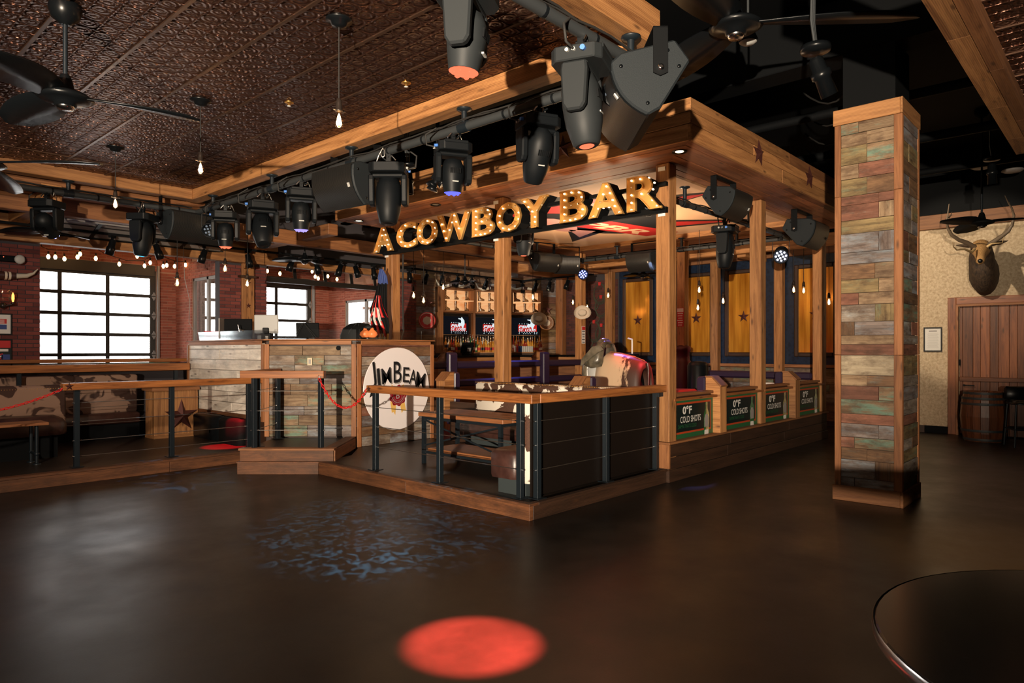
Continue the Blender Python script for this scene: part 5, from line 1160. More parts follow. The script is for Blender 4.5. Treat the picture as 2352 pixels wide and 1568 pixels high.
# ------------------------------------------------------------------ track spotlights
TRK = None
def spot_head(label, p, group, tilt=.3, rz=0, s=1.0, glow='downlight_glow', light=0, tgt=None):
    global TRK
    if TRK is None:
        t = thing('track_spotlight', label, 'spotlight', p, rz, group); c, s_ = math.cos(.3), math.sin(.3)
        ax = Vector((s_, 0, -c)); o = Vector((0, 0, -.1))
        obj('track_adapter', MB().box((-.02, -.05, -.03), (.02, .05, .0)).box((-.012, -.012, -.1), (.012, .012, -.03)), M['black'], t)
        obj('can', MB().lathe([(.02, -.05), (.04, -.04), (.045, .05), (.055, .06), (.055, .16), (.05, .16), (.048, .13)], o, 14, ax=ax), M['black_gloss'], t)
        obj('lamp_face', MB().lathe([(.001, .135), (.047, .135), (.047, .13)], o, 14, ax=ax), M['downlight_glow'], t); TRK = t
    else: t = dup(TRK, p, rz, label, group)
    t.rotation_euler = (0, 0, rz); t.scale = (s, s, s); return t
tk = service('light_track', 'black light track over the brick openings', 'light track', MB().box((2.0, 12.72, 3.58), (10.8, 12.76, 3.62)))
for i, (px, py) in enumerate(((258, 545), (360, 559), (469, 570), (570, 572), (670, 589), (727, 594), (782, 597), (817, 597), (858, 600))):
    p = onV(px, py, 12.74); p.z = 3.58
    spot_head('%s track spotlight from the left over the brick openings' % ORD[i], p, 'spotlights over the brick openings', rz=(2.2, -.6, 2.6, .4, 2.4, .2, 2.8, -.9, .5)[i], s=1.25)
service('light_track', 'black light track in front of the bar lightboxes', 'light track', MB().box((10.7, 12.9, 3.6), (14.6, 12.94, 3.64)).box((14.5, 10.4, 3.6), (14.54, 11.6, 3.64)).box((14.5, 11.6, 3.6), (14.54, 12.94, 3.64)))
for i, px in enumerate((940, 980, 1016, 1051, 1084, 1117)):
    p = onV(px, 620, 12.92); p.z = 3.6; spot_head('%s track spotlight from the left before the bar' % ORD[i], p, 'spotlights before the bar', rz=(.5, 2.4, 1, 2.2, .3, 2)[i], s=1.25)
for i, px in enumerate((1200, 1231, 1263, 1304)):
    p = onU(px, 620, 14.52); p.z = 3.6; spot_head('%s track spotlight right of the middle sign post' % ORD[i], p, 'spotlights right of the sign post', rz=(.5, 2.4, 3, 2.2)[i], s=1.25)
def pendant_spot(label, p, ztop, d, s=1.0, power=0, tgt=None, col=(1, .72, .42), size=1.0):
    t = thing('pendant_spotlight', label, 'spotlight', p); t.scale = (s, s, s); d = Vector(d).normalized(); h = (ztop - p[2]) / s
    obj('plate', MB().lathe([(.03, .03), (.1, .02), (.105, .0), (.1, -.02), (.03, -.03)], n=18), M['black_gloss'], t)
    c = MB()
    for k in range(3): c.path([(.02 * (k - 1), 0, .03), (.03 * (k - 1), .02, .2), (.02 * (k - 1), 0, h)], .01, 5)
    obj('supply_cord', c, M['pipe'], t); o = Vector((0, 0, -.08))
    obj('can', MB().lathe([(.03, -.02), (.05, .0), (.055, .08), (.07, .09), (.07, .13), (.055, .14), (.06, .27), (.05, .27), (.045, .22)], o, 16, ax=d), M['black_gloss'], t)
    obj('lamp_face', MB().lathe([(.001, .225), (.05, .225), (.05, .22)], o, 14, ax=d), M['downlight_glow'], t)
    if power:
        a = Vector(p) + (o + d * .3) * s; lamp('spot_beam', 'SPOT', a, power, col, tgt if tgt is not None else a + d, spot_size=size, spot_blend=.6, shadow_soft_size=.04)
pendant_spot('black pendant spotlight hanging left of the plank column', at(1873, 112, 5.6), 5.6, (.5, -.25, -1), 1.15)
pendant_spot('small lit pendant spotlight behind the violet moving heads above the canopy edge', at(937, 380, 8.3), 5.6, (.05, 0, -1), 1.0)
pendant_spot('black pendant spotlight in front of the stucco wall', at(2278, 365, 9.6), 5.6, (.2, 0, -1), 1.0)
ub = thing('emergency_light', 'twin-lamp cluster of black utility lights by the canopy planks', 'light', at(1003, 408, 7.9))
obj('arms', MB().tube((0, 0, .0), (.0, 0, 5.6 - ub.location.z), .012, 6).tube((.03, 0, 0), (.03, 0, 5.6 - ub.location.z), .012, 6).lathe([(.05, -.02), (.07, 0), (.05, .03)], n=12), M['black'], ub)
for d in ((-.3, .2, -.6), (.3, -.3, -.4), (-.2, .3, -.9)): obj('lamp_shell', MB().lathe([(.02, -.05), (.06, 0), (.07, .03), (.06, .03), (.0, .01)], Vector(d) * .13, 12, ax=d), M['black_gloss'], ub)
for dx, lb, px, py in ((0, 'left', 1688, 62), (1, 'right', 1718, 92)):
    g = thing('floodlight', 'small round %s floodlight under the big dark fan' % lb, 'light', at(px, py, 6.4)); obj('shell', MB().lathe([(.02, .09), (.07, .05), (.09, .0), (.08, -.02)], n=16), M['fixture_grey'], g); obj('lens', MB().lathe([(.08, -.02), (.05, -.04), (.001, -.045)], n=16), M['grey_plastic'], g); obj('stem', MB().tube((0, 0, .08), (0, 0, .9), .012, 6), M['pipe'], g)
for px, py, d, lb in ((2255, 384, 12.0, 'white smoke detector with red base in the dark ceiling'), (2326, 392, 12.0, 'flat white ceiling speaker disc in the dark ceiling')):
    g = thing('smoke_detector', lb, 'detector', at(px, py, d)); obj('disc', MB().lathe([(.001, -.03), (.12, -.025), (.17, .0), (.16, .02)], n=20), M['shade_grey'], g); obj('drop_rod', MB().tube((0, 0, .02), (0, 0, 5.6 - g.location.z), .012, 6), M['black'], g)
    if 'red' in lb: obj('base', MB().box((-.08, -.08, .02), (.08, .08, .12)), M['red_print'], g)
for px, py, z, lb in ((664, 235, ZC, 'small brass sprinkler plate in the tin ceiling beyond the pendants'), (933, 190, ZC, 'small white sprinkler in the tin ceiling near the beam')):
    p = onZ(px, py, z); g = thing('sprinkler_head', lb, 'sprinkler', p); obj('escutcheon', MB().lathe([(.012, -.03), (.02, -.012), (.045, -.008), (.045, 0)], n=16), M['brass'], g); obj('deflector', MB().lathe([(.001, -.045), (.02, -.042), (.02, -.038)], n=10), M['grey_plastic'], g)

# string lights in the two patio bays
def string_lights(label, pts, bulbs, v):
    t = thing('string_lights', label, 'string lights', (0, 0, 0)); P = [onV(x, y, v) for x, y in pts]
    obj('wire', MB().path([Vector((P[0].x, P[0].y, 3.95))] + P + [Vector((P[-1].x, P[-1].y, 3.95))], .008, 5), M['cord'], t)
    for x, y in bulbs:
        p = onV(x, y, v); obj('bulb', MB().lathe([(.012, .05), (.03, .02), (.036, -.01), (.02, -.045), (.001, -.052)], p, 8), M['bulb_small'], t)
        obj('bulb_cap', MB().lathe([(.008, .11), (.018, .1), (.018, .045), (.008, .04)], p, 8), M['cord'], t)
string_lights('drooping string lights over the left garage door', [(95, 566), (112, 573), (150, 575), (220, 570), (240, 582), (290, 598), (330, 598), (352, 586), (375, 590), (405, 600), (440, 602), (465, 612)],
    [(111, 589), (127, 590), (148, 594), (178, 590), (184, 583), (220, 593), (274, 606), (315, 588), (332, 610), (345, 603), (375, 611), (383, 609), (401, 611), (426, 608), (440, 605), (463, 612)], 16.4)
string_lights('drooping string lights behind the half-open right garage door', [(613, 615), (640, 610), (680, 625), (720, 622), (740, 630), (760, 625), (790, 625), (830, 632)], [(614, 622), (643, 628), (661, 617), (717, 623), (724, 635), (731, 639), (746, 640), (753, 634), (774, 641), (820, 634)], 15.2)
# overhead garage doors: one stored flat, one half open
gd = thing('overhead_door', 'grey glazed overhead door stored flat under the ceiling by the left opening', 'garage door', (0, 0, 0))
DY = Vector((0, -.8, .25)).normalized()
for i in range(4):
    u0 = 2.95 + i * .74
    obj('pane', MB().prism([(.03, .03), (.71, .03), (.71, .82), (.03, .82)], (u0, 13.0, 3.54), XU, DY, ZU * .012), M['shade_grey'], gd); obj('stile', MB().beam(Vector((u0, 13.0, 3.55)), Vector((u0, 13.0, 3.55)) + DY * .84, .06, .04), M['frame_black'], gd)
for k in (0, .42, .84): obj('rail', MB().beam(Vector((2.9, 13.0, 3.55)) + DY * k, Vector((5.95, 13.0, 3.55)) + DY * k, .05, .03), M['frame_black'], gd)
obj('torsion_bar', MB().tube((3.1, 12.1, 3.66), (6.4, 12.1, 3.66), .018, 8), M['shade_grey'], gd)
gd = thing('overhead_door', 'half-open glazed overhead door hanging in the top of the right opening', 'garage door', (0, 0, 0))
obj('rail', MB().box((6.95, WV + .22, 3.08), (9.9, WV + .28, 3.19)), M['frame_black'], gd, bevel=.006)
for u in (7.75, 8.5, 9.2, 9.86): obj('stile', MB().beam((u, WV + .25, 3.15), (u + .04, WV + .4, 3.6), .07, .03), M['frame_black'], gd)
for a, b in ((6.97, 7.72), (7.8, 8.46), (8.55, 9.16), (9.25, 9.82)): obj('pane', MB().prism([(a, 0), (b, 0), (b + .03, .4), (a + .03, .4)], (0, WV + .25, 3.17), XU, Vector((0, .3, .95)), YV * .005), M['pane_glass'], gd)
# wooden star post on the pier
spp = thing('star_post', 'flat timber post with burnt stars on the brick pier', 'post', (0, 0, 0)); a, b = onV(553, 700, 13.19).x, onV(580, 700, 13.19).x
obj('board', MB().box((a, WV - .09, 1.5), (b, WV - .02, 3.38)), M['timber'], spp, bevel=.006)
for py, r_ in ((604, .06), (650, .06), (702, .06)):
    s_ = obj('star', STARF, None, spp, loc=onV(571, py, WV - .09) - YV * .002, rot=(PI / 2, 0, 0)); s_.scale = (r_,) * 3
sh = thing('wall_shelf', 'small dark wooden shelf bracket on the star post', 'shelf', (0, 0, 0)); p = onV(568, 638, WV - .12); obj('plank', MB().box((p.x - .18, WV - .22, p.z), (p.x + .14, WV - .08, p.z + .04)), M['dark_board'], sh); obj('bracket', MB().prism([(0, 0), (.1, 0), (.0, -.09)], (p.x, WV - .095, p.z), -YV, ZU, XU * .03), M['dark_board'], sh)

# ------------------------------------------------------------------ wall pieces on the left pier
el = thing('emergency_light', 'black twin-head emergency light on the left brick pier', 'light', onV(15, 594, WV - .02)); obj('case', MB().box((-.28, -.06, -.05), (.2, 0, .05)), M['black'], el, bevel=.01)
for dx in (-.3, .14): obj('lamp_head', MB().lathe([(.03, .0), (.07, .04), (.075, .07), (.05, .085), (.001, .09)], (dx, -.05, .0), 14, ax=(.2, -1, -.1)), M['grey_plastic'], el)
obj('indicator', MB().ball((-.05, -.06, .02), .008, 6), M['lens_red'], el)
hn = thing('steer_horn', 'leather-wrapped steer horn mounted on the left brick pier', 'horn', onV(0, 632, WV - .06))
pts = [(-.3, 0, .0), (.0, -.02, .0), (.2, -.04, .0), (.34, -.05, .015), (.43, -.05, .06), (.49, -.05, .14)]
obj('wrap', MB().path(pts[:3], [.075, .065, .05], 12), M['leather'], hn); obj('horn_tip', MB().path(pts[2:], [.042, .035, .02, .004], 10), M['horn_white'], hn)
for x in (.05, .1): obj('band', MB().tube((x, -.025, 0), (x + .03, -.025, 0), .066, 12), M['straw'], hn)
sc_ = thing('wall_sconce', 'candle sconce glowing orange on the left brick pier', 'sconce', onV(5, 690, WV - .03)); obj('bracket', MB().path([(-.2, -.1, -.05), (0, -.06, -.1), (.12, -.1, -.05)], .012, 6).ball((0, -.05, -.08), .05, 10), M['bakelite'], sc_)
for dx in (-.2, .12): obj('cup', MB().lathe([(.02, -.06), (.028, -.05), (.02, -.02)], (dx, -.1, 0), 10), M['bakelite'], sc_); obj('flame_bulb', MB().lathe([(.012, -.02), (.02, .03), (.018, .09), (.002, .13)], (dx, -.1, 0), 8), M['candle'], sc_)
obj('shade', MB().lathe([(.10, -.04), (.15, .06), (.14, .16)], (0, -.1, 0), 18, cap=False), M['bulb_glass'], sc_)
def framed(label, x0, y0, x1, y1, build):
    a = onV(x0, y1, WV - .02); b = onV(x1, y0, WV - .02); t = thing('framed_poster', label, 'poster', (b.x, WV - .0, a.z)); w_ = b.x - a.x; h_ = b.z - a.z
    for p, q in (((-w_, -.03, 0), (0, 0, .02)), ((-w_, -.03, h_ - .02), (0, 0, h_)), ((-.02, -.03, .02), (0, 0, h_ - .02)), ((-w_, -.03, .02), (-w_ + .02, 0, h_ - .02))): obj('frame_bar', MB().box(p, q), M['frame_black'], t)
    obj('sheet', MB().box((-w_ + .02, -.015, .02), (-.02, -.01, h_ - .02)), M['paper'], t); build(t, w_, h_)
def strip(t, x0, x1, z0, z1, m, k=0): obj('printed_block', MB().box((x0, -.018 - k * .001, z0), (x1, -.015, z1)), M[m], t)
def post1(t, w_, h_):
    strip(t, -w_ + .03, -.07, h_ * .52, h_ * .74, 'red_print'); strip(t, -w_ + .03, -.07, h_ * .26, h_ * .48, 'blue_print')
    for k in range(4): strip(t, -.22, -.1, h_ * (.55 + k * .045), h_ * (.57 + k * .045), 'paper', 1); strip(t, -.3, -.16, h_ * (.29 + k * .04), h_ * (.305 + k * .04), 'paper', 1)
framed('white framed poster with red and blue blocks on the left pier', -60, 720, 28, 768, post1)
def post2(t, w_, h_):
    strip(t, -w_ + .02, -.02, .02, h_ - .02, 'dark_print'); strip(t, -w_ + .02, -.02, h_ * .72, h_ - .02, 'red_print', 1); strip(t, -w_ + .03, -.05, h_ * .6, h_ * .68, 'paper', 1); strip(t, -.14, -.03, h_ * .25, h_ * .5, 'blue_print', 1)
    for k in range(4): obj('stripe', MB().beam((-.4, -.0185, .02 + k * .045), (-.12, -.0185, .16 + k * .03), .001, .02, up=ZU), M['red_print' if k % 2 else 'paper'], t)
framed('framed dark poster with a striped flag print on the left pier', -60, 779, 28, 850, post2)

# ------------------------------------------------------------------ back bar
def bar_frame(p, q):
    p = Vector((p[0], p[1], 0)); q = Vector((q[0], q[1], 0)); d = (q - p); L = d.length; d.normalize(); return p, d, Vector((d.y, -d.x, 0)), L
BOOT = None
def boot_mesh():
    mb = MB(); ring = []
    for z, cx, a, b in ((0.0, .055, .105, .036), (.03, .05, .11, .04), (.055, .04, .095, .038), (.08, .0, .058, .036), (.12, -.015, .042, .034), (.2, -.015, .045, .04), (.27, -.015, .05, .046), (.29, -.015, .05, .046)):
        ring.append([(cx + a * math.cos(t), b * math.sin(t), z) for t in [2 * PI * k / 12 for k in range(12)]])
    return mb.loft(ring).mesh('upper')
BM = boot_mesh(); BM.materials.append(M['boot_leather'])
BSO = MB().box((-.06, -.03, -.02), (-.01, .03, .0)).prism([(-.0, -.02), (.08, -.035), (.15, -.01), (.15, .01), (.08, .035), (0, .02)], (0, 0, -.006), XU, YV, ZU * .012).mesh('sole'); BSO.materials.append(M['black'])
def boot(label, p, ang, s, grp):
    global BOOT
    if BOOT is None:
        BOOT = thing('cowboy_boot', label, 'boot', p, ang, grp); obj('upper', BM, None, BOOT); obj('sole', BSO, None, BOOT)
        o = BOOT
    else: o = dup(BOOT, p, ang, label, grp)
    o.scale = (s,) * 3; return o
bars = [((12.24, 14.0), (13.38, 13.93), 'left'), ((13.52, 13.9), (14.36, 13.39), 'middle'), ((14.42, 13.36), (15.24, 12.87), 'right')]
rb_ = random.Random(3)
for bi, (p, q, nm) in enumerate(bars):
    o, d, nr, L = bar_frame(p, q); ang = math.atan2(d.y, d.x)
    lb = thing('boot_lightbox', '%s orange lightbox shelf of cowboy boots above the back bar' % nm, 'lightbox', o + ZU * 2.68, ang)
    W = .12
    obj('light_panel', MB().box((.06, -W + .03, .05), (L - .06, -W + .05, .62)), M['lightbox'], lb)
    for a, b in (((0, -.34, 0), (L, -W + .02, .05)), ((0, -.34, .62), (L, -W + .02, .68)), ((0, -.34, .05), (.06, -W + .02, .62)), ((L - .06, -.34, .05), (L, -W + .02, .62))): obj('frame_board', MB().box(a, b), M['timber_dark'], lb)
    obj('shelf', MB().box((.06, -.33, .325), (L - .06, -W + .03, .345)), M['lightbox'], lb)
    for row in range(2):
        for k in range(3):
            x = .06 + (L - .12) * ((k + .35) / 3 + (rb_.random() - .5) * .06) ; s = .86 * (.9 + rb_.random() * .15)
            boot('%s boot on the %s shelf of the %s lightbox' % (ORD[k], ('lower', 'upper')[row], nm), o + d * x + nr * .24 + ZU * (2.68 + (.052, .347)[row] + .02 * s), ang + (.2 if k else -.1), s, 'boots on the lightbox shelves')
    # television
    tv = thing('television', '%s television showing a red PBR ST. LOUIS logo behind the bar' % nm, 'television', o + d * (L * .47) + nr * .2 + ZU * 2.33, ang)
    tw, th = .46, .26
    obj('bezel', MB().box((-tw, -.02, -th), (tw, .03, th)), M['frame_black'], tv, bevel=.006); obj('screen', MB().box((-tw + .015, -.024, -th + .015), (tw - .015, -.02, th - .015)), M['screen'], tv)
    Y_ = -.026
    obj('logo_block', MB().prism([(-.2, -.12), (.36, -.12), (.36, .09), (.14, .09), (.12, .06), (-.2, .08)], (0, Y_, -.03), XU, ZU, YV * .001), M['screen_red'], tv)
    tm = MB(); put_text(tm, 'pbr', (-.185, Y_ - .002, -.05), XU, ZU, .34, .075); put_text(tm, 'stl', (-.185, Y_ - .002, -.14), XU, ZU, .52, .075)
    for k in range(8): tm.box((-.17 + k * .075, Y_ - .002, -.175), (-.15 + k * .075, Y_ - .001, -.155)); 
    for k in range(4): tm.box((-.17 + k * .075, Y_ - .002, .062), (-.15 + k * .075, Y_ - .001, .082))
    for k in range(9):
        if k not in (1, 6): tm.box((-.18 + k * .066, Y_ - .002, -.215), (-.155 + k * .066, Y_ - .001, -.20))
    # rider on a bucking animal, as a pale silhouette
    tm.prism([(.1, .08), (.14, .14), (.2, .12), (.22, .17), (.2, .22), (.12, .235), (.11, .26), (.2, .255), (.24, .3), (.28, .25), (.33, .2), (.34, .1), (.30, .03), (.27, -.08), (.25, .0), (.22, .05), (.15, .04)], (-.04, Y_ - .002, -.06), XU, ZU, YV * .001)
    obj('logo_print', tm, M['screen_white'], tv)
    # counter and mirror back
    cn = thing('back_bar', '%s back bar cabinet with dark mirror and bottle ledge' % nm, 'cabinet', o, ang)
    obj('cabinet', MB().box((-.02, -.55, 0), (L + .02, -.03, 1.57)), M['dark_board'], cn); obj('ledge', MB().box((-.02, -.58, 1.57), (L + .02, -.03, 1.6)), M['timber_dark'] if bi == 0 else M['timber'], cn)
    obj('mirror', MB().box((.02, -.045, 1.62), (L - .02, -.035, 2.66)), M['black_gloss'], cn); obj('side_board', MB().box((-.03, -.3, 1.6), (.03, -.03, 2.68)), M['timber_dark'], cn)
    lamp('ledge_glow', 'AREA', tuple(o + d * L / 2 + nr * .12 + ZU * 1.62), 11 if bi else 6, (1, .5, .18), tuple(o + d * L / 2 + nr * .3 + ZU * 2.2), shape='RECTANGLE', size=L * .8, size_y=.08)
# bottles
BOT = {}
def bottle(kind, label, p, grp, s):
    prof = {'tall': [(.036, 0), (.038, .01), (.038, .19), (.03, .215), (.014, .245), (.013, .30)], 'squat': [(.045, 0), (.047, .01), (.047, .15), (.035, .18), (.014, .20), (.014, .27)], 'thin': [(.03, 0), (.032, .01), (.032, .2), (.02, .25), (.012, .28), (.012, .33)]}
    shp, m = kind
    if kind not in BOT:
        zt = prof[shp][-1][1]; t = thing('liquor_bottle', label, 'bottle', p, 0, grp)
        obj('body', MB().lathe(prof[shp], n=10), M[m], t); r_ = prof[shp][1][0]
        obj('label', MB().lathe([(r_ + .001, .05), (r_ + .001, .13)], n=10, cap=False), M[{'bottle_amber': 'ink', 'bottle_clear': 'blue_print', 'bottle_green': 'straw', 'bottle_red': 'paper', 'bottle_gold': 'red_print'}[m]], t)
        obj('pourer', MB().lathe([(.014, zt), (.016, zt + .02), (.006, zt + .035), (.005, zt + .075)], n=8), M['chrome'], t); BOT[kind] = t; o = t
    else: o = dup(BOT[kind], p, None, label, grp)
    o.scale = (s,) * 3
mats = ['bottle_amber', 'bottle_clear', 'bottle_green', 'bottle_red', 'bottle_gold']; cn_ = {'bottle_amber': 'amber', 'bottle_clear': 'clear', 'bottle_green': 'green', 'bottle_red': 'red', 'bottle_gold': 'golden'}
for bi, (p, q, nm) in enumerate(bars):
    o, d, nr, L = bar_frame(p, q)
    for row, n in ((0, 13), (1, 12)):
        for k in range(n):
            x = .06 + (L - .12) * (k + .5) / n + rb_.uniform(-.01, .01)
            m = rb_.choice(mats) if bi == 0 else rb_.choice(['bottle_gold', 'bottle_gold', 'bottle_amber', 'bottle_clear'] if bi == 1 else ['bottle_gold', 'bottle_amber', 'bottle_gold', 'bottle_red'])
            shp = rb_.choice(['tall', 'squat', 'thin']); rn = ('front', 'back')[row]
            if row: obj
            bottle((shp, m), '%s %s bottle, %s from the left in the %s row of the %s back bar' % (shp, cn_[m], ORD[k], rn, nm), o + d * x + nr * (.47 - .14 * row) + ZU * (1.6 + row * .075), 'bottles on the %s back bar, %s row' % (nm, rn), rb_.uniform(.92, 1.05))
    st = thing('bottle_step', 'glowing step shelf under the back bottle row of the %s back bar' % nm, 'shelf', o); obj('step', MB().obox(d * L / 2 + nr * .32 + ZU * 1.637, (d, nr, ZU), (L / 2 - .03, .07, .035)), M['timber'] , st)
o, d, nr, L = bar_frame(*bars[2][:2])
for k in range(10): obj('can', MB().lathe([(.03, 0), (.033, .01), (.033, .15), (.028, .165), (.001, .165)], o + d * (.06 + .055 * k) + nr * .56 + ZU * 1.6, 10), M[['paper', 'red_print', 'blue_print', 'plug_blue', 'grey_plastic', 'grey_plastic', 'grey_plastic', 'grey_plastic', 'grey_plastic', 'grey_plastic'][k]], None, label='%s slim drink can from the left on the right bar ledge' % ORD[k], cat='can', group='slim cans on the right ledge')
rg = thing('cash_register', 'black cash register screen between left and middle bottle rows', 'register', at(1073, 800, 18.0), -.3)
obj('screen_shell', MB().obox((0, 0, .02), (XU, Vector((0, .9, .4)).normalized(), Vector((0, -.4, .9)).normalized()), (.17, .02, .15)), M['black'], rg, bevel=.01); obj('receipt', MB().obox((.03, -.05, -.03), (XU, Vector((0, .9, .4)).normalized(), Vector((0, -.4, .9)).normalized()), (.05, .004, .05)), M['shade_grey'], rg); obj('foot', MB().box((-.1, -.05, -.2), (.1, .12, -.1)), M['black'], rg)
fb = thing('bar_counter', 'long bar counter with timber front behind the bull ring', 'bar counter', (0, 0, 0))
obj('front', MB().beam((10.8, 12.6, .72), (13.6, 12.5, .72), .08, 1.44).beam((13.6, 12.5, .72), (15.3, 11.4, .72), .08, 1.44), M['timber_dark'], fb); obj('fascia_board', MB().beam((10.8, 12.55, 1.38), (13.6, 12.45, 1.38), .03, .17).beam((13.6, 12.45, 1.38), (15.25, 11.36, 1.38), .03, .17), M['timber'], fb)
obj('top', MB().beam((10.8, 12.7, 1.5), (13.65, 12.6, 1.5), .5, .05).beam((13.6, 12.6, 1.5), (15.35, 11.5, 1.5), .5, .05), M['table_black'], fb, bevel=.01)
for px, py, d, lb, z in ((982, 697, 17.6, 'dark star on the planks left of the left lightbox', 0), (1257, 711, 19.6, 'dark star on the planks right of the right lightbox', 0)):
    star(at(px, py, d), .14 if d < 18 else .15, -FW, lb, True)
for px, py, d, lb, m in ((981, 736, 17.6, 'round red tin sign on the planks left of the bar', 'red_print'), (1255, 741, 19.6, 'round brown tin sign on the planks right of the bar', 'timber_dark')):
    g = thing('round_sign', lb, 'sign', at(px, py, d)); obj('disc', MB().lathe([(.001, .02), (.2, .02), (.22, .01), (.22, 0)], n=28, ax=-FW, smooth=False), M[m], g)
    obj('emblem', MB().lathe([(.001, .026), (.06, .026), (.11, .024), (.11, .02)], n=8, ax=-FW, smooth=False), M['straw'], g); rr = MB(); rr.path([-FW * .022 + LT * (.19 * math.cos(t)) + ZU * (.19 * math.sin(t)) for t in [2 * PI * k / 24 for k in range(25)]], .006, 4); obj('ring_print', rr, M['straw'], g)
def hat(label, p, nr, s=1.0):
    nr = Vector(nr).normalized(); t = thing('straw_hat', label, 'hat', p, rot=nr.to_track_quat('Z', 'Y').to_euler()); t.scale = (s,) * 3
    n = 20; R_ = lambda a, b, z, curl=0: [(a * math.cos(q), b * math.sin(q), z + curl * abs(math.sin(q)) ** 2) for q in [2 * PI * k / n for k in range(n)]]
    obj('brim', MB().loft([R_(.205, .165, .0, .09), (R_(.21, .168, .006, .095)), R_(.12, .09, .012), R_(.1, .08, .012)], cap=False), M['straw'], t)
    obj('crown', MB().loft([R_(.11, .085, .0), R_(.105, .08, .05), R_(.095, .065, .12), R_(.06, .03, .11)]), M['straw'], t); obj('band', MB().loft([R_(.111, .086, .015), R_(.109, .084, .035)], cap=False), M['timber_dark'], t)
hat('cream straw cowboy hat hanging on the rear canopy post', Vector((13.29, 9.85, 0)) + ZU * 2.55, (-1, -.55, .1), 1.0)
hat('cream straw cowboy hat hanging on the back bar at the right television', at(1238, 733, 19.0), (-.8, -.6, .1), 1.1)
for i, (px, py) in enumerate(((1378, 675), (1381, 705), (1365, 762), (1382, 770))):
    p = onU(px, py, UB - .05); g = thing('lasso_rope', '%s coiled lasso rope hung on the dark brickwork' % ('upper', 'upper middle', 'lower left', 'lower right')[i], 'rope', p); rp = MB()
    for k in range(3):
        r_ = .27 - .02 * k; rp.path([(-.01 * k, r_ * .8 * math.cos(t), r_ * math.sin(t) * 1.1 + .01 * k) for t in [2 * PI * q / 24 for q in range(25)]], .011, 5)
    obj('coil', rp, M['rope_green'], g); obj('hook', MB().box((-.03, -.04, .24), (.0, .04, .33)), M['red_print'], g); obj('tail', MB().path([(-.02, .03, -.26), (-.02, .05, -.35), (-.02, .1, -.42)], [.011, .015, .022], 6), M['straw'] if i == 3 else M['rope_green'], g)
for i, (px, py, d) in enumerate(((1040, 655, 17.8), (1130, 662, 18.4), (1205, 662, 19.4))):
    g = thing('longhorn_mount', '%s pale longhorn horn mount above the lightboxes' % ('left', 'middle', 'right')[i], 'horns', at(px, py, d)); 
    obj('boss', MB().box((-.1, -.04, -.05), (.1, .04, .05)), M['leather'], g, bevel=.02)
    for sg in (-1, 1): obj('horn', MB().path([LT * (sg * x) + ZU * z for x, z in ((.08, 0), (.25, -.04), (.38, .02), (.44, .16))], [.04, .035, .025, .004], 8), M['horn_white'], g)

# ------------------------------------------------------------------ notices
def notice(label, p, x, nr, w_, h_, hd, body='paper', lines=5):
    t = thing('notice', label, 'notice', p); x = Vector(x); nr = Vector(nr)
    obj('sheet', MB().obox(nr * .004, (x, nr, ZU), (w_ / 2, .003, h_ / 2)), M[body], t); obj('header', MB().obox(nr * .008 + ZU * h_ * .38, (x, nr, ZU), (w_ * .47, .001, h_ * .1)), M[hd], t)
    ln = MB()
    for k in range(lines): ln.obox(nr * .008 + ZU * h_ * (.2 - .62 * k / max(1, lines - 1)) - x * (.04 * (k % 2)) * w_, (x, nr, ZU), (w_ * (.4 - .1 * (k % 3) * .5), .0008, h_ * .022))
    obj('print', ln, M['ink' if body == 'paper' else 'paper'], t)
notice('red notice on the rear padded ring post', (13.298, 7.245, 2.36), -YV, -XU, .16, .40, 'paper', 'red_print', 6)
notice('white notice strip on the straw hat post', (13.38, 9.893, 2.02), XU, -YV, .14, .42, 'red_print', 'paper', 5)
notice('small red notice on the wainscot beside the bull', onU(1475, 852, UB - .09), -YV, -XU, .2, .42, 'red_print', 'red_print', 6)
notice('white rules notice with red heading beside the front canopy post', onU(1489, 866, UB - .09), -YV, -XU, .25, .5, 'red_print', 'paper', 6)
ed = obj('bent_pipe', MB().tube((0, 0, 0), (0, 0, .28), .016, 8).tube((0, 0, .28), (-.1, .03, .3), .016, 8), M['white'], None, loc=at(1452, 812, 13.4), label='white bent pipe handle behind the bull', cat='pipe')
obj('handle_box', MB().box((-.1, -.1, -.75), (.1, .1, .0)), M['black'], None, loc=at(1452, 812, 13.4), label='black control stand carrying the bent white pipe', cat='stand', bevel=.01)

obj('hanging_wire', MB().path([onV(421, 560, 12.9), onV(424, 640, 12.9), onV(436, 690, 12.9), onV(434, 740, 12.9), onV(452, 772, 12.9)], .006, 5), M['shade_grey'], None, label='thin grey wire hanging from the header beside the left garage door', cat='wire')
# ------------------------------------------------------------------ seating enclosure
def cushion(mb, a, b, mat=0, r=.05):
    """soft-edged block"""
    a = Vector(a); b = Vector(b); n = 4; rings = []
    for zt, ins in ((a.z, .0), (a.z + .03, -.008), (b.z - r, -.008), (b.z - r * .35, r * .3), (b.z, r)):
        x0, y0, x1, y1 = a.x + ins, a.y + ins, b.x - ins, b.y - ins; c = r
        rings.append([(x0 + c, y0, zt), (x1 - c, y0, zt), (x1, y0 + c, zt), (x1, y1 - c, zt), (x1 - c, y1, zt), (x0 + c, y1, zt), (x0, y1 - c, zt), (x0, y0 + c, zt)])
    return mb.loft(rings, mat)
bn = thing('booth_bench', 'cowhide backed bench with brown leather seat inside the seating enclosure', 'bench', (0, 0, 0))
for a, b in ((4.66, 5.5), (5.505, 6.3), (6.305, 7.22)): obj('back_cushion', cushion(MB(), (7.08, a, .62), (7.28, b, 1.185), 0, .04), M['cowhide'], bn)
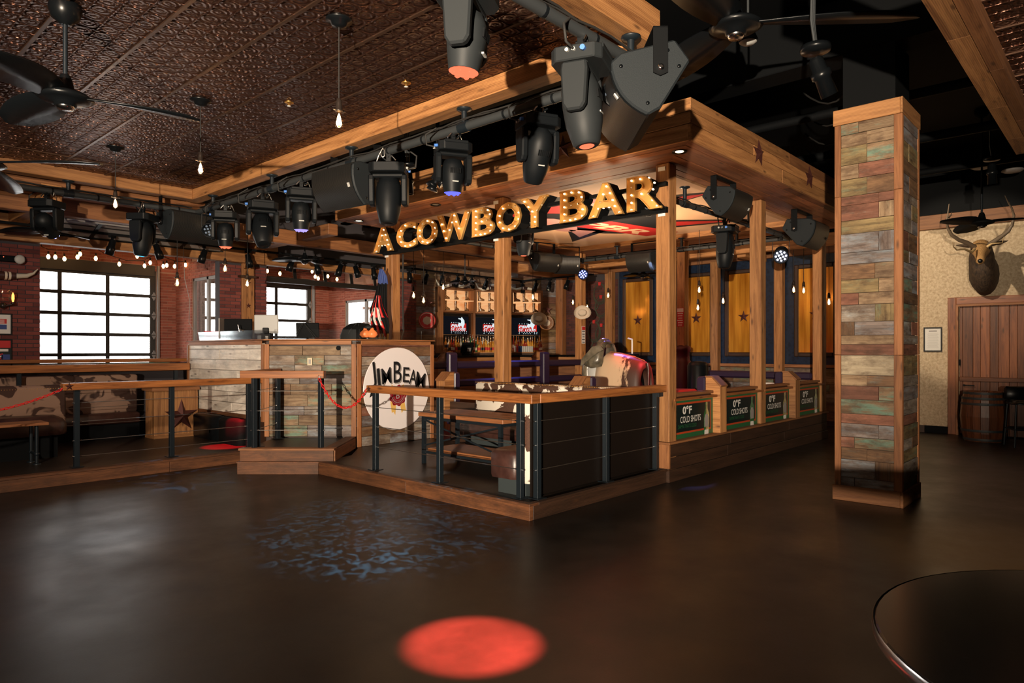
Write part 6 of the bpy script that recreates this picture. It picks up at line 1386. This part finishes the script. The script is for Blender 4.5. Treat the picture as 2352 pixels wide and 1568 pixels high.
obj('seat_cushion', cushion(MB(), (6.72, 4.62, .44), (7.1, 7.2, .62), 0, .05), M['leather'], bn); obj('plinth', MB().box((6.85, 4.66, PZ), (7.3, 7.18, .44)), M['plinth_grey'], bn)
obj('back_cushion', cushion(MB(), (5.19, 4.50, .30), (7.28, 4.64, 1.13), 0, .03), M['cowhide'], bn); obj('back_board', MB().box((5.185, 4.475, .18), (7.5, 4.498, 1.12)), M['brown_vinyl'], bn)
obj('seat_cushion', cushion(MB(), (5.13, 4.64, .33), (7.0, 5.02, .625), 0, .05), M['leather'], bn); obj('plinth', MB().box((5.2, 4.56, PZ), (7.0, 4.95, .335)), M['plinth_grey'], bn)
nt_ = MB()
for k in range(95): nt_.ball((7.10 + .0, 4.7 + k * .0268, 1.178), .008, 6)
obj('nail_trim', nt_, M['brass'], bn)
tb_ = thing('two_tier_table', 'timber two-tier table on a black steel frame inside the enclosure', 'table', (0, 0, 0))
u0, u1, v0, v1 = 5.80, 6.5, 5.45, 6.98
for k in range(4): a = u0 + (u1 - u0) * k / 4; obj('top_plank', MB().box((a, v0, .785), (a + (u1 - u0) / 4 - .004, v1, .835)), M['table_wood'], tb_, bevel=.004)
obj('lower_shelf', MB().box((u0 + .08, v0 + .12, .33), (u1 - .05, v1 - .1, .365)), M['table_wood'], tb_, bevel=.004)
for x in (u0 + .05, u1 - .05):
    for y in (v0 + .08, v1 - .06): obj('leg', MB().box((x - .022, y - .022, PZ), (x + .022, y + .022, .785)), M['post_steel'], tb_)
fr = MB().box((u0 + .03, v0 + .06, .745), (u1 - .03, v0 + .1, .785)).box((u0 + .03, v1 - .08, .745), (u1 - .03, v1 - .04, .785)).box((u0 + .03, v0 + .06, .745), (u0 + .07, v1 - .04, .785)).box((u0 + .05, v0 + .08, .30), (u0 + .08, v1 - .06, .33)).box((u1 - .08, v0 + .08, .30), (u1 - .05, v1 - .06, .33))
obj('frame', fr, M['post_steel'], tb_)
br = MB()
for (a, b) in (((u0 + .05, v0 + .08, .4), (u0 + .05, v1 - .06, .74)), ((u0 + .05, v0 + .08, .74), (u0 + .05, v1 - .06, .4))): br.beam(a, b, .012, .02)
obj('cross_brace', br, M['post_steel'], tb_)
for nm, u, v in (('left', 6.7, 5.75), ('right', 6.68, 6.35)):
    pass

# ------------------------------------------------------------------ mechanical bull
bu = thing('mechanical_bull', 'cream mechanical bull with leather saddle lit red at the rear', 'bull', (10.62, 7.02, 0))
ax_ = (LT * .72 - FW * .56).normalized(); sd_ = Vector((-ax_.y, ax_.x, 0)); tilt = Vector((ax_.x, ax_.y, -.16)).normalized()
def arch(c, w_, h_, z0, n=16, p=.75):
    pts = []
    for k in range(n + 1):
        t = PI * k / n; x = math.copysign(abs(math.cos(t)) ** p, math.cos(t)); pts.append(c + sd_ * (w_ * x) + ZU * (z0 + h_ * abs(math.sin(t)) ** p))
    return pts
body = MB(); rings = []
for a, w_, h_, z0 in ((-.42, .16, .4, .95), (-.38, .27, .6, .86), (-.2, .335, .76, .85), (.05, .35, .76, .82), (.3, .355, .725, .80), (.46, .345, .68, .79), (.53, .315, .63, .79), (.55, .27, .56, .79), (.50, .245, .50, .79), (.3, .24, .48, .79)):
    rings.append(arch(ax_ * a, w_, h_, z0))
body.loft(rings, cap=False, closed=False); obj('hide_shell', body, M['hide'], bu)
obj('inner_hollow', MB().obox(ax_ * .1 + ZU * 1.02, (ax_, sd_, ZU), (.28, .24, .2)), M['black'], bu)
obj('tail_flap', MB().path([ax_ * .56 + ZU * 1.42, ax_ * .575 + ZU * 1.3, ax_ * .57 + ZU * 1.0, ax_ * .56 + ZU * .8], [.035, .03, .022, .02], 8), M['leather'], bu)
sm = MB().path([ax_ * -.2 + ZU * 1.622, ax_ * .05 + ZU * 1.592, ax_ * .3 + ZU * 1.535, ax_ * .5 + ZU * 1.46], .008, 6); obj('spine_seam', sm, M['timber_dark'], bu)
# saddle leather draped over the shoulders, rising to a hump and flaring to the side
sdl = []
for a, w_, h_, z0, p in ((-.60, .27, .16, 1.42, .8), (-.54, .34, .30, 1.36, .8), (-.40, .375, .46, 1.32, .8), (-.28, .33, .50, 1.34, .75), (-.2, .26, .43, 1.36, .7)): sdl.append(arch(ax_ * a, w_, h_, z0, 16, p))
obj('saddle', MB().loft(sdl, cap=False, closed=False), M['saddle'], bu).modifiers.new('t', 'SOLIDIFY').thickness = .02
obj('saddle_flap', MB().prism([(-.62, 1.34), (-.25, 1.60), (-.12, 1.66), (-.2, 1.74), (-.36, 1.72), (-.6, 1.48)], -sd_ * .36, ax_, ZU, -sd_ * .03), M['saddle'], bu, bevel=.01)
obj('cantle', MB().loft([[ax_ * (-.33 + .07 * math.cos(t) * k) + sd_ * (.2 * math.sin(t) * k) + ZU * z for t in [2 * PI * q / 14 for q in range(14)]] for k, z in ((1.3, 1.7), (1.15, 1.8), (.7, 1.86), (.2, 1.875))]), M['saddle'], bu)
obj('neck_pad', MB().lathe([(.14, .75), (.17, 1.0), (.17, 1.3), (.1, 1.42)], ax_ * -.52, 14), M['grey_plastic'], bu); obj('strap', MB().lathe([(.1, .8), (.12, 1.1), (.1, 1.4)], ax_ * -.66 - sd_ * .05, 10), M['saddle'], bu)
obj('pedestal', MB().lathe([(.45, .122), (.45, .3), (.2, .45), (.14, .9)], n=20), M['black'], bu)

# ------------------------------------------------------------------ left seating
lb_ = thing('booth_bench', 'tan cowhide booth back along the half wall on the left platform', 'bench', (0, 0, 0))
for a, b in ((-.9, .6), (.61, 2.0), (2.01, 3.4), (3.41, 4.35)): obj('back_cushion', cushion(MB(), (a, 12.78, .6), (b, 12.98, 1.24), 0, .03), M['cowhide_tan'], lb_)
obj('seat_cushion', cushion(MB(), (-.9, 12.62, .42), (4.35, 12.8, .6), 0, .04), M['leather'], lb_); obj('plinth', MB().box((-.9, 12.68, PZ), (4.35, 12.98, .42)), M['black'], lb_)
lb_ = thing('booth_bench', 'nearer tan cowhide bench with rounded brown leather seat on the left platform', 'bench', (0, 0, 0))
obj('back_cushion', cushion(MB(), (-.9, 11.5, .55), (2.95, 11.68, 1.15), 0, .04), M['cowhide_tan'], lb_); obj('seat_cushion', cushion(MB(), (-.9, 11.0, .48), (2.85, 11.52, .74), 0, .11), M['leather'], lb_); obj('plinth', MB().box((-.9, 11.1, PZ), (2.75, 11.6, .48)), M['black'], lb_)
nt_ = MB()
for k in range(110): nt_.ball((-.6 + k * .032, 11.498, 1.10), .009, 6)
obj('nail_trim', nt_, M['brass'], lb_)
tb_ = thing('low_table', 'dark low table with pipe legs at the left edge of the platform', 'table', (0, 0, 0))
for k in range(2): obj('top_plank', MB().box((.3, 10.48 + .21 * k, .675), (2.5, 10.685 + .21 * k, .71)), M['table_wood'], tb_, bevel=.004)
for x in (.5, 2.38):
    for y in (10.55, 10.83): obj('leg', MB().tube((x, y, PZ), (x, y, .675), .022, 10).lathe([(.05, 0), (.05, .01), (.028, .02)], (x, y, PZ), 10).lathe([(.02, -.02), (.03, -.015), (.03, .015), (.02, .02)], (x, y, .3), 10), M['post_steel'], tb_)
obj('stretcher', MB().tube((2.38, 10.55, .3), (2.38, 10.83, .3), .018, 8), M['post_steel'], tb_)
pd = thing('timber_pedestal', 'square timber pedestal with a large rust star on the left platform', 'pedestal', (4.40, 12.1, PZ))
for k in range(5): obj('front_board', MB().box((k * .14, 0, .03), (k * .14 + .138, .02, .80)), M['timber'], pd, bevel=.003)
for k in range(3): obj('side_board', MB().box((-.02, k * .13, .03), (0, k * .13 + .128, .80)), M['timber'], pd, bevel=.003)
obj('core', MB().box((0, .02, 0), (.7, .39, .8)), M['dark_board'], pd); obj('top_slab', MB().box((-.08, -.08, .80), (.70, .40, .86)), M['timber_dark'], pd, bevel=.006); obj('base_trim', MB().box((-.03, -.03, 0), (.72, 0, .05)).box((-.03, 0, 0), (-.02, .39, .05)), M['timber'], pd)
s_ = obj('star', STAR, None, pd, loc=(.42, -.004, .36), rot=(PI / 2, 0, .0)); s_.scale = (.29, .29, .29)
eq = thing('storage_case', 'low black padded cabinet at the foot of the DJ booth', 'case', (4.97, 11.0, PZ)); obj('shell', cushion(MB(), (0, 0, 0), (.17, 1.0, .42), 0, .05), M['black_gloss'], eq); obj('tag', MB().box((-.008, .3, .12), (-.004, .34, .17)), M['grey_plastic'], eq)
obj('storage_case', cushion(MB(), (4.93, 10.25, PZ), (5.13, 10.95, .58), 0, .06), M['black'], None, label='rounded black case in front of the low padded cabinet', cat='case')

# ------------------------------------------------------------------ right side: door, notice, antlered head, barrel, stool
dr = struct('door_3', MB().box((UB - .10, 2.60, 0), (UB - .02, 2.74, 2.68)).box((UB - .10, .75, 2.54), (UB - .02, 2.6, 2.68)).box((UB - .10, .75, 0), (UB - .02, .9, 2.54)), M['door_wood'], bevel=.008)
obj('jamb', MB().box((UB - .12, 2.56, 0), (UB - .04, 2.6, 2.54)).box((UB - .12, .9, 2.5), (UB - .04, 2.56, 2.54)), M['trim_wood'], dr)
v = .92; k = 0
while v < 2.53:
    w_ = (.15, .12, .17, .13)[k % 4]; obj('plank', MB().box((UB - .055, v, 1.13), (UB - .03 + .006 * (k % 2), min(v + w_, 2.55) - .004, 2.5)), M['door_wood'], dr, bevel=.003)
    obj('plank', MB().box((UB - .055, v, .03), (UB - .03 + .006 * (k % 2), min(v + w_, 2.55) - .004, 1.05)), M['door_wood'], dr, bevel=.003); v += w_; k += 1
obj('mid_rail', MB().box((UB - .085, .92, 1.05), (UB - .03, 2.55, 1.13)), M['door_wood'], dr, bevel=.005)
obj('handle', MB().tube((UB - .1, 2.47, .97), (UB - .1, 2.3, .97), .012, 8).tube((UB - .1, 2.47, .97), (UB - .04, 2.47, .97), .02, 10), M['black_gloss'], dr); obj('hinge', MB().box((UB - .1, 2.53, 1.35), (UB - .05, 2.57, 1.47)), M['black'], dr)
nf = thing('framed_notice', 'black framed white notice on the stucco wall beside the door', 'notice', (UB - .02, 3.0, 1.62)); a, b = 3.165 - 3.0, 2.845 - 3.0
for p, q in (((-.03, b, 0), (0, a, .025)), ((-.03, b, .465), (0, a, .49)), ((-.03, b, .025), (0, b + .022, .465)), ((-.03, a - .022, .025), (0, a, .465))): obj('frame_bar', MB().box(p, q), M['frame_black'], nf)
obj('sheet', MB().box((-.012, b + .02, .02), (-.008, a - .02, .47)), M['paper'], nf)
ln = MB()
for k in range(14): ln.box((-.0135, b + .06 + .01 * (k % 3), .08 + k * .022), (-.0125, a - .06 - .012 * (k % 2), .083 + k * .022))
ln.box((-.0135, b + .09, .40), (-.0125, a - .09, .425)); obj('print', ln, M['shade_grey'], nf)
# antlered elk head
dh = thing('elk_head', 'mounted dark elk head with wide antlers above the plank door', 'mounted head', (0, 0, 0)); dv = 2.12
def ringe(c, fwd, a, b, n=16):
    f = Vector(fwd).normalized(); s = f.cross(ZU).normalized(); u_ = s.cross(f); c = Vector(c); return [c + s * (a * math.cos(t)) + u_ * (b * math.sin(t)) for t in [2 * PI * k / n for k in range(n)]]
neck = [((15.78, dv, 3.08), (-1, 0, .1), .16, .36), ((15.66, dv, 3.08), (-1, 0, .1), .225, .40), ((15.45, dv, 3.10), (-1, 0, .35), .235, .37), ((15.28, dv, 3.22), (-1, -.05, .8), .205, .30), ((15.16, dv - .01, 3.36), (-1, -.05, .7), .2, .245), ((15.06, dv - .02, 3.47), (-1, -.1, .2), .175, .185), ((14.96, dv - .03, 3.50), (-1, -.1, -.3), .16, .165), ((14.86, dv - .04, 3.46), (-1, -.12, -.5), .135, .15)]
muz = [((15.03, dv - .02, 3.60), (-1, -.1, .2), .06, .05), ((15.0, dv - .02, 3.555), (-1, -.1, -.1), .145, .12), ((14.93, dv - .03, 3.515), (-1, -.12, -.4), .158, .155), ((14.87, dv - .04, 3.462), (-1, -.12, -.5), .145, .155), ((14.74, dv - .055, 3.385), (-1, -.12, -.55), .1, .115), ((14.60, dv - .07, 3.30), (-1, -.12, -.55), .078, .088), ((14.52, dv - .08, 3.245), (-1, -.12, -.5), .074, .08), ((14.46, dv - .087, 3.215), (-1, -.12, -.4), .055, .058), ((14.44, dv - .09, 3.205), (-1, -.12, -.4), .02, .02)]
obj('body', MB().loft([ringe(*r_) for r_ in neck]), M['fur'], dh); obj('muzzle', MB().loft([ringe(*r_) for r_ in muz]), M['face_fur'], dh)
obj('nose_pad', MB().ball((14.455, dv - .088, 3.225), .042, 10), M['nose'], dh)
for sg in (-1, 1):
    obj('eye', MB().ball((14.83, dv - .045 + sg * .125, 3.485), .026, 10), M['nose'], dh)
    obj('ear', MB().loft([ringe((15.0, dv - .03 + sg * .13, 3.56), (.1, sg, .25), .045, .03, 10), ringe((15.0, dv - .03 + sg * .24, 3.58), (.1, sg, .2), .07, .03, 10), ringe((15.01, dv - .03 + sg * .34, 3.60), (.1, sg, .2), .045, .02, 10), ringe((15.02, dv - .03 + sg * .40, 3.61), (.1, sg, .2), .006, .004, 10)]), M['fur'], dh)
def antler(pts, r0, d0, d1):
    n = len(pts); return MB().path([at(x, y, d0 + (d1 - d0) * i / (n - 1)) for i, (x, y) in enumerate(pts)], [r0 * (1 - .88 * i / (n - 1)) for i in range(n)], 10)
for nm, main, sub in (('l', ([(2240, 569), (2222, 558), (2203, 551), (2186, 540), (2177, 524), (2174, 508), (2177, 491), (2180, 468)], .047, 12.35, 11.9), [([(2238, 572), (2232, 579), (2215, 572), (2198, 574), (2190, 567), (2188, 555)], .026, 12.2, 11.6), ([(2236, 572), (2232, 576), (2214, 571)], .022, 12.2, 11.4), ([(2177, 502), (2184, 494), (2187, 486)], .018, 12.0, 12.2)]),
                      ('r', ([(2266, 566), (2282, 555), (2300, 543), (2316, 531), (2325, 516), (2329, 495), (2324, 478), (2316, 466), (2308, 449)], .047, 12.3, 11.9), [([(2268, 566), (2278, 559), (2292, 558), (2303, 557), (2305, 544)], .024, 12.2, 11.9), ([(2252, 571), (2256, 563), (2259, 553)], .022, 12.1, 11.6), ([(2326, 484), (2321, 474), (2318, 464)], .016, 12.0, 12.1)])):
    an = obj('antler', antler(*main), M['antler'], dh)
    for s_ in sub[:1] + sub[2:]: obj('tine', antler(*s_), M['antler_tip'] if s_[1] > .02 else M['antler'], an)
# barrel and stool
ba = thing('oak_barrel', 'dark oak barrel with steel hoops in front of the plank door', 'barrel', (15.0, 2.05, 0)); nb = 18; Rb = [(.31, 0), (.345, .15), (.37, .45), (.345, .75), (.31, .90)]
for k in range(nb):
    a0, a1 = 2 * PI * k / nb + .008, 2 * PI * (k + 1) / nb - .008; rings = []
    for r_, z in Rb: rings.append([(r_ * math.cos(a0), r_ * math.sin(a0), z), (r_ * math.cos(a1), r_ * math.sin(a1), z), ((r_ - .025) * math.cos(a1), (r_ - .025) * math.sin(a1), z), ((r_ - .025) * math.cos(a0), (r_ - .025) * math.sin(a0), z)])
    obj('stave', MB().loft(rings, smooth=False), M['door_wood'], ba)
for z, r_ in ((.04, .325), (.2, .357), (.68, .357), (.78, .345), (.87, .32)): obj('hoop', MB().lathe([(r_, -.022), (r_ + .004, 0), (r_, .022)], (0, 0, z), 28, cap=False), M['pipe'], ba)
obj('head', MB().lathe([(.001, .86), (.30, .86), (.30, .84)], n=24), M['dark_board'], ba)
def stool(label, p, rz):
    t = thing('bar_stool', label, 'stool', p, rz); obj('seat', cushion(MB(), (-.21, -.2, .72), (.21, .2, .80), 0, .05), M['black_gloss'], t)
    obj('backrest', cushion(MB(), (-.21, .17, .80), (.21, .23, 1.02), 0, .03), M['black_gloss'], t)
    for x in (-.18, .18):
        for y in (-.17, .18): obj('leg', MB().tube((x, y, .72), (x * 1.2, y * 1.2, 0), .018, 8), M['post_steel'], t)
    obj('footrest', MB().tube((-.21, -.2, .3), (.21, -.2, .3), .013, 8).tube((-.21, .2, .3), (.21, .2, .3), .013, 8).tube((-.21, -.2, .3), (-.21, .2, .3), .013, 8).tube((.21, -.2, .3), (.21, .2, .3), .013, 8), M['post_steel'], t)
stool('black padded bar stool at the right edge beside the barrel', (14.55, 1.42, 0), -1.1)
# foreground table
ft = thing('round_table', 'round black high table in the bottom right corner', 'table', (1.85, -.133, 0))
obj('tabletop', MB().lathe([(.001, 1.02), (.585, 1.02), (.594, 1.026), (.594, 1.045), (.588, 1.05), (.001, 1.0502)], n=72, smooth=False), M['table_black'], ft); obj('metal_edge', MB().lathe([(.5945, 1.022), (.5975, 1.03), (.5975, 1.043), (.5945, 1.049)], n=72, cap=False), M['chrome'], ft)
obj('column', MB().tube((0, 0, .03), (0, 0, 1.02), .04, 16), M['post_steel'], ft); obj('base', MB().lathe([(.001, 0), (.3, 0), (.3, .015), (.06, .04), (.04, .06)], n=32), M['post_steel'], ft)

# ------------------------------------------------------------------ lamps of the room, plus an added mural fill
def gobo(name, loc, tgt, power, color, size, scale, lo, hi):
    o = lamp(name, 'SPOT', loc, power, color, tgt, spot_size=size, spot_blend=.5, shadow_soft_size=.01); l = o.data; l.use_nodes = True; nt = l.node_tree; em = nt.nodes['Emission']
    nrm = nd(nt, 'TexCoord').outputs['Normal']; n = nd(nt, 'TexNoise', {'Vector': nrm, 'Scale': scale, 'Detail': 1.5, 'Distortion': 1.2}).outputs[0]
    nt.links.new(ramp(nt, n, [(lo, (0, 0, 0)), (hi, (1, 1, 1))]), em.inputs['Strength']); return o
g = onZ(1085, 1478, 0)
lamp('red_beam', 'SPOT', (2.67, 2.77, 3.12), 20000, (1, .075, .045), g, spot_size=math.radians(16), spot_blend=.55, shadow_soft_size=.02)
g = onZ(515, 1025, PZ); lamp('red_beam', 'SPOT', (g.x, g.y, 3.2), 4500, (1, .01, .02), g, spot_size=math.radians(14), spot_blend=.5, shadow_soft_size=.02)
g = onZ(870, 1195, 0); gobo('leaf_beam', (4.61, 6.8, 3.15), g, 1600, (.12, .36, .58), math.radians(44), 44, .50, .70)
g = onZ(430, 1095, 0); gobo('leaf_beam', (3.8, 10.9, 3.1), g, 400, (.16, .42, .75), math.radians(30), 16, .54, .62)
lamp('bull_red', 'SPOT', (11.2, 5.0, 3.4), 1500, (1, .05, .07), (10.85, 6.75, 1.25), spot_size=math.radians(26), spot_blend=.7, shadow_soft_size=.05)
lamp('bull_violet', 'SPOT', (12.7, 8.6, 3.4), 700, (.28, .2, 1), (10.9, 7.1, 1.4), spot_size=math.radians(40), spot_blend=.7, shadow_soft_size=.05)
lamp('ring_violet', 'SPOT', (11.4, 5.0, 3.5), 140, (.3, .3, 1), (9.04, 4.40, 1.25), spot_size=math.radians(7), spot_blend=.6, shadow_soft_size=.05)
lamp('ring_blue', 'SPOT', (12.7, 9.4, 3.35), 120, (.08, .12, 1), (11.2, 9.8, 1.4), spot_size=math.radians(40), spot_blend=.7, shadow_soft_size=.05)
lamp('wall_blue', 'SPOT', (12.6, 7.6, 3.5), 160, (.55, .65, 1), (15.8, 7.7, 1.9), spot_size=math.radians(30), spot_blend=.9, shadow_soft_size=.05)
lamp('mural_fill', 'AREA', (10.4, 7.2, 2.75), 150, (1, .72, .45), (10.4, 7.2, 4.1), shape='DISK', size=1.2)  # fill without a fitting, added to brighten the mural from below
lamp('wall_spot', 'SPOT', (11.0, 3.4, 4.5), 700, (1, .82, .60), (15.8, 2.5, 3.0), spot_size=math.radians(42), spot_blend=.35, shadow_soft_size=.04)
g = onZ(2345, 1275, 0); lamp('warm_pool', 'SPOT', (g.x, g.y, 3.98), 900, (1, .46, .12), g, spot_size=math.radians(45), spot_blend=1, shadow_soft_size=.1)
